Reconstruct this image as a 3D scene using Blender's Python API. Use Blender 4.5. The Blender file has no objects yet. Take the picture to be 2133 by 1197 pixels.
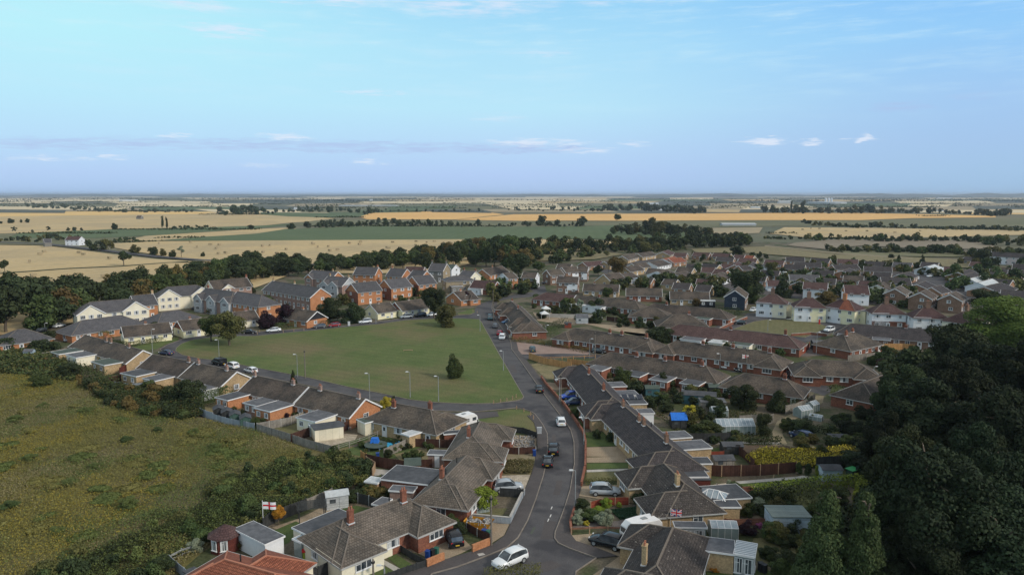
import bpy, math, random
import numpy as np
from mathutils import Vector, Matrix
R = math.radians
C = bpy.context.scene
col = C.collection

# ------------------------------------------------------------------ camera
FP, HC, CX, CY, YH = 1500.0, 44.0, 1066.5, 598.5, 405.0
TH = math.atan((CY - YH) / FP)
cam = bpy.data.cameras.new('camera'); co = bpy.data.objects.new('camera', cam); col.objects.link(co)
co.location = (0, 0, HC); co.rotation_euler = (math.pi/2 - TH, 0, 0)
cam.sensor_width = 36; cam.lens = 36*FP/2133; cam.clip_start = 0.5; cam.clip_end = 90000
C.camera = co
C.render.resolution_x = 1024; C.render.resolution_y = 574
C.view_settings.view_transform = 'Standard'; C.view_settings.look = 'None'
C.view_settings.gamma = 1; C.view_settings.exposure = 0.0
SUN_EL, SUN_AZ = R(32), R(118)      # azimuth clockwise from +Y (view direction)
sd = bpy.data.lights.new('sun', 'SUN'); so = bpy.data.objects.new('sun', sd); col.objects.link(so)
sd.energy = 2.4; sd.angle = R(10); sd.color = (1.0, .90, .76)
v = Vector((math.sin(SUN_AZ)*math.cos(SUN_EL), math.cos(SUN_AZ)*math.cos(SUN_EL), math.sin(SUN_EL)))
so.rotation_euler = v.to_track_quat('Z', 'Y').to_euler(); so.location = (50, -50, 120)

# ------------------------------------------------------------------ sky
W = bpy.data.worlds.new('World'); C.world = W; W.use_nodes = True
nt = W.node_tree; N = nt.nodes; LK = nt.links
for n in list(N): N.remove(n)
def nm(op, a, b=None, c=None):
    n = N.new('ShaderNodeMath'); n.operation = op
    for i, x in enumerate((a, b, c)):
        if x is None: continue
        if isinstance(x, (int, float)): n.inputs[i].default_value = x
        else: LK.new(x, n.inputs[i])
    return n.outputs[0]
def mixc(f, a, b, mode='MIX'):
    n = N.new('ShaderNodeMix'); n.data_type = 'RGBA'; n.blend_type = mode
    for s, x in ((n.inputs['Factor'], f), (n.inputs[6], a), (n.inputs[7], b)):
        if isinstance(x, (int, float)): s.default_value = x
        elif isinstance(x, tuple): s.default_value = x + (1,)
        else: LK.new(x, s)
    return n.outputs[2]
def smooth(x, a, b):
    n = N.new('ShaderNodeMapRange'); n.interpolation_type = 'SMOOTHSTEP'
    LK.new(x, n.inputs[0]); n.inputs[1].default_value = a; n.inputs[2].default_value = b
    return n.outputs[0]
def lin(c): return tuple(((x/255)/12.92 if x/255 <= .04045 else ((x/255+.055)/1.055)**2.4) for x in c)
def ramp(x, stops):
    n = N.new('ShaderNodeValToRGB'); e = n.color_ramp.elements
    while len(e) < len(stops): e.new(.5)
    for i, (p, c) in enumerate(stops): e[i].position = p; e[i].color = lin(c) + (1,)
    LK.new(x, n.inputs[0]); return n.outputs[0]
tc = N.new('ShaderNodeTexCoord'); sp = N.new('ShaderNodeSeparateXYZ'); LK.new(tc.outputs['Generated'], sp.inputs[0])
az = nm('MULTIPLY', nm('ARCTAN2', sp.outputs[0], sp.outputs[1]), 57.2958)       # degrees, 0 = view direction
el = nm('MULTIPLY', nm('ARCSINE', sp.outputs[2]), 57.2958)
el01 = nm('DIVIDE', el, 30.0)
SK = [(0.0, 0.02, 0.06, .115, .17, .27, .40, .55, 1.0)]
left = ramp(el01, [(0, (176,208,248)), (.05, (182,212,252)), (.12, (186,224,254)), (.22, (188,236,255)), (.36, (189,244,255)), (.50, (186,243,255)), (.7, (196,206,216)), (1, (196,198,200))])
mid  = ramp(el01, [(0, (178,208,248)), (.05, (182,210,252)), (.12, (186,220,253)), (.22, (188,234,254)), (.36, (178,229,254)), (.50, (154,216,252)), (.7, (190,202,214)), (1, (196,198,200))])
rght = ramp(el01, [(0, (162,198,234)), (.05, (164,200,236)), (.12, (165,200,240)), (.22, (164,204,246)), (.36, (150,206,253)), (.50, (134,196,255)), (.7, (182,196,212)), (1, (196,198,200))])
base = mixc(smooth(az, -34.0, 4.0), left, mid); base = mixc(smooth(az, 0.0, 36.0), base, rght)
# clouds: noise stretched along the horizon
cv = N.new('ShaderNodeCombineXYZ'); LK.new(nm('MULTIPLY', az, .16), cv.inputs[0]); LK.new(nm('MULTIPLY', el, 1.25), cv.inputs[1])
def noise(vec, sc, det=6, rough=.55):
    n = N.new('ShaderNodeTexNoise'); n.inputs['Scale'].default_value = sc; n.inputs['Detail'].default_value = det
    n.inputs['Roughness'].default_value = rough; LK.new(vec, n.inputs['Vector']); return n.outputs['Fac']
n1 = noise(cv.outputs[0], 1.1, 8, .6); n2 = noise(cv.outputs[0], 3.1, 6, .6)
azw = nm('ADD', az, nm('MULTIPLY', nm('SUBTRACT', noise(cv.outputs[0], 2.6, 5), .5), 5.0)); elw = nm('ADD', el, nm('MULTIPLY', nm('SUBTRACT', noise(cv.outputs[0], 5.5, 6, .65), .5), 1.1))
def blob(a0, e0, ra, re, amp=1.0):
    x = nm('POWER', nm('DIVIDE', nm('SUBTRACT', azw, a0), ra), 2); y = nm('POWER', nm('DIVIDE', nm('SUBTRACT', elw, e0), re), 2)
    return nm('MULTIPLY', nm('MAXIMUM', nm('SUBTRACT', 1.0, nm('ADD', x, y)), 0.0), amp)
def pix(px, py):
    a = math.degrees(math.atan((px-CX)/FP)); e = math.degrees(math.atan((YH-py)/FP*math.cos(R(a)))); return a, e
def summ(lst):
    r = None
    for l in lst: r = l if r is None else nm('ADD', r, l)
    return r
def pb(px, py, wx, wy, amp=1.0):
    a, e = pix(px, py); a2, _ = pix(px+wx, py); _, e2 = pix(px, py-wy)
    return blob(a, e, abs(a2-a), abs(e2-e), amp)
grey = summ([pb(700, 308, 560, 15, 1.3), pb(150, 303, 220, 14, 1.0), pb(1090, 312, 160, 12, 1.1), pb(1850, 228, 80, 12, .9), pb(2000, 208, 60, 8, .5)])
white = summ([pb(500, 80, 90, 17), pb(650, 15, 120, 16, 1.0), pb(760, 14, 60, 22, .9), pb(980, 25, 200, 34, .9), pb(1120, 300, 110, 10, 1.2), pb(600, 288, 70, 7, 1.1), pb(385, 286, 40, 5), pb(1585, 298, 52, 10, 1.8),
    pb(1684, 299, 36, 8, 1.7), pb(1777, 292, 26, 13, 1.8), pb(770, 339, 45, 6), pb(130, 331, 90, 6), pb(260, 331, 40, 5), pb(780, 200, 80, 6, .8), pb(1130, 122, 60, 7, .5), pb(1380, 8, 110, 22, .9), pb(1215, 316, 70, 7, 1.0), pb(1320, 303, 30, 6, .9), pb(560, 345, 60, 5, .6), pb(1240,14,80,20,.8), pb(440, 30, 90, 14, .8), pb(1040, 250, 60, 10, .5)])
wisp = nm('MULTIPLY', smooth(n1, .50, .80), smooth(el, 7.0, 14.0))
fw = nm('MULTIPLY', white, smooth(n2, .32, .66)); fg = nm('MULTIPLY', nm('MINIMUM', grey, 1.0), smooth(n2, .28, .66))
n3 = noise(cv.outputs[0], .7, 9, .66); wisp2 = nm('MULTIPLY', smooth(n3, .46, .74), smooth(el, 4.0, 9.0))
base = mixc(nm('MULTIPLY', wisp2, .40), base, lin((206, 238, 255)))
base = mixc(nm('MULTIPLY', wisp, .55), base, lin((222, 248, 255)))
base = mixc(nm('MINIMUM', nm('MULTIPLY', fg, .7), .65), base, lin((176, 196, 238)))
base = mixc(nm('MINIMUM', nm('MULTIPLY', fw, .85), .85), base, lin((228, 238, 255)))
ns = N.new('ShaderNodeTexSky'); ns.sky_type = 'NISHITA'; ns.sun_disc = False
ns.sun_elevation = SUN_EL; ns.sun_rotation = SUN_AZ
nsm = mixc(1.0, ns.outputs[0], (.1, .1, .1), 'MULTIPLY')
fin = mixc(.06, base, nsm)
bg = N.new('ShaderNodeBackground'); LK.new(fin, bg.inputs[0]); bg.inputs[1].default_value = 1.0
wo = N.new('ShaderNodeOutputWorld'); LK.new(bg.outputs[0], wo.inputs[0])

# ------------------------------------------------------------------ photo pixel -> place on the ground (or on a level z)
def P(px, py, z=0.0):
    x = (px-CX)/FP; y = -(py-CY)/FP
    dy = math.cos(TH) + y*math.sin(TH); dz = -math.sin(TH) + y*math.cos(TH)
    t = (z-HC)/dz
    return Vector((x*t, dy*t, z))
def ppm(py, z=0.0): return (py-YH)/(HC-z)          # photo pixels per metre at that row
def hgt(by, ty): return HC*(by-ty)/(by-YH)          # height of a thing with its foot at row by and top at row ty

# ------------------------------------------------------------------ materials
MT = {}
def newmat(name):
    m = bpy.data.materials.new(name); m.use_nodes = True
    return m, m.node_tree, m.node_tree.nodes['Principled BSDF']
def mat(name, c1, c2=None, sc=.4, rough=.8, fine=0.0, fsc=6.0, bump=0.0, spec=.2, coord='Object', metal=0.0, thr=(.35, .65), rnd=0.0, c3=None, sc3=.05, thr3=(.45,.6), tiles=None, sat=0, rowamt=.6):
    if name in MT: return MT[name]
    m, t, b = newmat(name); MT[name] = m; n = t.nodes; l = t.links
    b.inputs['Roughness'].default_value = rough; b.inputs['Specular IOR Level'].default_value = spec; b.inputs['Metallic'].default_value = metal
    tcn = n.new('ShaderNodeTexCoord'); vec = tcn.outputs[coord]
    def nz(s, d=4, v=None):
        q = n.new('ShaderNodeTexNoise'); q.inputs['Scale'].default_value = s; q.inputs['Detail'].default_value = d; q.inputs['Roughness'].default_value = .6
        l.new(v or vec, q.inputs['Vector']); return q.outputs['Fac']
    def mr(x, a, bb, o0=0, o1=1):
        q = n.new('ShaderNodeMapRange'); q.inputs[1].default_value = a; q.inputs[2].default_value = bb; q.inputs[3].default_value = o0; q.inputs[4].default_value = o1
        l.new(x, q.inputs[0]); return q.outputs[0]
    def mx(f, a, bb, mode='MIX'):
        q = n.new('ShaderNodeMix'); q.data_type = 'RGBA'; q.blend_type = mode
        for s, x in ((q.inputs['Factor'], f), (q.inputs[6], a), (q.inputs[7], bb)):
            if isinstance(x, (int, float)): s.default_value = x
            elif isinstance(x, tuple): s.default_value = x + (1,)
            else: l.new(x, s)
        return q.outputs[2]
    cur = c1
    if c2: cur = mx(mr(nz(sc), thr[0], thr[1]), c1, c2)
    if c3: cur = mx(mr(nz(sc3, 3), thr3[0], thr3[1]), cur, c3)
    bm = None
    if tiles:
        tw, th, mort, amt = tiles
        br = n.new('ShaderNodeTexBrick'); br.inputs['Scale'].default_value = 1.0; br.inputs['Brick Width'].default_value = tw; br.inputs['Row Height'].default_value = th
        br.inputs['Mortar Size'].default_value = mort; br.inputs['Mortar Smooth'].default_value = .3
        br.inputs['Color1'].default_value = (1.18, 1.18, 1.18, 1); br.inputs['Color2'].default_value = (.82, .82, .82, 1); br.inputs['Mortar'].default_value = (amt, amt, amt, 1)
        l.new(tcn.outputs['UV'], br.inputs['Vector']); cur = mx(1.0, cur, br.outputs['Color'], 'MULTIPLY'); bm = br.outputs['Fac']
    if fine:
        cur = mx(1.0, cur, mx(mr(nz(fsc, 3), .3, .7), (1-fine,)*3, (1+fine,)*3), 'MULTIPLY')
    if rnd:
        oi = n.new('ShaderNodeObjectInfo'); hs = n.new('ShaderNodeHueSaturation')
        l.new(mr(oi.outputs['Random'], 0, 1, 1-rnd, 1+rnd), hs.inputs['Value'])
        l.new(mr(oi.outputs['Random'], 0, 1, .5-.03*rnd/.3, .5+.02*rnd/.3), hs.inputs['Hue'])
        if isinstance(cur, tuple): hs.inputs['Color'].default_value = cur + (1,)
        else: l.new(cur, hs.inputs['Color'])
        cur = hs.outputs[0]
    if isinstance(cur, tuple): b.inputs['Base Color'].default_value = cur + (1,)
    else: l.new(cur, b.inputs['Base Color'])
    if bump:
        bp = n.new('ShaderNodeBump'); bp.inputs['Strength'].default_value = bump; bp.inputs['Distance'].default_value = .05
        if bm: bp.invert = True; l.new(bm, bp.inputs['Height'])
        else: l.new(nz(fsc, 4), bp.inputs['Height'])
        l.new(bp.outputs[0], b.inputs['Normal'])
    return m
def plain(name, c, rough=.6, spec=.3, metal=0.0, fine=.08): return mat(name, c, rough=rough, spec=spec, metal=metal, fine=fine, fsc=2.0)

# roofs
T = (.34, .33, .03, .45)
mat('roof_brown', (.100,.082,.068), (.140,.115,.096), .5, .85, .30, 3.0, .5, tiles=T, c3=(.070,.062,.056), sc3=.25, rnd=.11)
mat('roof_light', (.150,.128,.106), (.190,.163,.138), .5, .85, .25, 3.0, .5, tiles=T, c3=(.105,.094,.082), sc3=.25, rnd=.11)
mat('roof_dark', (.050,.046,.050), (.076,.068,.070), .5, .85, .25, 3.0, .5, tiles=T, rnd=.11)
mat('roof_lichen', (.055,.050,.050), (.085,.075,.070), .6, .9, .35, 5.0, .5, tiles=T, c3=(.33,.32,.29), sc3=3.0, thr3=(.66,.70), rnd=.11)
mat('roof_slate', (.076,.076,.085), (.104,.102,.109), .5, .6, .18, 3.0, .3, tiles=(.3,.25,.02,.6), rnd=.11)
mat('roof_maroon', (.085,.050,.050), (.115,.072,.068), .5, .85, .25, 3.0, .4, tiles=T, rnd=.11)
mat('roof_red', (.26,.088,.055), (.34,.125,.075), .8, .8, .22, 3.0, .8, tiles=(.22,.36,.04,.40))
mat('roof_orange', (.36,.18,.11), (.42,.22,.14), .8, .8, .15, 3.0, .4, tiles=T)
mat('ridge_tile', (.16,.135,.115), (.20,.175,.15), 2, .9)
mat('ridge_red', (.40,.17,.11), (.45,.2,.13), 2, .9)
mat('felt_grey', (.085,.090,.102), (.145,.152,.168), .8, .75, .15, 2.0)
mat('felt_dark', (.062,.068,.078), (.095,.10,.112), .6, .8, .15, 2.0)
mat('felt_green', (.06,.085,.075), (.09,.115,.10), .8, .8, .15)
mat('pale_roof', (.40,.44,.46), (.55,.58,.60), .8, .6, .12, 2.0)
mat('metal_roof', (.14,.18,.17), (.18,.22,.205), .8, .5, .1, tiles=(50, .22, .03, .55))
# walls
B = (.23, .075, .012, .8)
mat('brick_red', (.21,.085,.058), (.28,.12,.08), .7, .9, .25, 4.0, tiles=B)
mat('brick_tan', (.30,.17,.105), (.37,.225,.145), .7, .9, .22, 4.0, tiles=B)
mat('brick_orange', (.44,.195,.095), (.52,.25,.13), .7, .9, .18, 4.0, tiles=B)
mat('brick_brown', (.20,.125,.09), (.27,.175,.13), .7, .9, .25, 4.0, tiles=B)
mat('brick_yellow', (.40,.29,.17), (.50,.37,.22), .7, .9, .25, 4.0, tiles=B)
mat('brick_pink', (.30,.20,.17), (.37,.26,.22), .7, .9, .2, 4.0, tiles=B)
mat('stone_yellow', (.38,.30,.18), (.28,.24,.19), 1.5, .9, .3, 3.0)
mat('stone_grey', (.24,.23,.21), (.17,.17,.165), 1.5, .9, .3, 3.0)
mat('cream', (.78,.73,.58), (.86,.81,.66), .5, .85, .05)
mat('render_yellow', (.80,.75,.50), (.86,.81,.57), .5, .85, .05)
mat('white_wall', (.72,.75,.80), (.80,.83,.87), .5, .85, .05)
mat('pink_wall', (.60,.50,.50), (.66,.56,.56), .5, .85, .05)
mat('grey_cladding', (.40,.43,.46), (.48,.51,.53), .6, .8, .12, tiles=(60, .15, .01, .75))
mat('beige_panel', (.62,.57,.44), (.70,.65,.52), .6, .85, .06, tiles=(1.2, 3.0, .03, .8))
mat('black_board', (.022,.024,.030), (.04,.042,.05), .8, .8, .1, tiles=(60,.15,.02,.6))
mat('navy_board', (.028,.04,.065), (.04,.055,.085), .8, .7, .1, tiles=(60,.15,.02,.6))
mat('gutter', (.46,.46,.45), (.36,.36,.36), 1.2, .5)
mat('white_paint', (.80,.81,.82), (.72,.73,.75), 1.2, .5, .04)
mat('blind', (.62,.64,.65), (.45,.48,.50), 2.0, .6, .1)
mat('glass', (.030,.038,.048), (.11,.13,.15), .8, .12, 0, spec=.8)
mat('glass_roof', (.20,.26,.31), (.34,.40,.44), 1.2, .2, 0, spec=.6)
mat('lead', (.50,.52,.55), (.62,.64,.66), 1, .6)
mat('pot', (.42,.17,.10), (.30,.14,.10), 2, .9)
mat('black_metal', (.03,.032,.036), None, rough=.5)
mat('galv', (.25,.27,.28), (.34,.36,.37), 1, .5)
mat('pole_wood', (.17,.15,.125), (.23,.20,.17), 1.5, .9, .2)
mat('lamp_white', (.66,.68,.69), None, rough=.4)
# timber
PL = (.14, 50, .012, .5)
mat('fence_grey', (.21,.195,.175), (.30,.28,.25), .9, .9, .2, 4.0, tiles=PL)
mat('fence_brown', (.060,.030,.024), (.085,.042,.032), .9, .85, .2, 4.0, tiles=PL)
mat('fence_red', (.24,.055,.035), (.30,.08,.05), .9, .85, .2, 4.0, tiles=(50,.2,.02,.5))
mat('fence_orange', (.44,.24,.10), (.52,.30,.13), .9, .85, .2, 4.0, tiles=PL)
mat('fence_dark', (.035,.038,.040), (.055,.058,.058), .9, .85, .2, 4.0, tiles=PL)
mat('fence_blue', (.25,.29,.33), (.31,.35,.39), .9, .7, .1, tiles=(.6,50,.03,.8))
mat('fence_rail', (.26,.12,.085), (.32,.16,.11), .9, .85, .2, tiles=(50,.16,.03,.35))
mat('shed_green', (.05,.10,.085), (.075,.125,.105), .9, .85, .2, tiles=PL)
mat('shed_wood', (.38,.26,.17), (.46,.33,.22), .9, .85, .15, tiles=(50,.14,.015,.6))
mat('shed_blue', (.36,.46,.56), (.44,.54,.62), .9, .7, .1, tiles=(50,.16,.02,.7))
mat('shed_teal', (.05,.13,.16), (.07,.17,.20), .9, .8, .15, tiles=(50,.14,.02,.6))
mat('maroon_wood', (.11,.030,.026), (.15,.045,.035), .9, .7, .15, tiles=(50,.14,.02,.6))
mat('concrete', (.36,.35,.33), (.46,.45,.42), .7, .9, .15)
mat('blue_tarp', (.02,.14,.55), (.03,.18,.65), 1.5, .5, .15)
mat('cyan_tarp', (.02,.28,.55), (.05,.36,.62), 1.5, .5, .15)
mat('blue_plastic', (.015,.05,.22), None, rough=.4)
mat('green_plastic', (.03,.12,.09), None, rough=.45)
mat('bright_green', (.03,.26,.09), None, rough=.5)
mat('black_plastic', (.02,.02,.024), None, rough=.45)
mat('red_paint', (.55,.03,.03), None, rough=.4)
mat('yellow_steel', (.62,.31,.03), (.50,.22,.03), 2.0, .6, .2)
mat('rubble', (.45,.44,.42), (.10,.10,.11), 4.0, .9, .4, thr=(.45,.55))
mat('solar', (.012,.018,.035), None, rough=.15, spec=.7)
# ground
mat('ground', (.120,.105,.072), (.150,.128,.098), .22, .95, .40, 2.5, c3=(.062,.075,.034), sc3=.10, thr3=(.45,.55))
mat('far_land', (.13,.135,.085), (.19,.165,.105), .004, .95, .15, .03, c3=(.085,.105,.07), sc3=.0012)
mat('green_grass', (.080,.116,.036), (.112,.138,.048), .13, .95, .30, 4.0, c3=(.150,.132,.066), sc3=.035, thr3=(.47,.66), bump=.3)
mat('lawn', (.060,.096,.032), (.088,.120,.042), .5, .95, .3, 5.0, bump=.3)
mat('lawn_dry', (.115,.118,.055), (.155,.145,.075), .5, .95, .3, 5.0)
mat('dry_grass', (.24,.20,.115), (.16,.15,.08), .35, .95, .3, 4.0)
mat('meadow', (.125,.120,.042), (.165,.145,.052), .16, .95, .4, 3.5, c3=(.155,.135,.085), sc3=.045, thr3=(.46,.62), bump=.5)
mat('stubble', (.47,.355,.185), (.54,.415,.225), .006, .95, .10, .25, c3=(.42,.33,.19), sc3=.012)
mat('stubble_dull', (.33,.27,.175), (.38,.31,.20), .006, .95, .12, .25, c3=(.29,.25,.165), sc3=.012)
mat('golden', (.64,.43,.17), (.70,.48,.20), .005, .95, .10, .1)  # ripe crop, its colour also brightened to stand for sunlight
mat('orange_field', (.66,.395,.145), (.71,.445,.175), .005, .95, .10, .1)  # ripe crop colour with the far sunlight painted into it
mat('crop_green', (.088,.125,.058), (.105,.140,.068), .01, .95, .12, .3)
mat('dull_green', (.13,.135,.075), (.17,.165,.095), .01, .95, .15, .2)
mat('brown_field', (.20,.17,.125), (.24,.205,.15), .01, .95, .15, .2)
mat('far_dark', (.075,.09,.075), (.10,.11,.09), .003, .95)
mat('far_pale', (.56,.47,.30), (.66,.56,.38), .003, .95)
mat('asphalt', (.078,.077,.083), (.100,.098,.103), .35, .9, .18, 5.0, c3=(.055,.055,.062), sc3=.12, thr3=(.5,.6))
mat('asphalt_pave', (.078,.072,.074), (.096,.088,.088), .35, .9, .15, 5.0)
mat('pink_gravel', (.26,.19,.165), (.31,.235,.205), .3, .95, .25, 6.0)
mat('gravel', (.27,.215,.15), (.34,.275,.20), .35, .95, .30, 6.0)
mat('slabs', (.38,.33,.26), (.45,.40,.32), .5, .9, .15, tiles=(.6,.6,.03,.7))
mat('block_pave', (.15,.135,.13), (.19,.17,.16), .5, .9, .2, tiles=(.2,.2,.02,.7))
mat('kerb_stone', (.18,.16,.14), (.26,.23,.20), .8, .9, .1)
mat('soil', (.085,.062,.045), (.12,.09,.065), .6, .95, .3)
mat('track', (.27,.225,.155), (.20,.18,.11), .5, .95, .3, 4.0)
mat('road_paint', (.62,.62,.60), None, rough=.7)
def add_stripes(mn, ang, width, amt):
    m = MT[mn]; t = m.node_tree; b = t.nodes['Principled BSDF']; src = b.inputs['Base Color'].links[0].from_socket
    mp = t.nodes.new('ShaderNodeMapping'); mp.inputs['Rotation'].default_value[2] = R(ang); tcn = t.nodes.new('ShaderNodeTexCoord'); t.links.new(tcn.outputs['Object'], mp.inputs[0])
    wv = t.nodes.new('ShaderNodeTexWave'); wv.inputs['Scale'].default_value = .314/width; wv.inputs['Distortion'].default_value = 3.0; wv.inputs['Detail'].default_value = 2; wv.inputs['Detail Scale'].default_value = .4; t.links.new(mp.outputs[0], wv.inputs['Vector'])
    mr = t.nodes.new('ShaderNodeMapRange'); mr.inputs[3].default_value = 1-amt; mr.inputs[4].default_value = 1+amt; t.links.new(wv.outputs['Fac'], mr.inputs[0])
    mx = t.nodes.new('ShaderNodeMix'); mx.data_type = 'RGBA'; mx.blend_type = 'MULTIPLY'; mx.inputs['Factor'].default_value = 1; t.links.new(src, mx.inputs[6]); t.links.new(mr.outputs[0], mx.inputs[7]); t.links.new(mx.outputs[2], b.inputs['Base Color'])
add_stripes('green_grass', -62, 3.2, .045); add_stripes('lawn_dry', 20, 1.6, .04); add_stripes('stubble', 12, 9, .045); add_stripes('crop_green', 5, 12, .04)
# foliage
def leafm(name, a, b, rnd=.18, sc=.35): mat(name, a, b, sc, .75, .35, 3.0, spec=.12, rnd=rnd)
leafm('leaf_dark', (.030,.044,.020), (.050,.066,.028))
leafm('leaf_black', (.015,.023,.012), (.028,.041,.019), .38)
leafm('leaf_lime', (.080,.122,.026), (.11,.155,.032), .05)
leafm('meadow_leaf', (.155,.150,.050), (.185,.175,.060), .0)
leafm('meadow_green', (.095,.125,.040), (.125,.155,.050), .0)
leafm('meadow_gold', (.215,.18,.038), (.27,.225,.045), .0)
leafm('meadow_tan', (.25,.215,.115), (.20,.175,.09), .0)
leafm('leaf_mid', (.048,.074,.026), (.078,.102,.036))
leafm('leaf_bright', (.150,.205,.030), (.19,.25,.040))
leafm('leaf_olive', (.085,.088,.030), (.115,.112,.042))
leafm('leaf_yellow', (.40,.36,.04), (.50,.43,.06), .1)
leafm('leaf_orange', (.36,.17,.02), (.42,.22,.03), .1)
leafm('leaf_purple', (.022,.012,.018), (.034,.018,.026), .1)
leafm('leaf_pine', (.048,.075,.030), (.078,.108,.042), .1)
leafm('leaf_autumn', (.11,.085,.03), (.14,.11,.04))
leafm('leaf_silver', (.20,.24,.17), (.26,.30,.21), .1)
leafm('leaf_far', (.050,.066,.042), (.072,.088,.052))
leafm('leaf_gold', (.155,.130,.026), (.21,.165,.03), .1)
leafm('grass_tan', (.22,.185,.10), (.16,.145,.07), .1)
leafm('leaf_pink', (.40,.12,.30), (.30,.10,.22), .1)
leafm('leaf_ground', (.028,.07,.038), (.04,.09,.05), .05)
mat('bark', (.10,.082,.062), (.14,.115,.09), 2.0, .95, .2)

# ------------------------------------------------------------------ mesh builder
class MB:
    def __init__(s): s.v = []; s.f = []; s.m = []
    def poly(s, pts, m=0):
        i = len(s.v); s.v += [tuple(p) for p in pts]; s.f.append(tuple(range(i, i+len(pts)))); s.m.append(m); return s
    def box(s, c, d, rz=0.0, m=0, taper=1.0):
        i = len(s.v); cx, cy, cz = c; a, b, h = d[0]/2, d[1]/2, d[2]/2; k, q = math.cos(rz), math.sin(rz)
        for z, t in ((-h, 1), (h, taper)):
            for x, y in ((-a,-b),(a,-b),(a,b),(-a,b)): s.v.append((cx+(x*k-y*q)*t, cy+(x*q+y*k)*t, cz+z))
        for f in ((3,2,1,0),(4,5,6,7),(0,1,5,4),(1,2,6,5),(2,3,7,6),(3,0,4,7)): s.f.append(tuple(i+j for j in f)); s.m.append(m)
        return s
    def prism(s, pts, z0, z1, m=0, mtop=None):
        ar = sum(pts[i][0]*pts[(i+1) % len(pts)][1]-pts[(i+1) % len(pts)][0]*pts[i][1] for i in range(len(pts)))
        if ar < 0: pts = pts[::-1]
        i = len(s.v); n = len(pts)
        s.v += [(p[0], p[1], z0) for p in pts] + [(p[0], p[1], z1) for p in pts]
        s.f.append(tuple(range(i+n, i+2*n))); s.m.append(m if mtop is None else mtop)
        s.f.append(tuple(range(i+n-1, i-1, -1))); s.m.append(m)
        for j in range(n): k = (j+1) % n; s.f.append((i+j, i+k, i+n+k, i+n+j)); s.m.append(m)
        return s
    def shell(s, pts, faces, t, m=0):      # a surface given a thickness t downwards
        i = len(s.v); n = len(pts); s.v += [tuple(p) for p in pts] + [(p[0], p[1], p[2]-t) for p in pts]
        ed = {}
        for f in faces:
            s.f.append(tuple(i+j for j in f)); s.m.append(m)
            s.f.append(tuple(i+n+j for j in reversed(f))); s.m.append(m)
            for a, b in zip(f, f[1:]+f[:1]): ed[(a, b)] = 1
        for a, b in ed:
            if (b, a) not in ed: s.f.append((i+b, i+a, i+n+a, i+n+b)); s.m.append(m)
        return s
    def tube(s, p0, p1, r0, r1=None, n=8, m=0, cap=True):
        r1 = r0 if r1 is None else r1
        p0 = Vector(p0); p1 = Vector(p1); d = (p1-p0).normalized(); u = d.orthogonal().normalized(); w = d.cross(u)
        i = len(s.v)
        for p, r in ((p0, r0), (p1, r1)):
            for k in range(n): a = 2*math.pi*k/n; s.v.append(tuple(p + (u*math.cos(a)+w*math.sin(a))*r))
        for k in range(n): q = (k+1) % n; s.f.append((i+k, i+q, i+n+q, i+n+k)); s.m.append(m)
        if cap: s.f.append(tuple(range(i+n-1, i-1, -1))); s.m.append(m); s.f.append(tuple(range(i+n, i+2*n))); s.m.append(m)
        return s
    def beam(s, p0, p1, w, h, m=0):        # rectangular bar between two points
        p0 = Vector(p0); p1 = Vector(p1); d = (p1-p0)
        if d.length < 1e-6: return s
        d.normalize(); u = d.cross(Vector((0,0,1)))
        u = Vector((1,0,0)) if u.length < 1e-4 else u.normalized(); q = u.cross(d); i = len(s.v)
        for p in (p0, p1):
            for a, b in ((-1,-1),(1,-1),(1,1),(-1,1)): s.v.append(tuple(p+u*a*w/2+q*b*h/2))
        for f in ((0,1,5,4),(1,2,6,5),(2,3,7,6),(3,0,4,7),(3,2,1,0),(4,5,6,7)): s.f.append(tuple(i+j for j in f)); s.m.append(m)
        return s
    def lathe(s, prof, n=12, c=(0,0,0), m=0):
        i = len(s.v)
        for r, z in prof:
            for k in range(n): a = 2*math.pi*k/n; s.v.append((c[0]+r*math.cos(a), c[1]+r*math.sin(a), c[2]+z))
        for j in range(len(prof)-1):
            for k in range(n): q = (k+1) % n; s.f.append((i+j*n+k, i+j*n+q, i+(j+1)*n+q, i+(j+1)*n+k)); s.m.append(m)
        s.f.append(tuple(range(i+n-1, i-1, -1))); s.m.append(m); e = i+(len(prof)-1)*n; s.f.append(tuple(range(e, e+n))); s.m.append(m)
        return s
    def mesh(s, name, mats, smooth=False):
        me = bpy.data.meshes.new(name); me.from_pydata(s.v, [], s.f)
        for mm in mats: me.materials.append(MT[mm])
        me.polygons.foreach_set('material_index', s.m)
        if smooth: me.polygons.foreach_set('use_smooth', [True]*len(s.f))
        uv = me.uv_layers.new(name='UVMap'); dat = []
        for p in me.polygons:
            nn = p.normal
            if abs(nn.z) > .995: u = Vector((1,0,0)); w = Vector((0,1,0))
            else: u = Vector((-nn.y, nn.x, 0)).normalized(); w = nn.cross(u)
            for vi in p.vertices: q = me.vertices[vi].co; dat += [q.dot(u), q.dot(w)]
        uv.data.foreach_set('uv', dat); me.update(); return me
    def build(s, name, mats, parent=None, loc=(0,0,0), rz=0.0, smooth=False):
        if isinstance(mats, str): mats = [mats]
        o = bpy.data.objects.new(name, s.mesh(name, mats, smooth)); col.objects.link(o)
        o.location = loc; o.rotation_euler = (0, 0, rz)
        if parent: o.parent = parent
        return o
def tag(o, label=None, cat=None, group=None, kind=None):
    if label: o['label'] = label
    if cat: o['category'] = cat
    if group: o['group'] = group
    if kind: o['kind'] = kind
    return o
def empty(name, loc, rz=0.0):
    o = bpy.data.objects.new(name, None); col.objects.link(o); o.location = loc; o.rotation_euler = (0, 0, rz); o.empty_display_size = .3; return o
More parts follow.
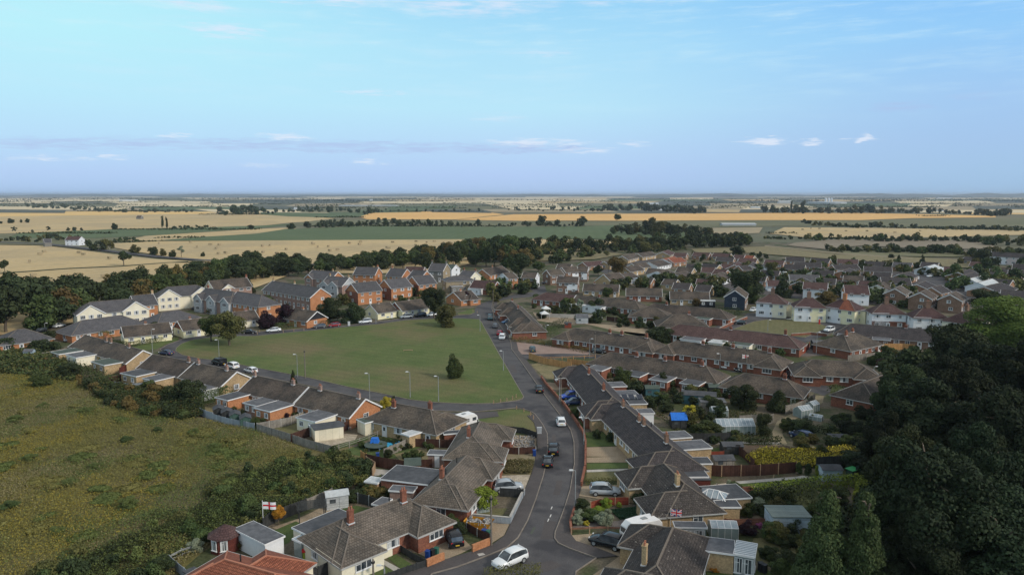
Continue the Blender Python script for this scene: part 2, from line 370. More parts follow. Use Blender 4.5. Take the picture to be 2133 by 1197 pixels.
def inst(me, name, parent=None, loc=(0,0,0), rz=0.0, sc=(1,1,1), m0=None):
    o = bpy.data.objects.new(name, me); col.objects.link(o); o.location = loc; o.rotation_euler = (0, 0, rz); o.scale = sc
    if parent: o.parent = parent
    if m0: o.material_slots[0].link = 'OBJECT'; o.material_slots[0].material = MT[m0]
    return o
ROWS = {}
ORD = ['first','second','third','fourth','fifth','sixth','seventh','eighth','ninth','tenth','eleventh','twelfth','thirteenth','fourteenth','fifteenth','sixteenth','seventeenth','eighteenth','nineteenth','twentieth'] + ['%dth' % i for i in range(21, 60)]
def rowadd(key, o, x, tmpl): ROWS.setdefault(key, []).append((x, o, tmpl))
def rowfinish():
    for k, l in ROWS.items():
        l.sort(key=lambda t: t[0]); n = len(l)
        for i, (x, o, tm) in enumerate(l):
            w = ('leftmost' if i == 0 else 'rightmost' if i == n-1 else ORD[i]+' from left' if i < (n+1)//2 and i < 20 else ORD[n-1-i]+' from right')
            o['label'] = tm.replace('#', w)
# ------------------------------------------------------------------ windows and doors (shared meshes)
WM = {}
def winmesh(w, h, n, part, blind=0):
    k = (w, h, n, part, blind)
    if k in WM: return WM[k]
    b = MB()
    if part in ('frame', 'all'):
        t = .09; d = .07
        b.box((0, -d/2, t/2), (w, d, t)); b.box((0, -d/2, h-t/2), (w, d, t))
        for x in (-w/2+t/2, w/2-t/2): b.box((x, -d/2, h/2), (t, d, h-2*t))
        for i in range(1, n): b.box((-w/2+w*i/n, -d/2, h/2), (t*.8, d-.01, h-2*t))
        if n > 1: b.box((-w/2+w/n/2, -d/2, h*.68), (w/n-t*1.5, d-.02, t*.7))
        b.box((0, -.07, -.03), (w+.16, .14, .06))
    if part in ('pane', 'all'):
        b.box((0, -.02, h/2), (w-.1, .03, h-.1), m=1 if part == 'all' else 0)
        if blind: b.box((-w*.30, -.037, h/2), (w*.22, .008, h-.2), m=2 if part == 'all' else 1); b.box((w*.33, -.037, h/2), (w*.16, .008, h-.2), m=2 if part == 'all' else 1)
    mats = {'frame': ['white_paint'], 'pane': ['glass', 'blind'], 'all': ['white_paint', 'glass', 'blind']}[part]
    WM[k] = b.mesh('window_'+part, mats); return WM[k]
def doormesh(w=.95, h=2.05, part='door', c='white_paint'):
    k = ('door', w, h, part, c)
    if k in WM: return WM[k]
    b = MB(); b.box((0, -.05, h/2), (w+.16, .10, h+.10)); b.box((0, -.105, h*.70), (w*.55, .01, h*.34), m=1); b.box((w*.36, -.13, h*.48), (.05, .05, .14), m=2)
    WM[k] = b.mesh('door', [c, 'glass', 'galv']); return WM[k]
def window(parent, x, y, z, rz, w, h, n, near, rng):
    bl = 1 if rng.random() < .55 else 0
    if near >= 2:
        f = inst(winmesh(w, h, n, 'frame'), 'window', parent, (x, y, z), rz); inst(winmesh(w, h, n, 'pane', bl), 'pane', f, (0, 0, 0))
    else: inst(winmesh(w, h, n, 'all', bl), 'window', parent, (x, y, z), rz)

# ------------------------------------------------------------------ houses
def house(label, a, b, wall='brick_red', roof='roof_brown', hr=5.0, he=2.5, w=7.6, ends='hh', wings=(), chim=(), exts=(), near=1,
          cat='bungalow', name='bungalow', row=None, endwall=None, dw=2.9, storeys=None, endwin=1, gablemat=None, barge=True, wside='cb', porch=(), seed=None, split=None, roof2=None, vents=(), wdoor='white_paint', flip=False):
    A = P(a[0], a[1], hr); Bp = P(b[0], b[1], hr); M = (A+Bp)/2; L = (Bp-A).length; d = (Bp-A)/L
    rz = math.atan2(d.y, d.x); nl = Vector((-d.y, d.x, 0)); cs = 1 if nl.dot(Vector((0,0,0))-Vector((M.x, M.y, 0))) > 0 else -1
    if flip: cs = -cs
    rng = random.Random(seed if seed is not None else int(a[0]*7+a[1]*13))
    root = empty(name, (M.x, M.y, 0), rz); tag(root, label, cat)
    if row: rowadd(row, root, (a[0]+b[0])/2, label); root['group'] = row
    st = storeys or (2 if he > 4.2 else 1)
    hw = w/2; ov = .32; k = (hr-he)/hw; Wd = hw+ov; ze = he-ov*k
    xw = [-L/2, L/2]; xe = [-L/2, L/2]; sg = (-1, 1)
    for i in (0, 1):
        if ends[i] == 'h': xw[i] = sg[i]*(L/2+hw); xe[i] = sg[i]*(L/2+Wd)
        else: xw[i] = sg[i]*(L/2-.22); xe[i] = sg[i]*(L/2)
    # roof
    rb = MB(); pts = [(xe[0],-Wd,ze),(xe[1],-Wd,ze),(xe[1],Wd,ze),(xe[0],Wd,ze),(-L/2,0,hr),(L/2,0,hr)]
    fs = [(0,1,5,4),(2,3,4,5)]
    if ends[0] == 'h': fs.append((3,0,4))
    if ends[1] == 'h': fs.append((1,2,5))
    rb.shell(pts, fs, .16)
    rt = MB(); rt.beam((-L/2,0,hr+.02),(L/2,0,hr+.02),.22,.12)
    fa = MB(); bgs = []; g = ze-.10
    for s in (-1, 1): fa.box(((xe[0]+xe[1])/2, s*(Wd+.03), g+.03), (xe[1]-xe[0], .08, .15))
    for i in (0, 1):
        if ends[i] == 'h':
            for s in (-1, 1): rt.beam((sg[i]*L/2, 0, hr+.02), (xe[i], s*Wd, ze+.02), .16, .10)
            fa.box((xe[i]+sg[i]*.03, 0, g+.03), (.08, 2*Wd, .15))
        elif barge:
            bg_ = MB(); bgs.append(bg_)
            for s in (-1, 1): bg_.beam((xe[i]+sg[i]*.03, 0, hr-.09), (xe[i]+sg[i]*.03, s*Wd, ze-.09), .09, .27)
    wb = MB()
    for i in (0,):
        wb.box(((xw[0]+xw[1])/2, 0, he/2), (xw[1]-xw[0], w, he))
    gbs = []
    for i in (0, 1):
        if ends[i] == 'g':
            gb = MB(); gbs.append(gb)
            x0 = xw[i]; x1 = xw[i]-sg[i]*.25; t = .2
            tri = [(-hw, he), (hw, he), (0, hr-t)]
            n0 = len(gb.v); gb.v += [(x0, y, z) for y, z in tri]+[(x1, y, z) for y, z in tri]
            for f in ((0,1,2),(5,4,3),(0,3,4,1),(1,4,5,2),(2,5,3,0)): gb.f.append(tuple(n0+j for j in (f if (sg[i] == 1) else f[::-1]))); gb.m.append(0)
    # wings
    wl = []
    for (pos, side, prot, ww, *rest) in wings:
        we = rest[0] if rest else 'h'; wm_ = rest[1] if len(rest) > 1 else None; s = cs if side == 'c' else -cs
        cx = xw[0]+ww/2 if pos == 0 else xw[1]-ww/2 if pos == 1 else -L/2+L*pos
        hwr = min(he+k*ww/2, hr-.06)+.012; wo = ww/2+ov; kk = (hwr-he)/(ww/2); zz = he-ov*kk; yf = s*(hw+prot); yo = yf+s*ov if we == 'h' else yf+s*.22
        ya = yf - s*ww/2 if we == 'h' else yo
        pp = [(cx-wo, yo, zz), (cx+wo, yo, zz), (cx+wo, 0, zz), (cx-wo, 0, zz), (cx, ya, hwr), (cx, 0, hwr)]
        ff = [(0, 4, 5, 3), (1, 2, 5, 4)] + ([(0, 1, 4)] if we == 'h' else [])
        if s == 1: ff = [f[::-1] for f in ff]
        ff = [f[::-1] for f in ff] if False else ff
        ff2 = []
        for f in ff:      # wind upwards
            p0, p1, p2 = (Vector(pp[j]) for j in f[:3]); ff2.append(f if (p1-p0).cross(p2-p0).z > 0 else f[::-1])
        rb.shell(pp, ff2, .155)
        rt.beam((cx, ya, hwr+.02), (cx, 0, hwr+.02), .2, .12)
        if we == 'h':
            for q in (-1, 1): rt.beam((cx, ya, hwr+.02), (cx+q*wo, yo, zz+.02), .16, .10)
            fa.box((cx, yo+s*.03, zz-.085), (2*wo, .08, .2))
        else:
            bg_ = MB(); bgs.append(bg_)
            for q in (-1, 1): bg_.beam((cx, yo+s*.03, hwr-.09), (cx+q*wo, yo+s*.03, zz-.09), .09, .27)
            gb = MB(); gbs.append(gb); n0 = 0; y1 = yf-s*.25; tri = [(cx-ww/2, he), (cx+ww/2, he), (cx, hwr-.2)]
            gb.v += [(x, yf, z) for x, z in tri]+[(x, y1, z) for x, z in tri]
            for f in ((0,1,2),(5,4,3),(0,3,4,1),(1,4,5,2),(2,5,3,0)): gb.f.append(tuple(n0+j for j in f)); gb.m.append(0)
        for q in (-1, 1): fa.box((cx+q*(wo+.03), (yo+s*hw)/2, zz-.085), (.08, abs(yo-s*hw)-.1, .2))
        # a wing flush with the end wall stands 4 mm proud of it
        dx = .008; wq = MB() if wm_ else wb; wq.box((cx, s*(hw+prot)/2, he/2-.003), (ww+dx+(.08 if wm_ else 0), hw+prot, he-.004))
        if wm_: wq.build('wing_wall', [wm_], root)
        wl.append((cx, ww, s, yf, prot)); 
        # its front window
        if near >= 1:
            h_ = 1.25; nn = 3
            for f_ in range(st):
                for dx_ in ((0,) if ww < 6.6 else (-.30*ww, 0, .30*ww)): window(root, cx+dx_, yf+s*.05, 1.0+f_*2.6, 0 if s == -1 else math.pi, min(ww*.52, 2.2) if ww < 6.6 else 1.5, h_, nn, near, rng)
    rf = rb.build('roof', [roof], root); rt.build('ridge_tiles', ['ridge_red' if roof == 'roof_red' else 'ridge_tile'], rf)
    if roof2:   # second roof colour on one part of the row: retile by position
        mm, t0, t1 = roof2; me = rf.data; me.materials.append(MT[mm])
    wa = wb.build('wall', [wall], root)
    for gb in gbs: gb.build('gable', [gablemat or endwall or wall], root)
    fa.build('gutter', ['gutter'], root)
    for bg_ in bgs: bg_.build('bargeboard', ['white_paint'], root)
    # upper cladding, second wall colour, or a shaded end wall painted darker
    if split:      # (t0, t1, z0, z1, material, side)
        for (t0, t1, z0, z1, mm, side) in split:
            s = cs if side in 'c' else -cs; xa = xw[0]+(xw[1]-xw[0])*t0; xb = xw[0]+(xw[1]-xw[0])*t1
            if side == 'r': MB().box((xw[1]+.02, 0, (z0+z1)/2), (.05, w-.02, z1-z0)).build('wall_panel', [mm], root)
            elif side == 'l': MB().box((xw[0]-.02, 0, (z0+z1)/2), (.05, w-.02, z1-z0)).build('wall_panel', [mm], root)
            else: MB().box(((xa+xb)/2, s*(hw+.02), (z0+z1)/2), (xb-xa, .05, z1-z0)).build('wall_panel', [mm], root)
    # extensions with flat roofs: (t centre, side, width, depth, height, wall, roof)
    blocked = {1: [], -1: []}
    for (cx, ww, s, yf, prot) in wl: blocked[s].append((cx-ww/2-.4, cx+ww/2+.4))
    for (t, side, ew, ed, eh, em, er) in exts:
        s = cs if side == 'c' else -cs; cx = -L/2+L*t
        e = MB().box((cx, s*(hw+ed/2), eh/2-.01), (ew, ed, eh)).build('extension', [em], root)
        MB().box((cx, s*(hw+ed/2+.06), eh+.06), (ew+.3, ed+.10, .16)).build('flat_roof', [er], e)
        f = MB(); f.box((cx, s*(hw+ed+.13), eh+.05), (ew+.38, .06, .22))
        for q in (-1, 1): f.box((cx+q*(ew/2+.17), s*(hw+ed/2+.05), eh+.05), (.05, ed+.12, .22))
        f.build('fascia', ['white_paint'], e)
        blocked[s].append((cx-ew/2-.3, cx+ew/2+.3))
        if near: 
            for q in (-.25, .25):
                if ew > 3.4: window(root, cx+q*ew, s*(hw+ed+.005), 1.0, 0 if s == -1 else math.pi, 1.1, 1.0, 2, near, rng)
            if ew <= 3.4: window(root, cx, s*(hw+ed+.005), 1.0, 0 if s == -1 else math.pi, 1.1, 1.0, 2, near, rng)
    # windows along both long walls
    if near >= 1:
        for s in ((cs, -cs) if wside == 'cb' else (cs,)):
            span = xw[1]-xw[0]; nwin = max(1, int(span/dw)); 
            for i in range(nwin):
                x = xw[0]+span*(i+.5)/nwin+rng.uniform(-.2, .2)
                if any(p < x+.6 and x-.6 < q for p, q in blocked[s]): continue
                off = .05 if split else .005
                for f_ in range(st):
                    z = f_*2.6
                    if f_ == 0 and i % 3 == 1:
                        inst(doormesh(c=wdoor), 'door', root, (x, s*(hw+off), 0), 0 if s == -1 else math.pi)
                    else:
                        ww_ = rng.choice((1.2, 1.5, 1.8)) if dw > 2.4 else 1.2
                        window(root, x, s*(hw+off), z+1.05, 0 if s == -1 else math.pi, ww_, 1.15, 2 if ww_ < 1.7 else 3, near, rng)
        if endwin:
            for i in (0, 1):
                for f_ in range(st):
                    window(root, xw[i]+sg[i]*(.05 if split else .012), rng.uniform(-.8, .8), 1.05+f_*2.6, math.pi/2*sg[i], 1.4, 1.1, 2, near, rng)
    for c in chim:
        t, y = c[0], c[1]*cs*-1 if len(c) > 1 else 0; ht = (c[2] if len(c) > 2 else 1.3)*.8
        x = -L/2+L*t; zb = hr-abs(y)*k-.5; m = c[3] if len(c) > 3 else ('brick_orange' if 'orange' in wall else 'brick_brown' if 'yellow' in wall else 'brick_red')
        if hr >= 8 and len(c) > 2 and c[2] >= 1.8: ht *= 1.35; kx = 1.7
        else: kx = 1
        b = MB().box((x, y, (zb+hr+ht)/2), (.72*kx, .5*kx, hr+ht-zb)); b.box((x, y, hr+ht+.04), (.82*kx, .6*kx, .1)); b.box((x, y, hr-abs(y)*k+.10), (.90, .68, .14), m=1)
        o = b.build('chimney', [m, 'lead'], rf); q = MB()
        for xx in (-.18, .18): q.lathe([(.11, 0), (.09, .35), (.12, .4)], 8, (x+xx, y, hr+ht+.08))
        q.build('chimney_pot', ['pot'], o) if near >= 2 else q.build('chimney_pot', ['pot'], rf)
    for (t, y) in vents:
        x = -L/2+L*t; yy = -y*cs; MB().tube((x, yy, hr-abs(y)*k-.2), (x, yy, hr-abs(y)*k+.8), .08).build('vent_pipe', ['black_metal'], rf)
    return root, dict(L=L, cs=cs, M=M, rz=rz, xw=xw, hw=hw, d=d, nl=nl)

# ------------------------------------------------------------------ flat roofed garage / box from the four roof corners in the photo
def quadbuild(label, name, cat, corners, h, wall, roof, row=None, fascia='white_paint', door=None, win=(), slope=0.0, near=2):
    pts = [P(x, y, h) for x, y in corners]; M = sum(pts, Vector())/4
    # fit a rectangle
    d = ((pts[1]-pts[0])+(pts[2]-pts[3])); L = d.length/2; d.normalize(); n = Vector((-d.y, d.x, 0)); Wd = abs(((pts[3]-pts[0])+(pts[2]-pts[1])).dot(n))/2
    rz = math.atan2(d.y, d.x); root = empty(name, (M.x, M.y, 0), rz); tag(root, label, cat)
    if row: rowadd(row, root, corners[0][0], label)
    MB().box((0, 0, h/2-.03), (L-.24, Wd-.24, h-.06)).build('wall', [wall], root)
    rf = MB().box((0, 0, h+.03), (L, Wd, .12)).build('roof', [roof], root)
    if fascia:
        f = MB()
        for s in (-1, 1): f.box((0, s*(Wd/2+.02), h), (L+.1, .05, .22)); f.box((s*(L/2+.02), 0, h), (.05, Wd-.02, .22))
        f.build('fascia', [fascia], rf)
    rng = random.Random(int(corners[0][0]))
    for (side, t, w_, h_, z_) in win:
        if side in 'fb': s = -1 if side == 'f' else 1; window(root, (t-.5)*L, s*(Wd/2-.115), z_, 0 if s == -1 else math.pi, w_, h_, 2, near, rng)
        else: s = -1 if side == 'l' else 1; window(root, s*(L/2-.115), (t-.5)*Wd, z_, math.pi/2*s, w_, h_, 2, near, rng)
    if door:
        side, t, w_, h_, dm = door; b = MB().box((0, -.03, h_/2), (w_, .06, h_))
        if side in 'fb': s = -1 if side == 'f' else 1; b.build('door', [dm], root, ((t-.5)*L, s*(Wd/2-.12), 0), 0 if s == -1 else math.pi)
        else: s = -1 if side == 'l' else 1; b.build('door', [dm], root, (s*(L/2-.12), (t-.5)*Wd, 0), math.pi/2*s)
    return root, L, Wd

def shed(label, px, py, az, L=2.6, w=2.0, he=1.8, hr=2.3, wall='shed_wood', roof='felt_dark', cat='shed', name='shed', gable=True, winside=True, row=None):
    q = P(px, py); root = empty(name, q, R(az)); tag(root, label, cat)
    if row: rowadd(row, root, px, label)
    wb = MB().prism([(-L/2,-w/2),(L/2,-w/2),(L/2,w/2),(-L/2,w/2)], 0, he)
    if gable:
        for x0, x1 in ((-L/2, -L/2+.1), (L/2-.1, L/2)):
            n0 = len(wb.v); wb.v += [(x0,-w/2,he),(x0,w/2,he),(x0,0,hr-.05),(x1,-w/2,he),(x1,w/2,he),(x1,0,hr-.05)]
            for f in ((0,2,1),(3,4,5),(0,3,5,2),(1,2,5,4)): wb.f.append(tuple(n0+j for j in f)); wb.m.append(0)
    wb.build('wall', [wall], root)
    rb = MB(); Wd = w/2+.15; k = (hr-he)/(w/2); X = L/2+.15
    if gable: rb.shell([(-X,-Wd,he-.15*k),(X,-Wd,he-.15*k),(X,Wd,he-.15*k),(-X,Wd,he-.15*k),(-X,0,hr),(X,0,hr)], [(0,1,5,4),(2,3,4,5)], .06)
    else: rb.shell([(-X,-Wd,he+.02),(X,-Wd,he+.02),(X,Wd,hr),(-X,Wd,hr)], [(0,1,2,3)], .08)
    rb.build('roof', [roof], root)
    MB().box((0,-.025,.9),(.8,.05,1.7)).build('door', [wall], root, (L*.22, -w/2-.005, 0))
    if winside: MB().box((0,-.02,0),(.8,.05,.55)).build('window', ['glass'], root, (-L*.22, -w/2-.01, 1.25))
    return root

def greenhouse(label, px, py, az, L=3.0, w=2.0, he=1.5, hr=2.2, base=0.0, row=None, lean=False):
    root = empty('greenhouse', P(px, py), R(az)); tag(root, label, 'greenhouse')
    if row: rowadd(row, root, px, label)
    gl = MB(); hw = w/2; top = (0, hr) if not lean else (hw, hr)
    p = [(-L/2,-hw,0),(L/2,-hw,0),(L/2,hw,0),(-L/2,hw,0),(-L/2,-hw,he),(L/2,-hw,he),(L/2,hw,he),(-L/2,hw,he),(-L/2,0,hr),(L/2,0,hr)]
    gl.v += p
    for f in ((0,1,5,4),(2,3,7,6),(1,2,6,9,5),(3,0,4,8,7)): gl.f.append(f); gl.m.append(0)
    gl.build('glazing', ['pale_glass'], root)
    rg = MB(); rg.poly([p[4],p[5],p[9],p[8]]); rg.poly([p[6],p[7],p[8],p[9]]); rg.build('glass_roof', ['glass_roof'], root)
    fr = MB(); n = max(3, int(L/.75))
    for i in range(n+1):
        x = -L/2+L*i/n
        for s in (-1, 1): fr.beam((x, s*hw, 0), (x, s*hw, he), .04, .04); fr.beam((x, s*hw, he), (x, 0, hr), .04, .05)
    for s in (-1, 1): fr.beam((-L/2, s*hw, he), (L/2, s*hw, he), .05, .05)
    fr.beam((-L/2, 0, hr), (L/2, 0, hr), .05, .06); fr.build('frame', ['white_paint'], root)
    return root
mat('pale_glass', (.20,.26,.27), (.28,.34,.34), .8, .15, 0, spec=.6)

# ------------------------------------------------------------------ cars
def loft(b, rings, m=0, caps=True):
    i0 = len(b.v); n = len(rings[0])
    for r in rings: b.v += r
    for j in range(len(rings)-1):
        for k in range(n): q = (k+1) % n; b.f.append((i0+j*n+k, i0+j*n+q, i0+(j+1)*n+q, i0+(j+1)*n+k)); b.m.append(m)
    if caps:
        b.f.append(tuple(i0+k for k in reversed(range(n)))); b.m.append(m); e = i0+(len(rings)-1)*n; b.f.append(tuple(e+k for k in range(n))); b.m.append(m)
CARS = {}
def carmeshes(kind):
    if kind in CARS: return CARS[kind]
    # stations: x, half width, bottom z, shoulder z ; front = +x
    S = dict(hatch=dict(L=4.1, W=1.76, st=[(-2.05,.70,.38,.80),(-1.98,.82,.28,.92),(-1.5,.87,.24,.97),(-.4,.88,.22,.95),(.7,.88,.22,.93),(1.35,.86,.24,.84),(1.85,.80,.28,.70),(2.05,.64,.36,.56)],
                gh=[(-1.95,.62,.96,.97),(-1.62,.68,.93,1.36),(-1.2,.66,.92,1.46),(-.3,.66,.9,1.49),(.35,.65,.9,1.42),(1.05,.70,.88,.92)], r=.32, wx=(-1.28,1.30)),
             suv=dict(L=4.6, W=1.9, st=[(-2.3,.78,.42,.95),(-2.22,.90,.34,1.08),(-1.6,.94,.30,1.10),(-.4,.95,.30,1.06),(.8,.95,.30,1.04),(1.5,.93,.32,.99),(2.1,.88,.34,.86),(2.3,.72,.42,.70)],
                gh=[(-2.18,.70,1.06,1.08),(-1.98,.74,1.04,1.58),(-1.2,.74,1.02,1.72),(-.2,.74,1.0,1.74),(.4,.72,1.0,1.66),(1.12,.78,.98,1.04)], r=.37, wx=(-1.42,1.42)),
             saloon=dict(L=4.6, W=1.8, st=[(-2.3,.68,.40,.80),(-2.22,.82,.30,.93),(-1.6,.88,.24,.96),(-.4,.89,.22,.93),(.7,.89,.22,.90),(1.5,.87,.24,.82),(2.1,.80,.28,.68),(2.3,.64,.36,.55)],
                gh=[(-1.85,.64,.93,.95),(-1.15,.64,.92,1.36),(-.6,.64,.9,1.43),(0,.64,.88,1.43),(.35,.63,.88,1.36),(1.15,.68,.86,.90)], r=.32, wx=(-1.38,1.42)),
             van=dict(L=5.0, W=1.95, st=[(-2.5,.93,.40,1.2),(-2.46,.96,.34,1.3),(-1.6,.97,.32,1.3),(-.4,.97,.32,1.3),(1.0,.97,.32,1.25),(1.8,.94,.34,1.05),(2.3,.88,.36,.86),(2.5,.72,.42,.66)],
                gh=[(.45,.80,1.25,1.90),(.75,.79,1.22,1.82),(1.72,.86,1.06,1.10)], r=.35, wx=(-1.5,1.55)))[kind]
    hw = []
    b = MB(); rings = []
    for x, h, z0, z1 in S['st']:
        m = (z0+z1)/2
        rings.append([(x,-h*.86,z0),(x,-h,z0+.12),(x,-h*1.0,m+.05),(x,-h*.93,z1-.06),(x,-h*.80,z1),(x,0,z1+.03),(x,h*.80,z1),(x,h*.93,z1-.06),(x,h,m+.05),(x,h,z0+.12),(x,h*.86,z0)])
    loft(b, rings)
    if kind == 'van':
        loft(b, [[(x,-.95,1.2),(x,-.92,1.7),(x,-.80,1.93),(x,.80,1.93),(x,.92,1.7),(x,.95,1.2)] for x in (-2.47, -1.0, .35)] + [[(.62,-.94,1.2),(.62,-.88,1.66),(.62,-.76,1.86),(.62,.76,1.86),(.62,.88,1.66),(.62,.94,1.2)]])
    # roof skin and pillars in body colour
    gh = S['gh']; tr = []
    for x, h, z0, z1 in gh[1:-1] if kind != 'van' else []:
        tr.append([(x,-h-.02,z1-.035),(x,-h*.8,z1+.015),(x,0,z1+.035),(x,h*.8,z1+.015),(x,h+.02,z1-.035)])
    if tr: loft(b, tr)
    if kind != 'van':
        (xa, ha, _, za), (xb, hb, _, zb) = gh[-2], gh[-1]
        for s in (-1, 1):
            b.beam((xa, s*(ha), za), (xb, s*(hb+.06), zb-.02), .07, .06)
            (xc, hc, zc0, zc), (xd, hd, _, zd) = gh[1], gh[0]; b.beam((xc, s*hc, zc), (xd, s*(hd+.08), zd-.04), .10, .10)
            b.beam((-.35, s*.675, gh[2][3]-.04), (-.35, s*.80, .98 if kind != 'suv' else 1.08), .07, .05)
    body = b.mesh('car_body', ['white_paint'], smooth=True)
    for p in body.polygons: p.use_smooth = len(p.vertices) < 5
    g = MB(); rings = []
    for x, h, z0, z1 in gh: rings.append([(x,-h-.12,z0-.03),(x,-h-.02,z1-.06),(x,-h*.8,z1),(x,h*.8,z1),(x,h+.02,z1-.06),(x,h+.12,z0-.03)])
    loft(g, rings); glass = g.mesh('car_glass', ['glass'])
    wm = MB(); r = S['r']; wm.tube((0,-.11,0),(0,.11,0), r, n=16); tyre = wm.mesh('tyre', ['black_plastic'])
    wm = MB(); wm.tube((0,-.125,0),(0,.125,0), r*.62, n=12); rim = wm.mesh('rim', ['galv'])
    hl = MB().box((0,0,0),(.10,.30,.13)).mesh('headlight', ['lamp_white']); tl = MB().box((0,0,0),(.06,.22,.20)).mesh('tail_light', ['red_paint'])
    npm = MB().box((0,0,0),(.03,.5,.12)).mesh('plate_f', ['lamp_white']); nry = MB().box((0,0,0),(.03,.5,.12)).mesh('plate_r', ['plate_yellow'])
    mir = MB().box((0,0,0),(.12,.2,.12)).mesh('mirror', ['black_plastic'])
    CARS[kind] = (S, body, glass, tyre, rim, hl, tl, npm, nry, mir); return CARS[kind]
mat('plate_yellow', (.70,.48,.06), None)
for n_, c_ in dict(paint_white=(.78,.82,.86), paint_silver=(.36,.40,.44), paint_black=(.010,.012,.016), paint_navy=(.015,.035,.10), paint_blue=(.015,.07,.42), paint_grey=(.09,.10,.12), paint_red=(.28,.02,.03), paint_teal=(.03,.08,.10), paint_sky=(.10,.22,.40), paint_green=(.02,.05,.035)).items():
    mat(n_, c_, None, rough=.22, spec=.6)
def heading(px, py, dx, dy):
    a = P(px, py); b = P(px+dx, py+dy); return math.atan2((b-a).y, (b-a).x)
def car(label, kind, paint, px, py, dx, dy, cat='car', row=None, near=True, z=.012):
    """px,py = photo pixel of the middle of the car on the ground, dx,dy = the way its nose points in the photo"""
    S, body, glass, tyre, rim, hl, tl, npf, npr, mir = carmeshes(kind)
    q = P(px, py); q.z = z; root = empty('parked_van' if kind == 'van' else 'parked_car', q, heading(px, py, dx, dy)); tag(root, label, cat, 'cars and vans parked in the village')
    if row: rowadd(row, root, px, label)
    inst(body, 'body', root, m0=paint); inst(glass, 'windows', root)
    L = S['L']/2; z1 = .70 if kind != 'suv' else .88
    for x in S['wx']:
        for s in (-1, 1):
            w = inst(tyre, 'wheel', root, (x, s*(S['W']/2-.09), S['r']))
            if near: inst(rim, 'rim', w)
    if near:
        for s in (-1, 1):
            inst(hl, 'headlight', root, (L-.14, s*.62, z1-.02)); inst(tl, 'tail_light', root, (-L+.05, s*.70, z1+.06)); inst(mir, 'mirror', root, (.62, s*(S['W']/2+.04), z1+.32))
        inst(npr, 'number_plate', root, (-L-.005, 0, .62)); inst(npf, 'number_plate', root, (L+.005, 0, .48))
    return root

def caravan(label, px, py, dx, dy, L=5.2):
    root = empty('caravan', P(px, py), heading(px, py, dx, dy)); tag(root, label, 'caravan')
    b = MB(); pr = [(-L/2,.5),(-L/2-.05,1.1),(-L/2+.10,2.0),(-L/2+.55,2.52),(0,2.62),(L/2-.9,2.55),(L/2-.25,2.0),(L/2,1.1),(L/2-.1,.5)]
    n = len(pr); i0 = 0
    b.v += [(x,-1.05,z) for x, z in pr]+[(x,-.98 if 0 < 1 else 0,z) for x, z in pr]
    b = MB(); rings = []
    for y, k in ((-1.08, .96), (-1.0, 1.0), (1.0, 1.0), (1.08, .96)): rings.append([(x*k, y, 1.55+(z-1.55)*k) for x, z in pr])
    loft(b, rings); b.build('body', ['white_paint'], root)
    for s in (-1, 1):
        MB().box((-.6, s*1.085, 1.55), (1.3, .04, .62)).build('window', ['glass'], root); MB().box((1.3, s*1.085, 1.55), (.9, .04, .62)).build('window', ['glass'], root)
        w = MB().tube((0, -.12, 0), (0, .12, 0), .33, n=14).build('wheel', ['black_plastic'], root, (-.1, s*.92, .33))
        MB().box((0, s*1.088, .62), (L*.86, .03, .10)).build('stripe', ['galv'], root)
    MB().box((L/2-.10, 0, 1.6), (.12, 1.6, .6)).build('window', ['glass'], root)
    MB().box((-.4, 0, 2.63), (.8, .6, .10)).build('skylight', ['galv'], root)
    MB().beam((L/2-.2, 0, .45), (L/2+1.1, 0, .45), .12, .12).build('tow_bar', ['galv'], root)
    return root

# ------------------------------------------------------------------ leaves
def quads(name, pos, nrm, size, rng, mats, midx=None, tri=False, smooth=False):
    n = len(pos); u = np.cross(nrm, rng.normal(size=(n, 3))); u /= np.linalg.norm(u, axis=1)[:, None]+1e-9; w = np.cross(nrm, u)
    s = size[:, None]; asp = rng.uniform(.5, .9, (n, 1))
    vv = np.empty((n, 4, 3)); vv[:, 0] = pos-u*s; vv[:, 1] = pos-w*s*asp; vv[:, 2] = pos+u*s; vv[:, 3] = pos+w*s*asp
    me = bpy.data.meshes.new(name); me.vertices.add(4*n); me.vertices.foreach_set('co', vv.reshape(-1))
    me.loops.add(4*n); me.loops.foreach_set('vertex_index', np.arange(4*n, dtype=np.int32)); me.polygons.add(n)
    me.polygons.foreach_set('loop_start', np.arange(0, 4*n, 4, dtype=np.int32)); me.polygons.foreach_set('loop_total', np.full(n, 4, dtype=np.int32))
    for m in mats: me.materials.append(MT[m])
    if midx is not None: me.polygons.foreach_set('material_index', midx.astype(np.int32))
    me.update(); me.validate(); return me
def dirs(rng, n, up=0.0):
    d = rng.normal(size=(n, 3)); d[:, 2] += up; return d/np.linalg.norm(d, axis=1)[:, None]
def crown(name, blobs, n, leaf, rng, m='leaf_mid', up=.35):
    c = np.array([b[:3] for b in blobs]); r = np.array([b[3] for b in blobs]); p = r**2/np.sum(r**2)
    k = rng.choice(len(blobs), n, p=p); d = dirs(rng, n, up); rr = r[k]*(1-.45*rng.random(n)**2.2)
    pos = c[k]+d*rr[:, None]*np.array([1, 1, .85]); pos += rng.normal(scale=.10, size=pos.shape)*r.mean()*.5
    nr = d+rng.normal(scale=.55, size=(n, 3)); nr /= np.linalg.norm(nr, axis=1)[:, None]
    return quads(name, pos, nr, leaf*rng.uniform(.55, 1.3, n), rng, [m])
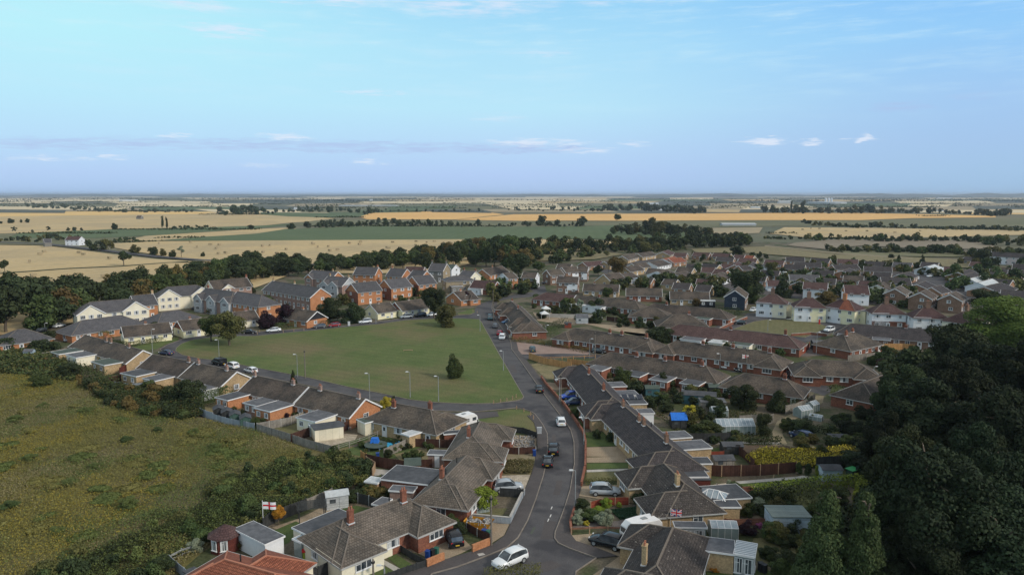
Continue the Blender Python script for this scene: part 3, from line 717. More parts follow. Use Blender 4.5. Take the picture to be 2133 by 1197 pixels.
def roundblobs(rng, R_, z0, z1, nb, rs=(.30, .46), shape='round'):
    out = []; zc = (z0+z1)/2; H = (z1-z0)/2
    for i in range(nb):
        d = dirs(rng, 1)[0]; f = rng.uniform(.35, .78); br = rng.uniform(*rs)
        x, y, z = d[0]*f*R_, d[1]*f*R_, d[2]*f*H
        if shape == 'cone': t = rng.random(); z = -H+2*H*t*.92; q = (1-t)*.8+.08; a = rng.uniform(0, 6.28); x, y = q*R_*.62*math.cos(a), q*R_*.62*math.sin(a); br = (.18+.42*(1-t))
        if shape == 'column': z = rng.uniform(-.8, .85)*H; a = rng.uniform(0, 6.28); x, y = .35*R_*math.cos(a), .35*R_*math.sin(a); br = .55
        out.append((x, y, zc+z, br*R_))
    return out
def trunkmesh(H, z0, r, rng, R_=3, limbs=6):
    b = MB(); z = 0; x = y = 0; rr = r; k = 5
    pts = [(0, 0, -.2)]
    for i in range(k): z = z0*1.5*(i+1)/k; x += rng.normal()*.08; y += rng.normal()*.08; pts.append((x, y, z))
    for i in range(k): b.tube(pts[i], pts[i+1], r*(1-.13*i), r*(1-.13*(i+1)), 7, cap=False)
    for i in range(limbs):
        a = rng.uniform(0, 6.28); s = pts[rng.integers(2, k+1)]; e = (s[0]+math.cos(a)*R_*.62, s[1]+math.sin(a)*R_*.62, s[2]+(H-s[2])*rng.uniform(.25, .6)); md = tuple((p+q)/2+(.3 if j == 2 else 0) for j, (p, q) in enumerate(zip(s, e)))
        b.tube(s, md, r*.42, r*.28, 5, cap=False); b.tube(md, e, r*.28, r*.08, 5, cap=False)
    return b.mesh('trunk', ['bark'], True)
TP = {}
def proto(kind, lod, var):
    k = (kind, lod, var)
    if k in TP: return TP[k]
    rng = np.random.default_rng(hash((len(kind)*31+ord(kind[0])*7+ord(kind[-1]), lod, var)) % 99991)
    # unit tree: height 10, crown radius 4
    nl = {0: 420, 1: 2400, 2: 9000, 3: 52000}[lod]; lf = {0: .95, 1: .42, 2: .23, 3: .105}[lod]
    if kind == 'round': bl = roundblobs(rng, 4, 1.6, 10, 26 if lod else 12); z0 = 2.6
    elif kind == 'bush': bl = roundblobs(rng, 4, -1.5, 9.2, 24 if lod else 10); z0 = .6
    elif kind == 'cone': bl = roundblobs(rng, 4, .4, 10, 34 if lod else 16, shape='cone'); z0 = 1.2
    elif kind == 'column': bl = roundblobs(rng, 4, .5, 10, 16, shape='column'); z0 = 1.0
    elif kind == 'lollipop': bl = roundblobs(rng, 4, 3.2, 10, 20, (.26, .4)); z0 = 4.2
    elif kind == 'sparse': bl = roundblobs(rng, 4, 2.5, 10, 15, (.16, .28)); z0 = 3.5; nl = int(nl*.5)
    elif kind == 'pine': bl = [(x, y, z, r*.62) for x, y, z, r in roundblobs(rng, 4, .6, 10.3, 64, shape='cone')]; z0 = 4.5
    elif kind == 'big': bl = roundblobs(rng, 4, .5, 10, 60, (.14, .30)); z0 = 3
    TP[k] = (crown('crown', bl, nl, lf, rng), trunkmesh(10, z0+1.2, .28, rng, 1.5 if kind in ('pine', 'cone') else 3.0, 8 if lod >= 1 else 3), 4.0+0.0)
    return TP[k]
TG = {}
def tree(label, kind, leaf, bx, by, ty, wpx, lod=1, group=None, name='tree', cat='tree', row=None, var=None, base=None, h=None, r=None, trunk=True):
    """foot pixel, row of the top, crown width in photo pixels -> a tree standing there at its real size"""
    q = P(bx, by) if base is None else Vector(base)
    H = hgt(by, ty) if h is None else h; Rr = wpx/2/ppm(by, H/2) if r is None else r
    v = var if var is not None else random.Random(int(bx*3+by)).randrange(3)
    cm, tm, _ = proto(kind, lod, v); rz = random.Random(int(bx*11+by*3)).uniform(0, 6.28)
    sc = (Rr/4.3, Rr/4.3, H/10.0)
    if trunk is None:
        o = inst(cm, name, None, q, rz, sc, m0=leaf); tag(o, label, cat, group)
        if row: rowadd(row, o, bx, label)
        return o
    root = empty(name, q, rz); tag(root, label, cat, group)
    if row: rowadd(row, root, bx, label)
    inst(cm, 'crown', root, sc=sc, m0=leaf)
    if trunk: inst(tm, 'trunk', root, sc=(min(Rr, H/2)/4.3*1.1, min(Rr, H/2)/4.3*1.1, H/10.0))
    return root
def bush(label, leaf, bx, by, w, h, lod=1, cat='bush', name='bush', row=None, group=None, d=None):
    """w,h in metres"""
    cm, tm, _ = proto('bush', lod, random.Random(int(bx*5+by)).randrange(3))
    o = inst(cm, name, None, P(bx, by), random.Random(int(bx)).uniform(0, 6.28), (w/8.4, (d or w)/8.4, h/9.6), m0=leaf); tag(o, label, cat, group)
    if row: rowadd(row, o, bx, label)
    return o

# ------------------------------------------------------------------ lines of things
def polylen(pts):
    out = [0]
    for a, b in zip(pts, pts[1:]): out.append(out[-1]+(b-a).length)
    return out
def along(pts, s):
    L = polylen(pts)
    for i in range(len(pts)-1):
        if s <= L[i+1] or i == len(pts)-2:
            t = (s-L[i])/(L[i+1]-L[i]+1e-9); d = (pts[i+1]-pts[i]).normalized(); return pts[i]+(pts[i+1]-pts[i])*t, d
def fence(label, px, h=1.7, m='fence_grey', post=2.4, pm=None, cat='fence', name='garden_fence', rail=False, th=.05, group=None):
    pts = [P(x, y) for x, y in px]; o0 = pts[0].copy(); root = empty(name, o0); tag(root, label, cat, group)
    b = MB(); pb_ = MB(); tot = 0
    for a, c in zip(pts, pts[1:]):
        a2 = a-o0; c2 = c-o0
        if rail:
            for z in (.35, .75, h-.1)[(0 if rail == 3 else 1):]: b.beam(a2+Vector((0,0,z)), c2+Vector((0,0,z)), .04, .10)
        else: b.beam(a2+Vector((0,0,h/2)), c2+Vector((0,0,h/2)), th, h)
        tot += (c-a).length
    b.build('rails' if rail else 'panels', [m], root)
    if post:
        pm_ = MB().box((0,0,(h+.08)/2), (.12,.12,h+.08)).mesh('post', [pm or m]); n = min(60, max(1, int(tot/post)))
        for i in range(n+1): q, d = along(pts, tot*i/n); inst(pm_, 'post', root, q-o0, math.atan2(d.y, d.x))
    return root
def wall(label, px, h=.8, m='brick_red', th=.25, cap='concrete', cat='garden wall', name='garden_wall', piers=0):
    pts = [P(x, y) for x, y in px]; o0 = pts[0].copy(); root = empty(name, o0); tag(root, label, cat); b = MB(); c_ = MB(); pr = MB()
    for a, c in zip(pts, pts[1:]):
        b.beam(a-o0+Vector((0,0,h/2)), c-o0+Vector((0,0,h/2)), th, h)
        if cap: c_.beam(a-o0+Vector((0,0,h+.03)), c-o0+Vector((0,0,h+.03)), th+.06, .06)
    b.build('wall', [m], root)
    if cap: c_.build('coping', [cap], root)
    if piers:
        L = polylen(pts)[-1]; n = max(1, int(L/piers)); pm_ = MB().box((0,0,h/2+.1), (.38,.38,h+.2)).mesh('pier', [m])
        for i in range(n+1): q, d = along(pts, L*i/n); inst(pm_, 'pier', root, q-o0, math.atan2(d.y, d.x))
    return root
def hedge(label, px, h=1.5, w=1.0, leaf='leaf_dark', dens=34, size=.13, cat='hedge', name='hedge', rough=.10, seed=3, group=None, row=None, wob=.0):
    pts = [P(x, y) for x, y in px]; rng = np.random.default_rng(seed+int(px[0][0])); L = polylen(pts)[-1]; n = int(dens*L*(2*h+w))
    n = min(n, 60000); o0 = pts[0].copy(); hw = w/2; per = 2*h+w; pos = []; nr = []
    S_ = rng.random(n)*L; A = rng.random(n)*per; LL = polylen(pts)
    for s, a in zip(S_, A):
        q, d = along(pts, s); sx, sy = -d.y, d.x
        k = 1+wob*math.sin(s*1.3+seed)+wob*.7*math.sin(s*3.1); hh = h*k
        if a < h: c, z, nn = -hw, a*k, (-sx, -sy, .2)
        elif a < h+w: c, z, nn = a-h-hw, hh, (0, 0, 1)
        else: c, z, nn = hw, (a-h-w)*k, (sx, sy, .2)
        ed = max(0, z/hh-.75)*.5*hw; c -= math.copysign(min(ed, abs(c)), c)
        pos.append((q.x-o0.x+sx*c, q.y-o0.y+sy*c, z)); nr.append(nn)
    pos = np.array(pos)+rng.normal(scale=rough, size=(n, 3)); nr = np.array(nr)+rng.normal(scale=.5, size=(n, 3)); nr /= np.linalg.norm(nr, axis=1)[:, None]
    me = quads('hedge', pos, nr, size*rng.uniform(.6, 1.4, n), rng, [leaf])
    o = inst(me, name, None, o0); tag(o, label, cat, group)
    if row: rowadd(row, o, px[0][0], label)
    return o
def lamp(label, bx, by, ty, side=1, row=None, mtl='galv', bracket=True):
    H = hgt(by, ty); root = empty('street_lamp', P(bx, by), 0 if side > 0 else math.pi); tag(root, label, 'street lamp', 'street lamps')
    if row: rowadd(row, root, bx, label)
    MB().tube((0,0,0),(0,0,1.2),.11,.10).tube((0,0,1.2),(0,0,H-.1),.075,.05).tube((0,0,H-.1),(.45,0,H),.045,.04).build('pole', [mtl], root)
    MB().box((.62,0,H),(.62,.28,.16), taper=.8).build('lamp_head', ['lamp_white'], root)
    return root
def pole(label, bx, by, ty, row=None, arm=True, mtl='pole_wood', r=.14):
    H = hgt(by, ty); root = empty('telegraph_pole', P(bx, by)); tag(root, label, 'telegraph pole', 'telegraph poles')
    if row: rowadd(row, root, bx, label)
    MB().tube((0,0,0),(0,0,H),r,r*.7).build('pole', [mtl], root)
    if arm:
        b = MB().tube((0,0,H-.5),(0,0,H-.35),.22,.22)
        for i in range(6): a = i*1.05; b.tube((.2*math.cos(a),.2*math.sin(a),H-.45),(.2*math.cos(a),.2*math.sin(a),H-.25),.03)
        b.build('cable_ring', ['black_metal'], root)
    return root
def surf(name, px, m, z=.004, raised=None, kind='structure', label=None):
    pts = [P(x, y) for x, y in px]; o0 = pts[0].copy(); b = MB()
    q = [(p.x-o0.x, p.y-o0.y) for p in pts]
    if raised: b.prism(q, 0, raised)
    else:
        ar = sum(q[i][0]*q[(i+1) % len(q)][1]-q[(i+1) % len(q)][0]*q[i][1] for i in range(len(q)))
        b.poly([(x, y, 0) for x, y in (q if ar > 0 else q[::-1])])
    o = b.build(name, [m], None, (o0.x, o0.y, z if not raised else 0)); o['kind'] = kind
    return o
def strip(name, px, w, m, z0, z1, kind='structure'):
    pts = [P(x, y) for x, y in px]; o0 = pts[0].copy(); b = MB()
    for a, c in zip(pts, pts[1:]): b.beam(a-o0+Vector((0,0,(z0+z1)/2)), c-o0+Vector((0,0,(z0+z1)/2)), w, z1-z0)
    o = b.build(name, [m], None, o0); o['kind'] = kind; return o
# ================================================================== GROUND AND FIELDS
g = MB().poly([(-60000,-3000,0),(60000,-3000,0),(60000,60000,0),(-60000,60000,0)]).build('ground', ['far_land']); g['kind'] = 'structure'; g.location.z = -.06
surf('ground', [(-900,1260),(3000,1260),(2400,560),(2133,520),(1700,505),(1200,500),(1060,520),(560,548),(480,590),(200,620),(-100,650),(-900,900)], 'ground', -.02)
# far patchwork of stubble, crops and woodland edges
rr = random.Random(5); zi = .10
for y0, y1, k in ((407.3, 409.5, 16), (409.2, 412, 16), (412, 415.5, 15), (415.3, 419.5, 15), (419, 424, 14), (424, 430, 12), (430, 437, 10), (437, 443, 8)):
    x = -250.0
    while x < 2400:
        w_ = rr.uniform(60, 300); c_ = rr.choice(['far_pale','far_dark','dull_green','stubble_dull','far_pale','crop_green','far_pale','stubble'] if y0 > 409.4 else ['far_dark','far_pale','far_pale','dull_green','brown_field'])
        if x > 1000 and c_ == 'far_pale' and rr.random() < .35: c_ = 'far_dark'
        a, b_ = rr.uniform(-.4, .4)*(y1-y0), rr.uniform(-.4, .4)*(y1-y0); sk = rr.uniform(-40, 40)
        if rr.random() < .85: surf('field', [(x, y0+a*.5), (x+w_, y0+b_*.5), (x+w_+sk, y1+b_*.5), (x+sk, y1+a*.5)], c_, zi)
        x += w_*rr.uniform(.8, 1.1); zi += .004
zi = 1.0
def field(px, m):
    global zi
    zi += .012; surf('field', px, m, zi-.8)
field([(-300,444),(130,441),(300,440),(530,441),(655,450),(660,458),(540,471),(420,474),(237,478),(40,486),(-300,490)], 'stubble')
field([(-300,443),(130,440.5),(300,440),(450,441.5),(420,446),(300,447),(150,449),(-300,456)], 'golden')
field([(60,434),(190,433),(300,434),(305,437.5),(180,439.5),(60,440)], 'stubble_dull')
field([(38,486),(237,477.5),(420,474),(535,470.5),(620,466),(560,474),(500,478),(440,482.5),(300,491.5),(200,496),(90,497),(20,495)], 'crop_green')
field([(300,492),(440,483),(520,478),(600,474),(620,477),(530,487),(420,494),(330,501),(236,503)], 'stubble')
field([(530,446),(600,446),(640,451),(700,455),(640,462),(530,469)], 'stubble')
field([(540,439),(620,438),(758,439),(800,440),(760,451),(687,453.6),(600,451),(545,447)], 'crop_green')
field([(780.6,441),(900,440),(1011,441),(1051,447),(948,457.5),(765,457),(748,452)], 'orange_field')
field([(948,458),(1070,446.5),(1290,445.5),(1500,444.6),(1660,443.5),(1800,444),(1960,447),(2074,450),(2074,453),(1900,454.5),(1795,458.6),(1600,458.6),(1300,460),(1070,460)], 'orange_field')
field([(660,459),(765,458),(948,459),(1070,461.5),(1300,461),(1600,459.5),(1795,459.5),(1900,456),(2074,454.5),(2133,454),(2600,456),(2600,478),(2133,477),(1973,475),(1821,472),(1633,471),(1480,474),(1290,470),(1070,473),(745,472),(650,470),(600,468)], 'dull_green')
field([(1960,436),(2200,433),(2600,437),(2600,448),(2133,447),(2020,446),(1980,441)], 'golden')
field([(1640,433),(1900,430),(2300,433),(2300,437),(1960,437),(1640,438)], 'stubble_dull')
field([(1265,426),(1640,425),(1700,431),(1600,436),(1270,437)], 'far_pale')
field([(1395,437.5),(1560,436),(1640,438),(1630,443),(1400,443)], 'brown_field')
field([(330,501.5),(420,494),(530,487.5),(593,478),(745,471.5),(1070,473),(1212,472),(1290,469),(1400,474),(1500,492),(1340,502),(1237,498),(1070,498.5),(530,502)], 'crop_green')
field([(235,508),(330,503),(530,501.8),(1070,498.3),(1230,500),(1330,508),(1225,520),(1000,545),(900,570),(700,570),(560,555),(420,545),(320,531),(240,517)], 'stubble')
field([(-300,507),(96,512.5),(177,523),(253,533),(329,541),(420,545.5),(354,547),(253,555),(142,560),(0,570.5),(-300,580)], 'stubble')
field([(-300,582),(0,572),(142,561.5),(253,556.5),(354,548.5),(440,548),(560,556),(600,575),(480,620),(300,650),(0,700),(-300,760)], 'stubble')
field([(-300,488),(38,487),(20,495),(90,497.5),(200,497),(300,493),(236,504),(177,520),(96,511),(-300,505)], 'dull_green')
field([(1603,487),(1633.5,474),(1821,475),(1973,478),(2200,482),(2600,486),(2600,494),(2133,490),(1846,497),(1676.5,495)], 'stubble')
field([(1440,476),(1589,474),(1581,486),(1521,489),(1450,487)], 'stubble_dull')
field([(1656,506),(1732,500),(2023,501),(2090,518),(1960,520),(1795,512),(1720,520),(1640,512)], 'brown_field')
field([(1752,522),(1998,526),(2060,531),(1990,536),(1846,534),(1760,530)], 'dull_green')
field([(1440,520),(1593,514),(1745,531),(1846,534),(2060,545),(2040,560),(1900,552),(1700,538),(1560,528),(1450,527)], 'dry_grass')
field([(1090,530),(1240,525),(1300,530),(1240,541),(1120,545)], 'dry_grass')
surf('farm_track', [(1593,512),(1745,527),(1900,538),(1900,540),(1745,530),(1593,514)], 'track', .5)
# country road past the trees and farm tracks
def ribbon(name, c, w, m, z):
    pts = [P(x, y) for x, y in c]; L_ = []; R_ = []
    for i, p in enumerate(pts):
        d = (pts[min(i+1, len(pts)-1)]-pts[max(i-1, 0)]).normalized(); n_ = Vector((-d.y, d.x, 0)); L_.append(p+n_*w/2); R_.append(p-n_*w/2)
    b = MB(); o0 = pts[0]
    for i in range(len(pts)-1): b.poly([R_[i]-o0, R_[i+1]-o0, L_[i+1]-o0, L_[i]-o0])
    o = b.build(name, [m], None, (o0.x, o0.y, z)); o['kind'] = 'structure'; return o
ribbon('country_road', [(-300,498),(0,505.5),(96,509),(177,518),(253,527),(329,536),(420,543),(560,549),(760,556)], 7, 'asphalt', .62)
ribbon('field_track', [(-200,584),(0,571),(142,560.5),(253,555.5),(354,548),(430,544)], 4, 'dull_green', .64)
ribbon('field_track', [(1070,461),(1270,459),(1330,457.5)], 4, 'far_pale', .66)
# ------------------------------------------------------------------ village ground
surf('meadow', [(-900,1300),(330,1230),(420,1150),(610,1040),(760,960),(770,930),(640,930),(545,900),(420,868),(300,855),(180,800),(120,745),(0,730),(-400,760)], 'meadow', .004)
LEFTK = [(850,1260),(900,1195),(954,1180),(1021,1155),(1056,1140),(1079,1119.6),(1099,1084),(1117,1037),(1132,990),(1138,962),(1141,930),(1140,903),(1131,885),(1122,872),(1114,862),(1104,856)]
SIDES = [(1104,856),(1090,851.5),(1075,849),(1041,852.7),(990,857),(960,857),(905,855),(858,850),(792,837),(726,823),(640,802),(540,783),(454,766),(400,757),(362,749),(344,739),(333,727),(350,717),(379,707.5),(407,701.5),(440,697),(480,692),(531,691),(600,687),(650,682),(700,680.5),(786,670),(846,661.5),(900,658),(953,657),(980,655),(988,651)]
GREEN = [(1090.6,825.7),(1088,831),(1078,834),(1060,836.5),(1032,840),(973,841),(905,838),(858,833),(791,819),(726,806),(639,786),(539,767),(454,750.6),(416,747),(380,739.5),(366,731),(367,725),(378,716),(397,709),(435,703),(470,700),(531,700),(600,693),(644,689),(719,681.3),(786,675.6),(846,667),(900,664),(953,663),(998,665),(1003,671),(1012,688),(1019,700),(1040,738),(1070,790)]
RIGHTK = [(1189,1260),(1200,1190),(1242,1162),(1186,1142),(1163,1131),(1155.5,1121),(1156.5,1108),(1163,1092),(1177,1055),(1188,1019),(1196.5,966.6),(1195.5,920),(1189,896),(1177,877),(1166,864),(1152.5,846),(1140,830),(1115,795.6),(1085,752.5),(1066,728),(1063.8,711),(1048.8,688.8),(1032,664),(1024,642),(1026,629)]
UPL = [(988,651),(990,641),(1000,632.5),(1013,628.5),(1026,627)]
surf('road', LEFTK + SIDES[1:] + UPL[1:] + RIGHTK[::-1][1:], 'asphalt', .008)
surf('road', [(1013,628.5),(1026,629.5),(1060,622),(1105,618),(1140,612),(1135,594),(1100,598),(1112,608),(1060,615)], 'asphalt', .010)
surf('village_green', GREEN, 'green_grass', .004, raised=.10)
strip('kerb', GREEN + [GREEN[0]], .14, 'kerb_stone', 0, .12)
strip('kerb', LEFTK, .14, 'kerb_stone', 0, .13); strip('kerb', RIGHTK, .14, 'kerb_stone', 0, .13)
strip('kerb', SIDES, .13, 'kerb_stone', 0, .12)
PO = [(1107,1260),(1232,1197),(1286,1158),(1240,1140),(1200,1127),(1190,1114),(1188,1092),(1197,1063),(1211.6,1013),(1218,978),(1219,925),(1215,905),(1202,884),(1176,848),(1140,808),(1126,788),(1102,756),(1080,730),(1075,708),(1060,686),(1042,662),(1034,642),(1036,628)]
surf('pavement', RIGHTK[2:] + PO[::-1][:-2], 'asphalt_pave', 0, raised=.11)
PI = [(800,1230),(840,1195),(889,1180),(925,1166),(983,1148.6),(1025,1135),(1052,1115),(1065.4,1086),(1087.7,1032.6),(1106,991),(1115,960),(1120,905.7),(1112,880),(1098,866)]
surf('pavement', LEFTK[1:-1] + PI[::-1], 'asphalt_pave', 0, raised=.11)
surf('grass_verge', [(1104,857.5),(1112,866),(1120,880),(1135,900),(1118,903),(1062,895),(1020,885),(965,878),(1000,872),(1040,868),(1036,858),(1060,852.5),(1090,853)], 'green_grass', .03)
surf('gravel_parking', [(920,858),(960,859),(1036,856),(1042,866),(1005,871),(985,874),(915,872),(890,862)], 'asphalt_pave', .02)
# upper verges and front lawns
surf('grass_verge', [(265,726),(300,716),(352,705),(372,700),(372,708),(345,717),(325,727),(300,730)], 'green_grass', .03)
surf('grass_verge', [(531,688),(600,682),(690,674),(700,679),(600,685.5),(531,690)], 'lawn_dry', .03)
surf('grass_verge', [(953,652),(985,643),(990,650),(980,654),(955,656)], 'green_grass', .03)
# cul-de-sac and second green on the right
surf('road', [(1066,731),(1085,750),(1100,748),(1180,744),(1262,747),(1262,739),(1175,735),(1100,737)], 'asphalt', .012)
surf('gravel_lot', [(1076,738),(1072,712),(1110,716),(1180,722),(1232,732),(1225,738),(1175,736)], 'pink_gravel', .02)
surf('gravel_drive', [(1190,725),(1220,712),(1262,722),(1240,735)], 'asphalt_pave', .024)
SG = [(1527,686),(1545,679),(1570,670),(1598,665.5),(1650,666),(1700,672),(1722,680),(1722,684),(1700,693),(1676,703),(1640,699),(1580,691)]
surf('road', [(1480,684),(1510,672),(1545,662),(1558,652),(1600,652),(1650,655),(1710,661),(1790,668),(1850,675),(1850,690),(1768,700),(1740,690),(1700,706),(1670,716),(1640,708),(1560,694)], 'asphalt', .012)
surf('small_green', SG, 'lawn_dry', 0, raised=.1); strip('kerb', SG+[SG[0]], .13, 'kerb_stone', 0, .12)
surf('road', [(1515,775),(1590,762),(1640,778),(1700,788),(1735,800),(1728,818),(1716,824),(1668,808),(1640,790),(1560,775)], 'asphalt', .012)
surf('road', [(1440,757),(1470,764),(1540,775),(1590,770),(1560,762),(1500,756)], 'asphalt', .014)
surf('road', [(1895,565),(1925,562),(1960,572),(2000,590),(2040,612),(2060,625),(2010,625),(1968,612),(1930,590)], 'asphalt', .012)
surf('road', [(1230,556),(1300,545),(1370,533),(1400,532),(1370,542),(1310,553),(1262,570)], 'asphalt', .012)
surf('dirt_track', [(1608,1010),(1612,975),(1608,900),(1618,878),(1650,860),(1690,832),(1700,824),(1716,824),(1714,838),(1680,862),(1640,880),(1628,900),(1640,925),(1700,930),(1700,945),(1650,940),(1630,925)], 'track', .016)
surf('soil_bed', [(1540,925),(1640,928),(1680,938),(1600,948),(1560,950)], 'soil', .018)
surf('concrete_path', [(1440,927),(1540,923),(1626,925),(1626,921),(1540,919),(1440,923)], 'concrete', .024)
surf('lawn', [(1450,932),(1505,932),(1510,940),(1460,944)], 'lawn', .02)
surf('vegetable_plot', [(1640,880),(1700,868),(1780,880),(1800,930),(1740,960),(1700,925),(1650,900)], 'ground', .014)
# near plots between the road and the right-hand bungalows
surf('front_lawn', [(1157,818),(1182,818),(1210,822),(1182,826),(1166,826)], 'lawn', .02)
surf('front_lawn', [(1160,830),(1212,829),(1228,842),(1180,846),(1170,842)], 'lawn', .02)
surf('gravel_drive', [(1134,795),(1170,798),(1210,800),(1212,806),(1160,812),(1146,810)], 'gravel', .02)
surf('rough_plot', [(1106,760),(1130,752),(1180,762),(1200,772),(1190,790),(1140,790)], 'dry_grass', .016)
surf('front_lawn', [(1203,876),(1240,874),(1260,884),(1226,890),(1206,890)], 'lawn', .02)
surf('front_lawn', [(1220,900),(1282,898),(1300,928),(1222,930)], 'lawn', .022)
surf('gravel_garden', [(1222,931),(1300,929),(1318,952),(1222,950)], 'gravel', .02)
surf('gravel_garden', [(1222,952),(1310,950),(1322,962),(1222,963)], 'gravel', .018)
surf('front_lawn', [(1222,965),(1322,963),(1326,974),(1222,977)], 'lawn', .02)
surf('garden_path', [(1222,978),(1322,975),(1322,979),(1222,983)], 'concrete', .022)
surf('front_lawn', [(1222,983),(1312,980),(1312,1000),(1220,1002)], 'lawn_dry', .018)
surf('gravel_drive', [(1211,1012),(1300,1009),(1330,1042),(1300,1046),(1206,1032)], 'gravel', .02)
surf('block_drive', [(1300,1009),(1316,1008),(1350,1042),(1330,1042)], 'block_pave', .022)
surf('pink_gravel_bed', [(1196,1090),(1290,1084),(1330,1040),(1352,1040),(1376,1090),(1300,1098),(1192,1098)], 'block_pave', .018)
surf('ground_cover', [(1270,1062),(1345,1055),(1352,1078),(1292,1082)], 'leaf_ground', .03)
surf('gravel_drive', [(1190,1114),(1240,1110),(1310,1114),(1325,1140),(1290,1158),(1240,1140),(1200,1127)], 'gravel', .018)
surf('gravel_garden', [(1232,1199),(1290,1158),(1330,1150),(1330,1240),(1200,1240)], 'gravel', .02)
# near plots on the left of the road
surf('gravel_drive', [(885,1120),(950,1108),(985,1140),(960,1152),(926,1165),(900,1150),(868,1132)], 'gravel', .02)
surf('gravel_drive', [(842,1135),(880,1140),(925,1163),(912,1170),(870,1152),(842,1145)], 'gravel', .022)
surf('front_lawn', [(795,1150),(815,1147),(860,1176),(838,1187)], 'lawn', .02)
surf('front_lawn', [(744,1186),(780,1172),(820,1186),(800,1230),(740,1230)], 'lawn', .02)
surf('garden_path', [(780,1163),(790,1160),(838,1186),(826,1192)], 'concrete', .024)
surf('gravel_drive', [(965,1078),(1040,1090),(1062,1090),(1050,1114),(1025,1130),(985,1110),(960,1095)], 'gravel', .02)
surf('front_yard', [(1040,990),(1105,988),(1090,1026),(1084,1034),(1055,1030),(1035,1010)], 'slabs', .02)
surf('dry_lawn', [(1045,960),(1114,962),(1106,988),(1044,988)], 'dry_grass', .022)
surf('gravel_yard', [(1055,905),(1118,908),(1116,938),(1060,938)], 'gravel', .02)
surf('dry_yard', [(1045,940),(1116,940),(1114,960),(1045,957)], 'track', .02)
surf('front_garden', [(990,1058),(1058,1058),(1040,1082),(985,1074)], 'lawn_dry', .02)
surf('back_lawn', [(702,1062),(740,1052),(770,1058),(735,1080)], 'lawn', .02)
surf('back_lawn', [(568,1105),(616,1085),(640,1095),(600,1130),(580,1140)], 'lawn', .018)
surf('stone_path', [(566,1098),(620,1080),(650,1066),(680,1050),(720,1056),(700,1064),(640,1086),(590,1106)], 'gravel', .016)
surf('block_drive', [(598,1160),(640,1158),(680,1172),(690,1230),(640,1230),(560,1190)], 'block_pave', .02)
surf('back_lawn', [(790,988),(845,984),(852,996),(800,1002)], 'lawn', .02)
surf('patio', [(772,975),(850,982),(852,986),(780,990)], 'concrete', .018)
surf('back_garden', [(705,940),(830,905),(880,930),(800,960)], 'lawn', .016)
surf('back_garden', [(820,945),(950,925),(960,955),(840,965)], 'dry_grass', .02)
surf('back_garden', [(552,898),(655,868),(690,870),(620,905),(610,920)], 'lawn_dry', .016)
surf('patio', [(636,928),(700,902),(745,905),(740,915),(665,935)], 'slabs', .02)
surf('lawn_strip', [(672,935),(790,900),(800,905),(690,940)], 'lawn', .018)
surf('back_garden', [(425,842),(480,828),(545,845),(560,870),(470,880),(430,860)], 'dry_grass', .016)
surf('back_garden', [(500,855),(600,840),(640,862),(560,884),(520,880)], 'lawn_dry', .018)
surf('back_lawn', [(1524,1008),(1700,994),(1712,1000),(1640,1010),(1548,1016)], 'lawn', .02)
surf('gravel_path', [(1520,1003),(1660,992),(1672,990),(1700,994),(1680,996),(1530,1008)], 'concrete', .024)
surf('patio', [(1480,1010),(1520,1004),(1530,1018),(1500,1030)], 'slabs', .02)
surf('back_lawn', [(1570,1120),(1650,1118),(1660,1160),(1590,1180),(1560,1150)], 'lawn_dry', .02)
surf('patio', [(1545,1050),(1600,1056),(1596,1080),(1550,1076)], 'gravel', .02)
surf('back_lawn', [(1455,1190),(1600,1185),(1640,1230),(1440,1230)], 'lawn', .018)
for px_, m_ in (([(1110,650),(1170,652),(1240,668),(1180,676),(1120,668)], 'gravel'), ([(1180,650),(1300,652),(1310,672),(1200,668)], 'ground'), ([(1210,672),(1330,680),(1400,700),(1330,700)], 'gravel'),
                ([(1300,690),(1390,700),(1380,712),(1300,705)], 'lawn_dry'), ([(1390,720),(1440,716),(1480,722),(1450,728)], 'gravel'), ([(1330,770),(1420,790),(1480,806),(1440,830),(1350,800)], 'gravel'),
                ([(1250,790),(1330,800),(1380,850),(1300,840)], 'ground'), ([(1640,715),(1700,720),(1720,740),(1650,742)], 'block_pave')):
    surf('garden_ground', px_, m_, .01)
for x, y in ((1146.8,1073.5),(1142,1082.5),(1149,1057)):   # worn centre marks
    a = P(x, y); MB().box((0,0,0), (.13,.9,.004)).build('road_marking', ['road_paint'], None, (a.x, a.y, .016), R(-14))['kind'] = 'structure'
for pxs in ([(1636,664),(1650,666),(1662,664),(1650,662.5)],):
    surf('road_marking', pxs, 'road_paint', .02)
surf('tarmac_patch', [(1125,1122),(1135,1082),(1160,1086),(1153,1105),(1153,1122)], 'asphalt_pave', .012)
surf('drain_cover', [(994,1154),(1006,1152),(1011,1156),(998,1159)], 'concrete', .115)
# low hills along the horizon
def ridge(name, y, x0, x1, hm, m, seed):
    rng = random.Random(seed); pts = []; n = 90
    D = y; b = MB(); prev = None
    for i in range(n+1):
        x = x0+(x1-x0)*i/n; t = i/n; hh = hm*(.35+.65*math.sin(math.pi*t)**.7)*(.75+.25*math.sin(i*.31+seed)+.18*math.sin(i*.83+1))+rng.uniform(-3, 4)
        cur = [(x, D-900, 0), (x, D-250, hh*.7), (x, D, hh), (x, D+500, hh*.6), (x, D+1200, 0)]
        if prev:
            for j in range(4): b.poly([prev[j], cur[j], cur[j+1], prev[j+1]])
        prev = cur
    o = b.build(name, [m]); o['kind'] = 'structure'
ridge('hills', 17000, -16000, -1500, 52, 'far_dark', 3); ridge('hills', 15500, -2500, 14000, 60, 'far_dark', 9); ridge('hills', 14000, 4200, 15500, 66, 'far_dark', 14); ridge('hills', 21000, -20000, 20000, 50, 'far_dark', 21)
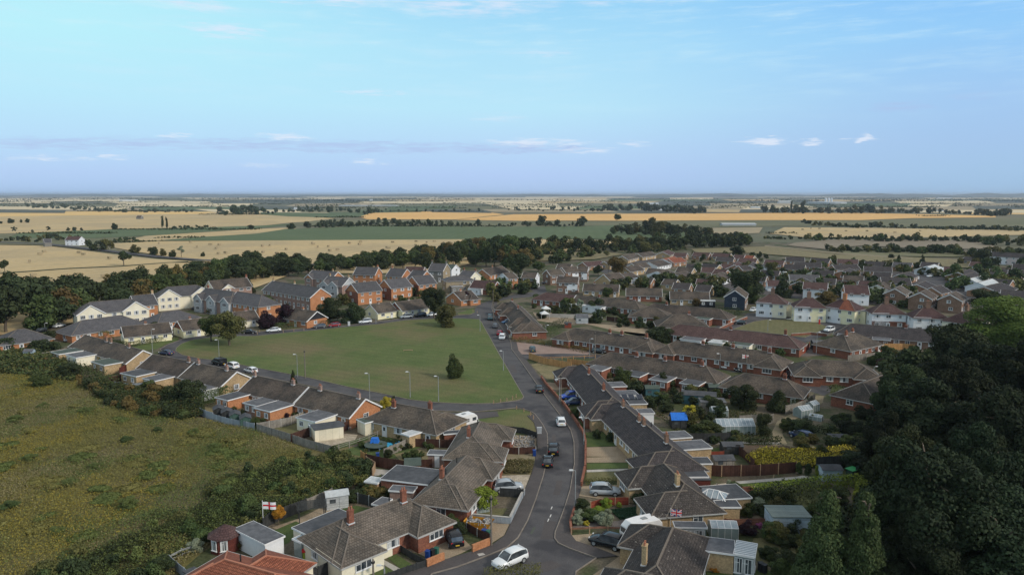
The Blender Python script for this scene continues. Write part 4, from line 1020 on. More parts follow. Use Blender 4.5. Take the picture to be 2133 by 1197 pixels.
for px_, m_ in (([(1120,1172),(1150,1166),(1172,1176),(1140,1190),(1118,1184)],'asphalt_pave'),([(1160,1000),(1172,1000),(1166,1030),(1152,1030)],'asphalt_pave'),([(1150,905),(1158,905),(1158,925),(1149,925)],'asphalt_pave'),([(1060,760),(1072,760),(1078,775),(1064,775)],'asphalt_pave'),([(700,822),(730,829),(736,826),(706,819)],'asphalt_pave'),([(1104,1110),(1112,1096),(1116,1098),(1108,1112)],'far_dark')):
    surf('tarmac_patch', px_, m_, .013)
for x, y in ((1163,975),(1128,1010),(1170,1100),(1095,1150),(1128,760),(1100,700)):
    q = P(x, y); MB().lathe([(.32,0),(.30,.01)],12).build('manhole_cover', ['black_metal'], None, (q.x, q.y, .014))['kind'] = 'structure'
C.cycles.max_bounces = 5; C.cycles.diffuse_bounces = 2; C.cycles.glossy_bounces = 2; C.cycles.volume_bounces = 0; C.cycles.transparent_max_bounces = 4
# ================================================================== HOUSES
H = house
# --- left foreground, beside the main road
H('red pantile roofed bungalow at the bottom edge, left of the brick and cream one', (468,1164), (573,1194), hr=4.6, he=2.4, w=9.0, wall='cream', roof='roof_red', ends='hh', wings=((.40,'b',2.2,7.0),(0,'c',1.5,5.5)), near=2, vents=((.15,1.2),))
H('half cream half brick bungalow with brown hipped roof and white porch in the left foreground', (716,1079.5), (838,1036), wall='brick_red', roof='roof_light', w=7.6, hr=4.9, ends='hh', wings=((0,'c',1.9,5.6,'h','cream'),(1,'c',1.9,5.6)),
  chim=((.05,-.8,1.5,'brick_red'),(.97,-.6,1.5,'brick_red')), near=2, split=((0,.50,0,2.45,'cream','c'),(0,1,0,2.45,'cream','l')), vents=((.86,1.2),))
H('red brick bungalow with two hipped roof wings behind the leafy tree beside the road', (928,993.7), (973,947.5), wall='brick_red', roof='roof_light', w=7.0, hr=4.9, ends='hh', wings=((0,'c',.9,5.2),(1,'c',.9,5.2)), chim=((.02,.6,1.4),), near=2, vents=((.3,1.0),(.86,1.2)), exts=((.55,'b',5.5,7.5,2.5,'brick_red','felt_dark'),))
H('red brick bungalow with brown roof beside the gravel yard of pale stones', (984.5,907), (1001,877), wall='brick_red', roof='roof_light', w=7.8, hr=4.9, ends='hh', wings=((0,'c',1.5,5.4),(1,'c',1.5,5.4)), chim=((.04,.7,1.4),), near=2, vents=((.2,.6),(.9,.4)))
H('brown roofed bungalow with pale brick walls next to the white caravan', (826,840), (897,853), wall='brick_yellow', roof='roof_brown', w=8.6, hr=5.0, ends='hh', wings=((1,'b',1.0,5.5),), chim=((.93,.6,1.3,'brick_red'),(.02,-1,.9,'brick_red')), near=2)
# --- the terraces south of the green, stepping down to the right
TL = dict(wall='brick_yellow', roof='roof_brown', w=8.4, hr=5.0, ends='gg', near=1)
H('lowest white edged terrace south of the green, orange brick gable with one window', (645,806), (761.6,830), **{**TL, 'wall': 'brick_orange'}, chim=((.22,-.3,1.0,'brick_pink'),(.90,-.3,1.0,'brick_pink')), exts=((.62,'c',5.0,5.5,2.4,'cream','felt_grey'),))
H('middle terrace of brown roofed homes south of the green, two flat roofed annexes behind', (530,781), (643,805), **{**TL, 'wall': 'brick_orange'}, chim=((.03,-.3,1.0,'brick_pink'),(.75,-.3,1.0,'brick_pink')), exts=((.12,'c',4.0,5.5,2.3,'brick_orange','felt_dark'),(.60,'c',4.2,4.8,2.3,'brick_pink','felt_grey'),(.90,'c',4.6,6.0,2.4,'brick_orange','felt_grey')))
H('terrace with white edged yellow brick gable above the dark hedge, south of the green', (406,754.5), (493.4,773.4), **TL, chim=((.12,-.3,1.0,'brick_pink'),(.8,-.3,1.0,'brick_pink')), exts=((.82,'c',4.0,3.5,2.2,'white_wall','felt_grey'),))
H('terrace house between two stepped roofs, behind the dark red garden fence', (317,737.5), (405,754), **TL, chim=((.9,-.3,1.0),), exts=((.30,'c',6,5,2.4,'brick_yellow','felt_dark'),(.78,'c',4.6,5,2.3,'brick_yellow','felt_grey')))
H('longest brown terrace at the left end of the green, white edged gable', (176,697), (298,729), **TL, chim=((.42,-.3,1.2),(.50,-.3,1.2),(.8,-.3,.8)), exts=((.20,'c',5,6,2.4,'brick_yellow','felt_green'),(.42,'c',6,5,2.4,'cream','felt_grey'),(.84,'c',7,4.5,2.4,'brick_yellow','felt_green')))
# --- bungalows on the far side of the ring road
H('cream bungalow with black boarded gable behind the clipped hedge left of the green', (252,680), (352.6,670.6), wall='render_yellow', roof='roof_brown', ends='gg', w=8, hr=5, near=1, gablemat='black_board', chim=((.5,0,.7),))
H('small grey hipped brick bungalow in front of the orange brick house pair', (337.5,650), (371,645), wall='brick_orange', roof='roof_slate', ends='hh', w=10, hr=5.2, near=1)
H('brown roofed cream bungalow with dark red brick gable left of the big green tree', (369,668), (453.8,658), wall='render_yellow', roof='roof_brown', ends='gg', w=8, hr=5, near=1, gablemat='brick_red', chim=((.3,0,.7),))
H('cream bungalow between the big green tree and the purple trees', (484,650), (530,645), wall='cream', roof='roof_brown', ends='gg', w=8, hr=5, near=1, chim=((.6,0,.7),))
H('brick bungalow with black boarded gable facing right, beside the purple trees', (612,642), (660.7,648), wall='brick_orange', roof='roof_brown', ends='gg', w=9, hr=5.2, near=1, gablemat='black_board', chim=((.4,0,.7),))
H('cream fronted bungalow left of the parked silver cars on the north side of the green', (771,634.4), (812.5,629), wall='render_yellow', roof='roof_brown', ends='gg', w=8.4, hr=5, near=1, chim=((.4,0,.7),))
H('cream and brick bungalow behind the row of cars north of the green', (822,629), (880,622), wall='render_yellow', roof='roof_brown', ends='gg', w=9, hr=5.2, near=1, gablemat='brick_red', chim=((.5,0,.8),))
H('brown roofed bungalow with brick garage behind the round purple tree', (944,608), (981,604), wall='brick_orange', roof='roof_brown', ends='gg', w=10, hr=5.2, near=1, chim=((.4,0,.8),), wings=((1,'c',1.5,5),))
H('small slate hipped bungalow at the left edge below the tree belt', (35,686), (52,684), wall='brick_orange', roof='roof_slate', ends='hh', w=11, hr=5.4, near=1)
H('long slate hipped brick bungalow in front of the big cream house', (170,667), (252,656), wall='brick_orange', roof='roof_slate', ends='hh', w=11, hr=5.6, near=1)
# --- two storey houses in the new brick close
TS = dict(hr=8.4, he=5.2, name='house', cat='house', near=1)
H('large cream house with two front gables at the left, slate roof', (186,629), (272,622), wall='cream', roof='roof_slate', ends='hh', w=9, wings=((0,'c',.7,8,'g'),(1,'c',.7,8,'g')), gablemat='cream', **TS)
H('orange brick semi with slate roof, right of the large cream house', (272,615.8), (319,611.5), wall='brick_orange', roof='roof_slate', ends='gg', w=9, chim=((.96,0,1.4,'brick_yellow'),), **TS)
H('cream house with two gables half hidden by a silvery tree', (348,597.5), (410,593), wall='cream', roof='roof_slate', ends='hh', w=9, wings=((0,'c',.7,8,'g'),(1,'c',.7,8,'g')), gablemat='cream', **TS)
H('pale grey gabled terrace in front of the dark parked cars', (428,599.7), (486,607), wall='brick_pink', roof='roof_slate', ends='gh', w=9, wings=((0,'c',.8,5,'g','grey_cladding'),(.62,'c',.8,5,'g','grey_cladding'),(1,'c',.8,5,'g','grey_cladding')), gablemat='grey_cladding', chim=((.1,0,1.2),), **TS)
H('hipped slate end house joined to the grey gabled terrace', (494,607), (545,614), wall='brick_orange', roof='roof_slate', ends='gh', w=9, **TS)
H('long brown roofed brick house at the back edge of the close by the trees', (434,585), (514.4,578), wall='brick_pink', roof='roof_brown', ends='gg', w=9, wings=((.35,'c',.8,5,'g'),), gablemat='cream', chim=((.98,0,1.3),), **TS)
H('longest slate roofed brick terrace with orange gable, centre of the close', (567,584.7), (668,599.5), wall='brick_pink', roof='roof_slate', ends='gg', w=9.4, endwall='brick_orange', split=((0,1,0,5.1,'brick_orange','r'),), chim=((.03,0,1.2,'brick_yellow'),(.48,0,1.2,'brick_yellow')), **TS)
H('rear slate roofed house with grey gable and orange end by the tree belt', (651,562), (704,566), wall='brick_pink', roof='roof_slate', ends='gg', w=9, wings=((0,'c',.8,5,'g'),), gablemat='brick_orange', chim=((.8,0,1.2,'brick_yellow'),), **TS)
H('slate roofed house with two pale grey front gables', (683,574.5), (728,578), wall='brick_pink', roof='roof_slate', ends='gg', w=9, wings=((0,'c',.9,5,'g','grey_cladding'),(.62,'c',.9,5,'g','grey_cladding')), gablemat='grey_cladding', chim=((.1,0,1.2,'brick_yellow'),(.95,0,1.2,'brick_yellow')), **TS)
OB = dict(wall='brick_orange', roof='roof_slate', ends='gg', w=9.5, **TS)
H('longest bright orange brick house with six front windows, front of the close', (731,590), (783,585), split=((0,1,0,5.1,'brick_red','l'),), **OB)  # left end in darker brick: the shade is painted in
H('middle bright orange brick house of the front three', (800,582.5), (845,578), split=((0,1,0,5.1,'brick_red','l'),), **OB)  # left end wall likewise coloured darker for shade
H('right hand bright orange brick house of the front three', (858,575.5), (897,572), split=((0,1,0,5.1,'brick_red','l'),), **OB)  # darker brick on the left end stands for its shaded side
H('orange gabled slate house at the back, tallest of the rear row', (743,555.6), (789,556.6), chim=((.95,0,1.2),), **OB)
H('slate roofed house with orange gable, second in the rear row', (814,558.4), (848,560), chim=((.1,0,1.2),), **OB)
H('slate roofed house peeping between orange brick houses, rear row right', (861,562), (889,564), **OB)
H('dark roofed house behind the rear orange row by the trees', (846,555), (885,556), wall='brick_pink', roof='roof_maroon', ends='gg', w=8, hr=6.5, he=3.6, name='house', cat='house', near=1)
H('old grey stone house with slate roof, two chimneys and yellow gable', (899,548), (931,549), wall='stone_grey', roof='roof_slate', ends='gg', w=9.5, hr=9, he=5.8, endwall='stone_yellow', split=((0,1,0,5.7,'stone_yellow','r'),), chim=((.04,0,1.6,'stone_grey'),(.96,0,1.6,'stone_grey')), name='house', cat='house', near=1)
H('small pale green roofed white house tucked behind the old stone house', (933,550), (950,551), wall='white_wall', roof='felt_green', ends='gg', w=8, hr=7, he=4.6, name='house', cat='house', near=1)
H('square sandstone house with shallow hipped slate roof', (944,574.4), (966,573.6), wall='stone_yellow', roof='roof_slate', ends='hh', w=8.6, hr=7.0, he=5.2, exts=((0,'c',5,3,3,'stone_grey','felt_grey'),), name='house', cat='house', near=1)
H('slate roofed house with grey front and cream gable facing right', (964,563), (991,565), wall='grey_cladding', roof='roof_slate', ends='gg', w=8.4, hr=7.6, he=5, split=((0,1,0,4.9,'cream','r'),), gablemat='cream', chim=((.1,0,1.2),(.97,0,1.2)), name='house', cat='house', near=1)
H('dark roofed bungalow with white conservatory among the bushes', (987,583), (1036,586), wall='brick_red', roof='roof_maroon', ends='gg', w=9, hr=5.6, near=1, exts=((.35,'c',6,3,2.5,'white_wall','glass_roof'),))
H('white gabled brick box house beyond the trees at the road bend', (1047,569), (1068,567), wall='brick_orange', roof='roof_brown', ends='gg', w=8, hr=7.2, he=5, split=((0,1,0,4.9,'white_wall','l'),), gablemat='white_wall', name='house', cat='house', near=1)
H('long low brown roof among dark trees behind the road bend', (1004,560.5), (1046,553.5), wall='brick_orange', roof='roof_brown', ends='gg', w=9, hr=5.4, chim=((.5,0,1),), near=1)
# --- right-hand rows beside the main road
RW = dict(roof='roof_dark', w=7.8, hr=4.9, ends='hh', near=2)
H('dark tiled brick terrace behind the two blue parked cars, right of the road', (1212.5,758), (1276,826), wall='brick_red', wings=((0,'c',2.0,5.6),(1,'c',2.2,6.2)), chim=((.32,-.4,1.0),(.80,-.4,1.2)), exts=((.34,'b',3.6,3.6,2.3,'brick_red','felt_grey'),(.60,'b',3.6,4.2,2.3,'brick_orange','felt_grey')), **RW)
H('long dark tiled terrace with hipped ends, middle of the row right of the road', (1290,836), (1401,930), wall='brick_yellow', wings=((0,'c',2.0,5.6),(1,'c',2.4,6.4)), chim=((.12,-.3,1.1),(.46,-.4,1.0),(.55,-.4,1.0),(.92,-.2,1.6)), exts=((.52,'b',3.2,4.2,2.3,'brick_yellow','felt_grey'),(.74,'b',3.8,5.0,2.4,'brick_yellow','felt_grey')), vents=((.50,1.5),), **RW)
H('dark tiled bungalow with yellow brick end wall behind the union flag', (1384,965), (1426,1006.5), wall='brick_yellow', wings=((0,'c',2.0,5.6),(1,'c',2.2,5.8)), chim=((.92,-.8,1.4,'brick_yellow'),), exts=((.80,'b',4.5,5.5,2.5,'brick_yellow','felt_dark'),), **{**RW, 'roof': 'roof_lichen'})
H('lichen speckled brown roofed bungalow at the bottom edge, right of the junction', (1402,1098), (1368,1176), wall='brick_yellow', wings=((0,'c',2.0,5.6),(1,'c',2.0,5.6)), chim=((.86,-1.6,1.6,'brick_yellow'),), flip=True, **{**RW, 'roof': 'roof_lichen'})
H('small brown roofed terrace at the far end of the right-hand row by the bend', (1066,627), (1107,668), wall='brick_red', roof='roof_brown', w=8, hr=5, ends='hh', near=1, wings=((0,'c',2.2,6),(.28,'c',2.2,6),(.80,'c',2.2,6.5),(1,'c',2.4,6)), chim=((.02,0,1),(.4,-.3,.9)))
# --- terraces on the right, in rows running away to the right
RB = dict(roof='roof_brown', w=8.2, hr=5.0, ends='hh', near=1, wall='brick_red')
H('long brick terrace behind the dark blue convertible and gravel lot', (1197,683), (1351,703), wings=((0,'c',1.6,5.6),(1,'c',2.0,6.0)), chim=((.50,-.3,1.0),(.66,-.3,1.0),(.98,-.3,1.0)), **RB)
H('long brown terrace behind the leafy round tree, rear gardens towards the camera', (1271,733), (1470,761), chim=((.30,-.3,.9),(.60,-.3,.9),(.97,-.3,1.0)), exts=((.02,'c',4,5,2.3,'brick_red','felt_grey'),(.42,'c',4,5,2.3,'brick_red','felt_dark'),(.70,'c',4.2,5.5,2.3,'brick_red','felt_grey'),(.98,'c',4.2,4.5,2.3,'brick_red','felt_dark')), **RB)
H('brown terrace with white porch and white van parked outside', (1409,709), (1606,733), wings=((0,'c',1.6,5.6),(1,'c',2.0,6.5)), chim=((.3,-.3,.9),(.62,-.3,.9),(.99,-.3,1.0)), **RB)
H('brown and maroon terrace in front of the small square green', (1414,674.5), (1641,698), chim=((.5,-.3,.8),(.98,0,1.6)), split=((.45,.75,0,2.45,'cream','c'),), exts=((.22,'c',6,5,2.3,'white_wall','felt_grey'),(.45,'c',4,5,2.3,'cream','pale_roof'),(.66,'c',5,4,2.3,'cream','felt_green')), **{**RB, 'roof': 'roof_maroon'})
H('dark grey terrace with brown hipped end at the corner of the small green', (1363,631.5), (1500,643.5), chim=((.2,-.3,.8),), exts=((.85,'c',5,4,2.3,'brick_red','felt_green'),), **RB)
H('brown hipped bungalow with brick ridge cap, behind the white van by the green', (1402.5,654.5), (1436,655), chim=((.98,0,1.0),), **{**RB, 'w': 11, 'hr': 5.6})
H('long maroon roofed terrace above the tall garden trees, right of the road bend', (1137,608.5), (1200,614), **{**RB, 'roof': 'roof_maroon', 'ends': 'hg'})
H('long brown terrace joined to the maroon roofed one, upper middle', (1201,614.1), (1324,626), chim=((.4,-.3,.8),(.98,0,1)), exts=((.15,'c',6,4,2.3,'cream','pale_roof'),(.45,'c',8,4,2.3,'white_wall','glass_roof')), **{**RB, 'ends': 'gh'})
H('small hipped bungalow with covered patio beside the dark long terrace', (1343,640.5), (1369,641.5), **{**RB, 'w': 10})
H('brown bungalow with pale gable and weeping tree in front, upper middle', (1216,590.5), (1290.7,592.5), wall='brick_yellow', roof='roof_brown', w=8.4, hr=5, ends='gg', near=1, chim=((.3,0,.8),))
H('brown bungalow with the pale blue van on its drive', (1304,599.5), (1379,601), wall='brick_red', roof='roof_brown', w=8.4, hr=5, ends='gg', near=1, gablemat='render_yellow')
H('brown bungalow with flat roofed garage half hidden by bushes', (1395,606.5), (1477.5,608.5), wall='brick_yellow', roof='roof_brown', w=8.4, hr=5, ends='gg', near=1, exts=((.92,'c',6,3,2.4,'black_board','pale_roof'),))
H('brown hipped bungalow with bay window behind the red fence, right side', (1691,748.5), (1784,753), **{**RB, 'w': 9}, wings=((0,'c',1.6,5.6),(1,'c',1.6,6.0)))
H('dark brown roofed bungalow half hidden by the big dark trees', (1798,797), (1850,776), **{**RB, 'w': 9})
H('brown hipped terrace behind two dark garden trees and the grey fence', (1550,777), (1637,788), chim=((.98,-.3,1),), **RB)
H('brown bungalow with one orange roof slope, behind the black sheds', (1757,695), (1778,691), **{**RB, 'w': 11, 'hr': 5.6}, chim=((.0,-.8,1),(.9,0,1)))
H('long dark grey terrace below the white semi-detached houses', (1773,673.5), (1968,688.5), wall='brick_brown', roof='roof_dark', w=8.6, hr=5.2, ends='hh', near=1, chim=((.6,-.3,.8),), exts=((.0,'c',6,5,2.6,'brick_orange','felt_grey'),(.35,'c',4.5,4,2.4,'brick_brown','felt_grey')))
# --- painted semi-detached houses beside the small green
SM = dict(roof='roof_maroon', ends='hh', w=7.8, hr=8.0, he=5.2, name='house', cat='house', near=1)
for a_, b_, l_, w1, w2, rf_ in (((1602,612),(1617,612.8),'white and cream semi-detached pair, leftmost beside the small green','white_wall','cream','roof_maroon'),
        ((1677,619.5),(1693,620),'bright white and yellow semi-detached pair, second from the left beside the small green','white_wall','render_yellow','roof_maroon'),
        ((1751,622.5),(1769,624.5),'white and yellow semi with one bright red roof slope','white_wall','render_yellow','roof_maroon'),
        ((1838,631.5),(1855,632),'white over brick semi-detached pair behind the brown bush','white_wall','white_wall','roof_maroon'),
        ((1924,639.5),(1941,640),'large white semi with small white porch, right of the brown bush','white_wall','white_wall','roof_maroon'),
        ((2005,649),(2023,646),'cream over brick semi half hidden by the bright green tree','cream','cream','roof_maroon')):
    rt_, inf = H(l_, a_, b_, wall=w2, exts=((1.95,'b',4.5,-3.5,5.0,w2,'felt_grey'),) if False else (), chim=((.5,0,1.8,'brick_brown' if 'red roof' not in l_ else 'brick_orange'),), **{**SM, 'roof': rf_}, split=((0,.5,0,5.3,w1,'c'),)+(((0,1,0,2.6,'brick_red','c'),) if 'over brick' in l_ else ()))
    if 'red roof' in l_:
        L_, hw_ = inf['L'], inf['hw']; Wd_ = hw_+.32; k_ = (8.0-5.2)/hw_; ze_ = 5.2-.32*k_; cs_ = inf['cs']
        b = MB().poly([(0, cs_*Wd_, ze_+.02), (L_/2+Wd_, cs_*Wd_, ze_+.02), (L_/2, 0, 8.02), (0, 0, 8.02)]); b.build('roof_slope', ['roof_red'], rt_)
    yb_ = -inf['cs']*1.8; e = MB().box((inf['xw'][1]+.9, yb_, 2.3), (1.8, 3.4, 4.6)).build('side_wing', [w2], rt_); MB().box((inf['xw'][1]+.9, yb_, 4.66), (1.9, 3.6, .14)).build('flat_roof', ['felt_grey'], e)
H('brown roofed house with dark blue boarded front gable beside the tall hedge', (1531,604.5), (1538,596), wall='brick_brown', roof='roof_brown', w=7.6, hr=7.6, he=5, ends='gg', gablemat='navy_board', split=((0,1,0,5,'navy_board','l'),), near=1, name='house', cat='house')
# --- upper middle two-storey houses
W2 = dict(hr=7.2, he=5, w=8, ends='gg', name='house', cat='house', near=1)
for i_, (a_, b_, wl_, pn, l_) in enumerate((((1090,566.5),(1120,567.5),'brick_brown','white_wall','brown house with white panelled gable facing right, leftmost of the white fronted group'),
        ((1138,562),(1168,560.5),'brick_brown','white_wall','brown house with long white front, second of the white fronted group'),
        ((1170,556.5),(1201,555),'brick_brown','white_wall','brown house with white front set back behind the second one'),
        ((1204,555),(1226,555.5),'brick_brown','white_wall','tall house with white gable stripe beside the autumn tree'),
        ((1161,575.5),(1206,576.5),'brick_brown','white_wall','brown brick house with white panel between windows, in front of the white fronted group'),
        ((1040,600),(1041,599),'brick_orange','white_wall',None))):
    if l_ is None: continue
    H(l_, a_, b_, wall=wl_, roof='roof_brown', **W2, split=((.45 if i_ != 4 else .5,1 if i_ != 0 else 1,1.0 if i_ != 4 else 1.6,4.2,pn,'c') if i_ else (0,1,0,4.9,pn,'r'),), gablemat='white_wall' if i_ in (0,3) else None)
# --- estate of bungalows beyond, in loose rows
def far(key, tmpl, lst):
    for t in lst:
        a_, b_ = t[0], t[1]; wl_ = t[2] if len(t) > 2 else 'brick_orange'; rf_ = t[3] if len(t) > 3 else 'roof_brown'; kw = t[4] if len(t) > 4 else {}
        H(kw.pop('label', tmpl), a_, b_, row=None if 'own' in kw else key, **{**dict(wall=wl_, roof=rf_, ends='gg', w=7.8, hr=4.7, he=2.5, near=1, dw=3.6, wside='c', gablemat=wl_), **{k_: v_ for k_, v_ in kw.items() if k_ != 'own'}})
MR, DK, BR, BY, BO, WH, CR = 'roof_maroon', 'roof_dark', 'roof_brown', 'brick_yellow', 'brick_tan', 'white_wall', 'cream'
far('back row of far estate bungalows', 'small gabled bungalow in the back row of the far estate, #', [
    ((1445,525),(1480,526.5),BO,MR),((1487,526.5),(1523,528.5),BY,MR),((1530,530),(1552,531),BO,MR),((1553,531.5),(1572,532.5),BY,'roof_red'),((1637,535),(1676,536),BO,DK),((1690,537),(1730,539),BO,DK),((1744,539),(1788,540.5),BO,MR),((1802,543.5),(1846,545.5),BO,DK),((1861,545.5),(1901,547.5),BO,'roof_slate'),((1966,555),(2001,556.5),BY,MR)])
far('second row of far estate bungalows', 'dark roofed bungalow in the second row of the far estate, #', [
    ((1493,534.5),(1530,536),BO,DK),((1540,537.2),(1578,539),BY,MR),((1594,540.5),(1635,542.5),BO,MR),((1654,545.5),(1712,547.5),BO,DK),((1733,551),(1785,550.5),BO,DK),((1799,554),(1858,556),BO,DK)])
far('third row of far estate bungalows', 'gabled bungalow in the third row of the far estate, #', [
    ((1430,549),(1462,550),BY,DK),((1464,548.3),(1499,551),BY,DK),((1503,549),(1528,550),BO,MR),((1538,553),(1560,552),BO,DK),((1634,550),(1678,552),BY,DK),((1692,562),(1738,564),BO,DK),((1451,568.8),(1480,568),BO,BR),((1490,560),(1516,562),BO,MR),((1452,580),(1495,582),BO,MR)])
far('fourth row of far estate bungalows', 'broad bungalow in the front row of the far estate, #', [
    ((1643,571),(1706,572.5),CR,'roof_slate'),((1834,577),(1896,579),BO,DK),((1872,571),(1895,565),BO,DK),((1880,590.5),(1900,592),BO,DK),((1597,583),(1640,584),WH,MR)])
far('scattered bungalows', 'dark roofed bungalow between the estate gardens, #', [((1585,562),(1625,564),BO,DK),((1700,578),(1742,580),BY,DK),((1757,573),(1800,575),BO,BR),((1412,556),(1446,558),BY,BR),((1350,558.5),(1384,560.5),BY,BR),((1330,577),(1362,579),BO,BR),((1404,588),(1440,590),BO,DK),((1452,592),(1484,594),BY,DK),((1820,566),(1858,568),BO,DK),
    ((2062,559),(2100,561),BO,DK),((2022,544),(2058,546),BY,MR),((2085,603),(2150,607),BO,DK),((2060,579),(2110,583),BO,DK),((1940,598),(1962,594),BO,DK),((1700,592),(1722,594),BO,DK),((1820,586),(1856,588),BY,BR),((2010,534),(2040,536),BY,DK),((1790,584),(1822,586),BO,MR),((1920,545),(1956,547),BY,DK),((1580,574),(1598,575),BO,DK),((1462,556),(1490,557),BO,MR),((1384,580),(1412,582),BY,BR)])
# gables turned towards the camera: ridges running away
far('gables facing the camera in the far estate', 'estate bungalow with its gable turned to the viewer, #', [
    ((1530,551.5),(1536,544),BO,MR,dict(w=9)),((1562,552.5),(1568,545),BY,DK,dict(w=9)),((1591,554),(1600,547),WH,DK,dict(w=9)),((1486,571.5),(1505,566),WH,BR,dict(w=11)),((1368,565),(1390,560),WH,BR,dict(w=11)),((1404,570),(1428,564),WH,BR,dict(w=11)),((1663,586),(1676,579),BO,DK,dict(w=9)),
    ((1753,563.5),(1770,558),BO,DK,dict(w=11)),((1827,593.5),(1842,587),CR,BR,dict(w=10)),((1909,592),(1928,585),BO,DK,dict(w=11)),((1995,567),(2020,560),BO,DK,dict(w=11)),((2005,573.5),(2030,566),BO,DK,dict(w=11)),((2018,580),(2046,573),WH,'pale_roof',dict(w=10)),((2037,588),(2066,580),WH,'pale_roof',dict(w=10)),
    ((2050,597),(2085,588),BO,DK,dict(w=13)),((1351,546),(1380,541),WH,BR,dict(w=11)),((1381,539),(1405,534),WH,'roof_red',dict(w=11)),((1380,524.5),(1392,520),BY,MR,dict(w=10)),((1700,562),(1716,556),CR,DK,dict(w=9)),((1876,600),(1880,596),BO,DK,dict(own=1,label='tiny gabled porch bungalow beside the white camper vans in the far estate'))])
far('bungalows left of the far close', 'brown roofed bungalow lining the far close, #', [
    ((1296,533),(1322,527),BY,BR),((1327,527.5),(1357,523.5),BY,BR),((1258,544),(1290,539),BY,BR),((1213,546),(1252,542.5),BO,MR),((1162,549),(1191,550),BO,BR),((1300,556),(1330,552),BY,BR),((1316,549),(1345,546),BY,BR),((1405,526),(1432,527),BO,MR),((1392,539),(1420,536),BO,'roof_red')])
far('x', 'y', [((1257,571),(1290,567),BY,BR,dict(own=1,label='brown bungalow with three bright skylights in its roof, upper middle',w=10,hr=6)),((1284,571.5),(1316,567),WH,BR,dict(own=1,label='brown bungalow with a white conservatory, right of the skylight roof',w=10,exts=((.75,'c',6,3,2.5,'white_wall','glass_roof'),))),
    ((1930,555),(1946,550),WH,'pale_roof',dict(own=1,label='white gabled bungalow with pale roof at the end of the far road',w=12)),((1757,593),(1808,594.5),WH,MR,dict(own=1,label='white fronted house with steep dark maroon roof above the white gazebo',hr=7.6,he=4.6,w=9,name='house',cat='house',gablemat='brick_orange')),
    ((1674,586.5),(1725,589),WH,MR,dict(own=1,label='white panelled house with maroon roof above the autumn bush',hr=7,he=4.6,w=8.6,name='house',cat='house')),
    ((1864,601),(1875,594),'brick_brown',BR,dict(own=1,label='brick house with white edged gable behind the white garden tent',hr=7.0,he=4.8,w=7.8,name='house',cat='house')),  # darker brick stands in for a gable turned from the sun
    ((1917,609),(1930,602),'brick_brown',BR,dict(own=1,label='second white edged brick gable house, left of the dark tree',hr=7.0,he=4.8,w=7.8,name='house',cat='house')),  # wall brick darkened for its unlit gable
    ((1979,613),(1992,606),'brick_brown',BR,dict(own=1,label='third brick gable house beside the bright green tree top',hr=7.0,he=4.8,w=7.8,name='house',cat='house')),  # shade on this gable is put into the brick colour
    ((2036,518.5),(2065,519.5),BY,DK,dict(own=1,label='brown terrace block at the upper right edge, left part',hr=7.5,he=5,name='house',cat='house')),((2066,524),(2140,528),WH,DK,dict(own=1,label='white and pink terrace block at the upper right edge',hr=7.5,he=5,w=9,name='house',cat='house',split=((.5,1,0,4.9,'pink_wall','c'),))),
    ((2110,549),(2150,551),BY,DK,dict(own=1,label='brown house cut by the right edge, below the white terrace',hr=7.5,he=5,name='house',cat='house')),((2086,557),(2108,558),BO,BR,dict(own=1,label='small brown hipped bungalow behind bushes near the right edge',ends='hh')),((2105,566),(2150,560),BO,DK,dict(own=1,label='dark roofed bungalow at the right edge beside a white tent roof'))])
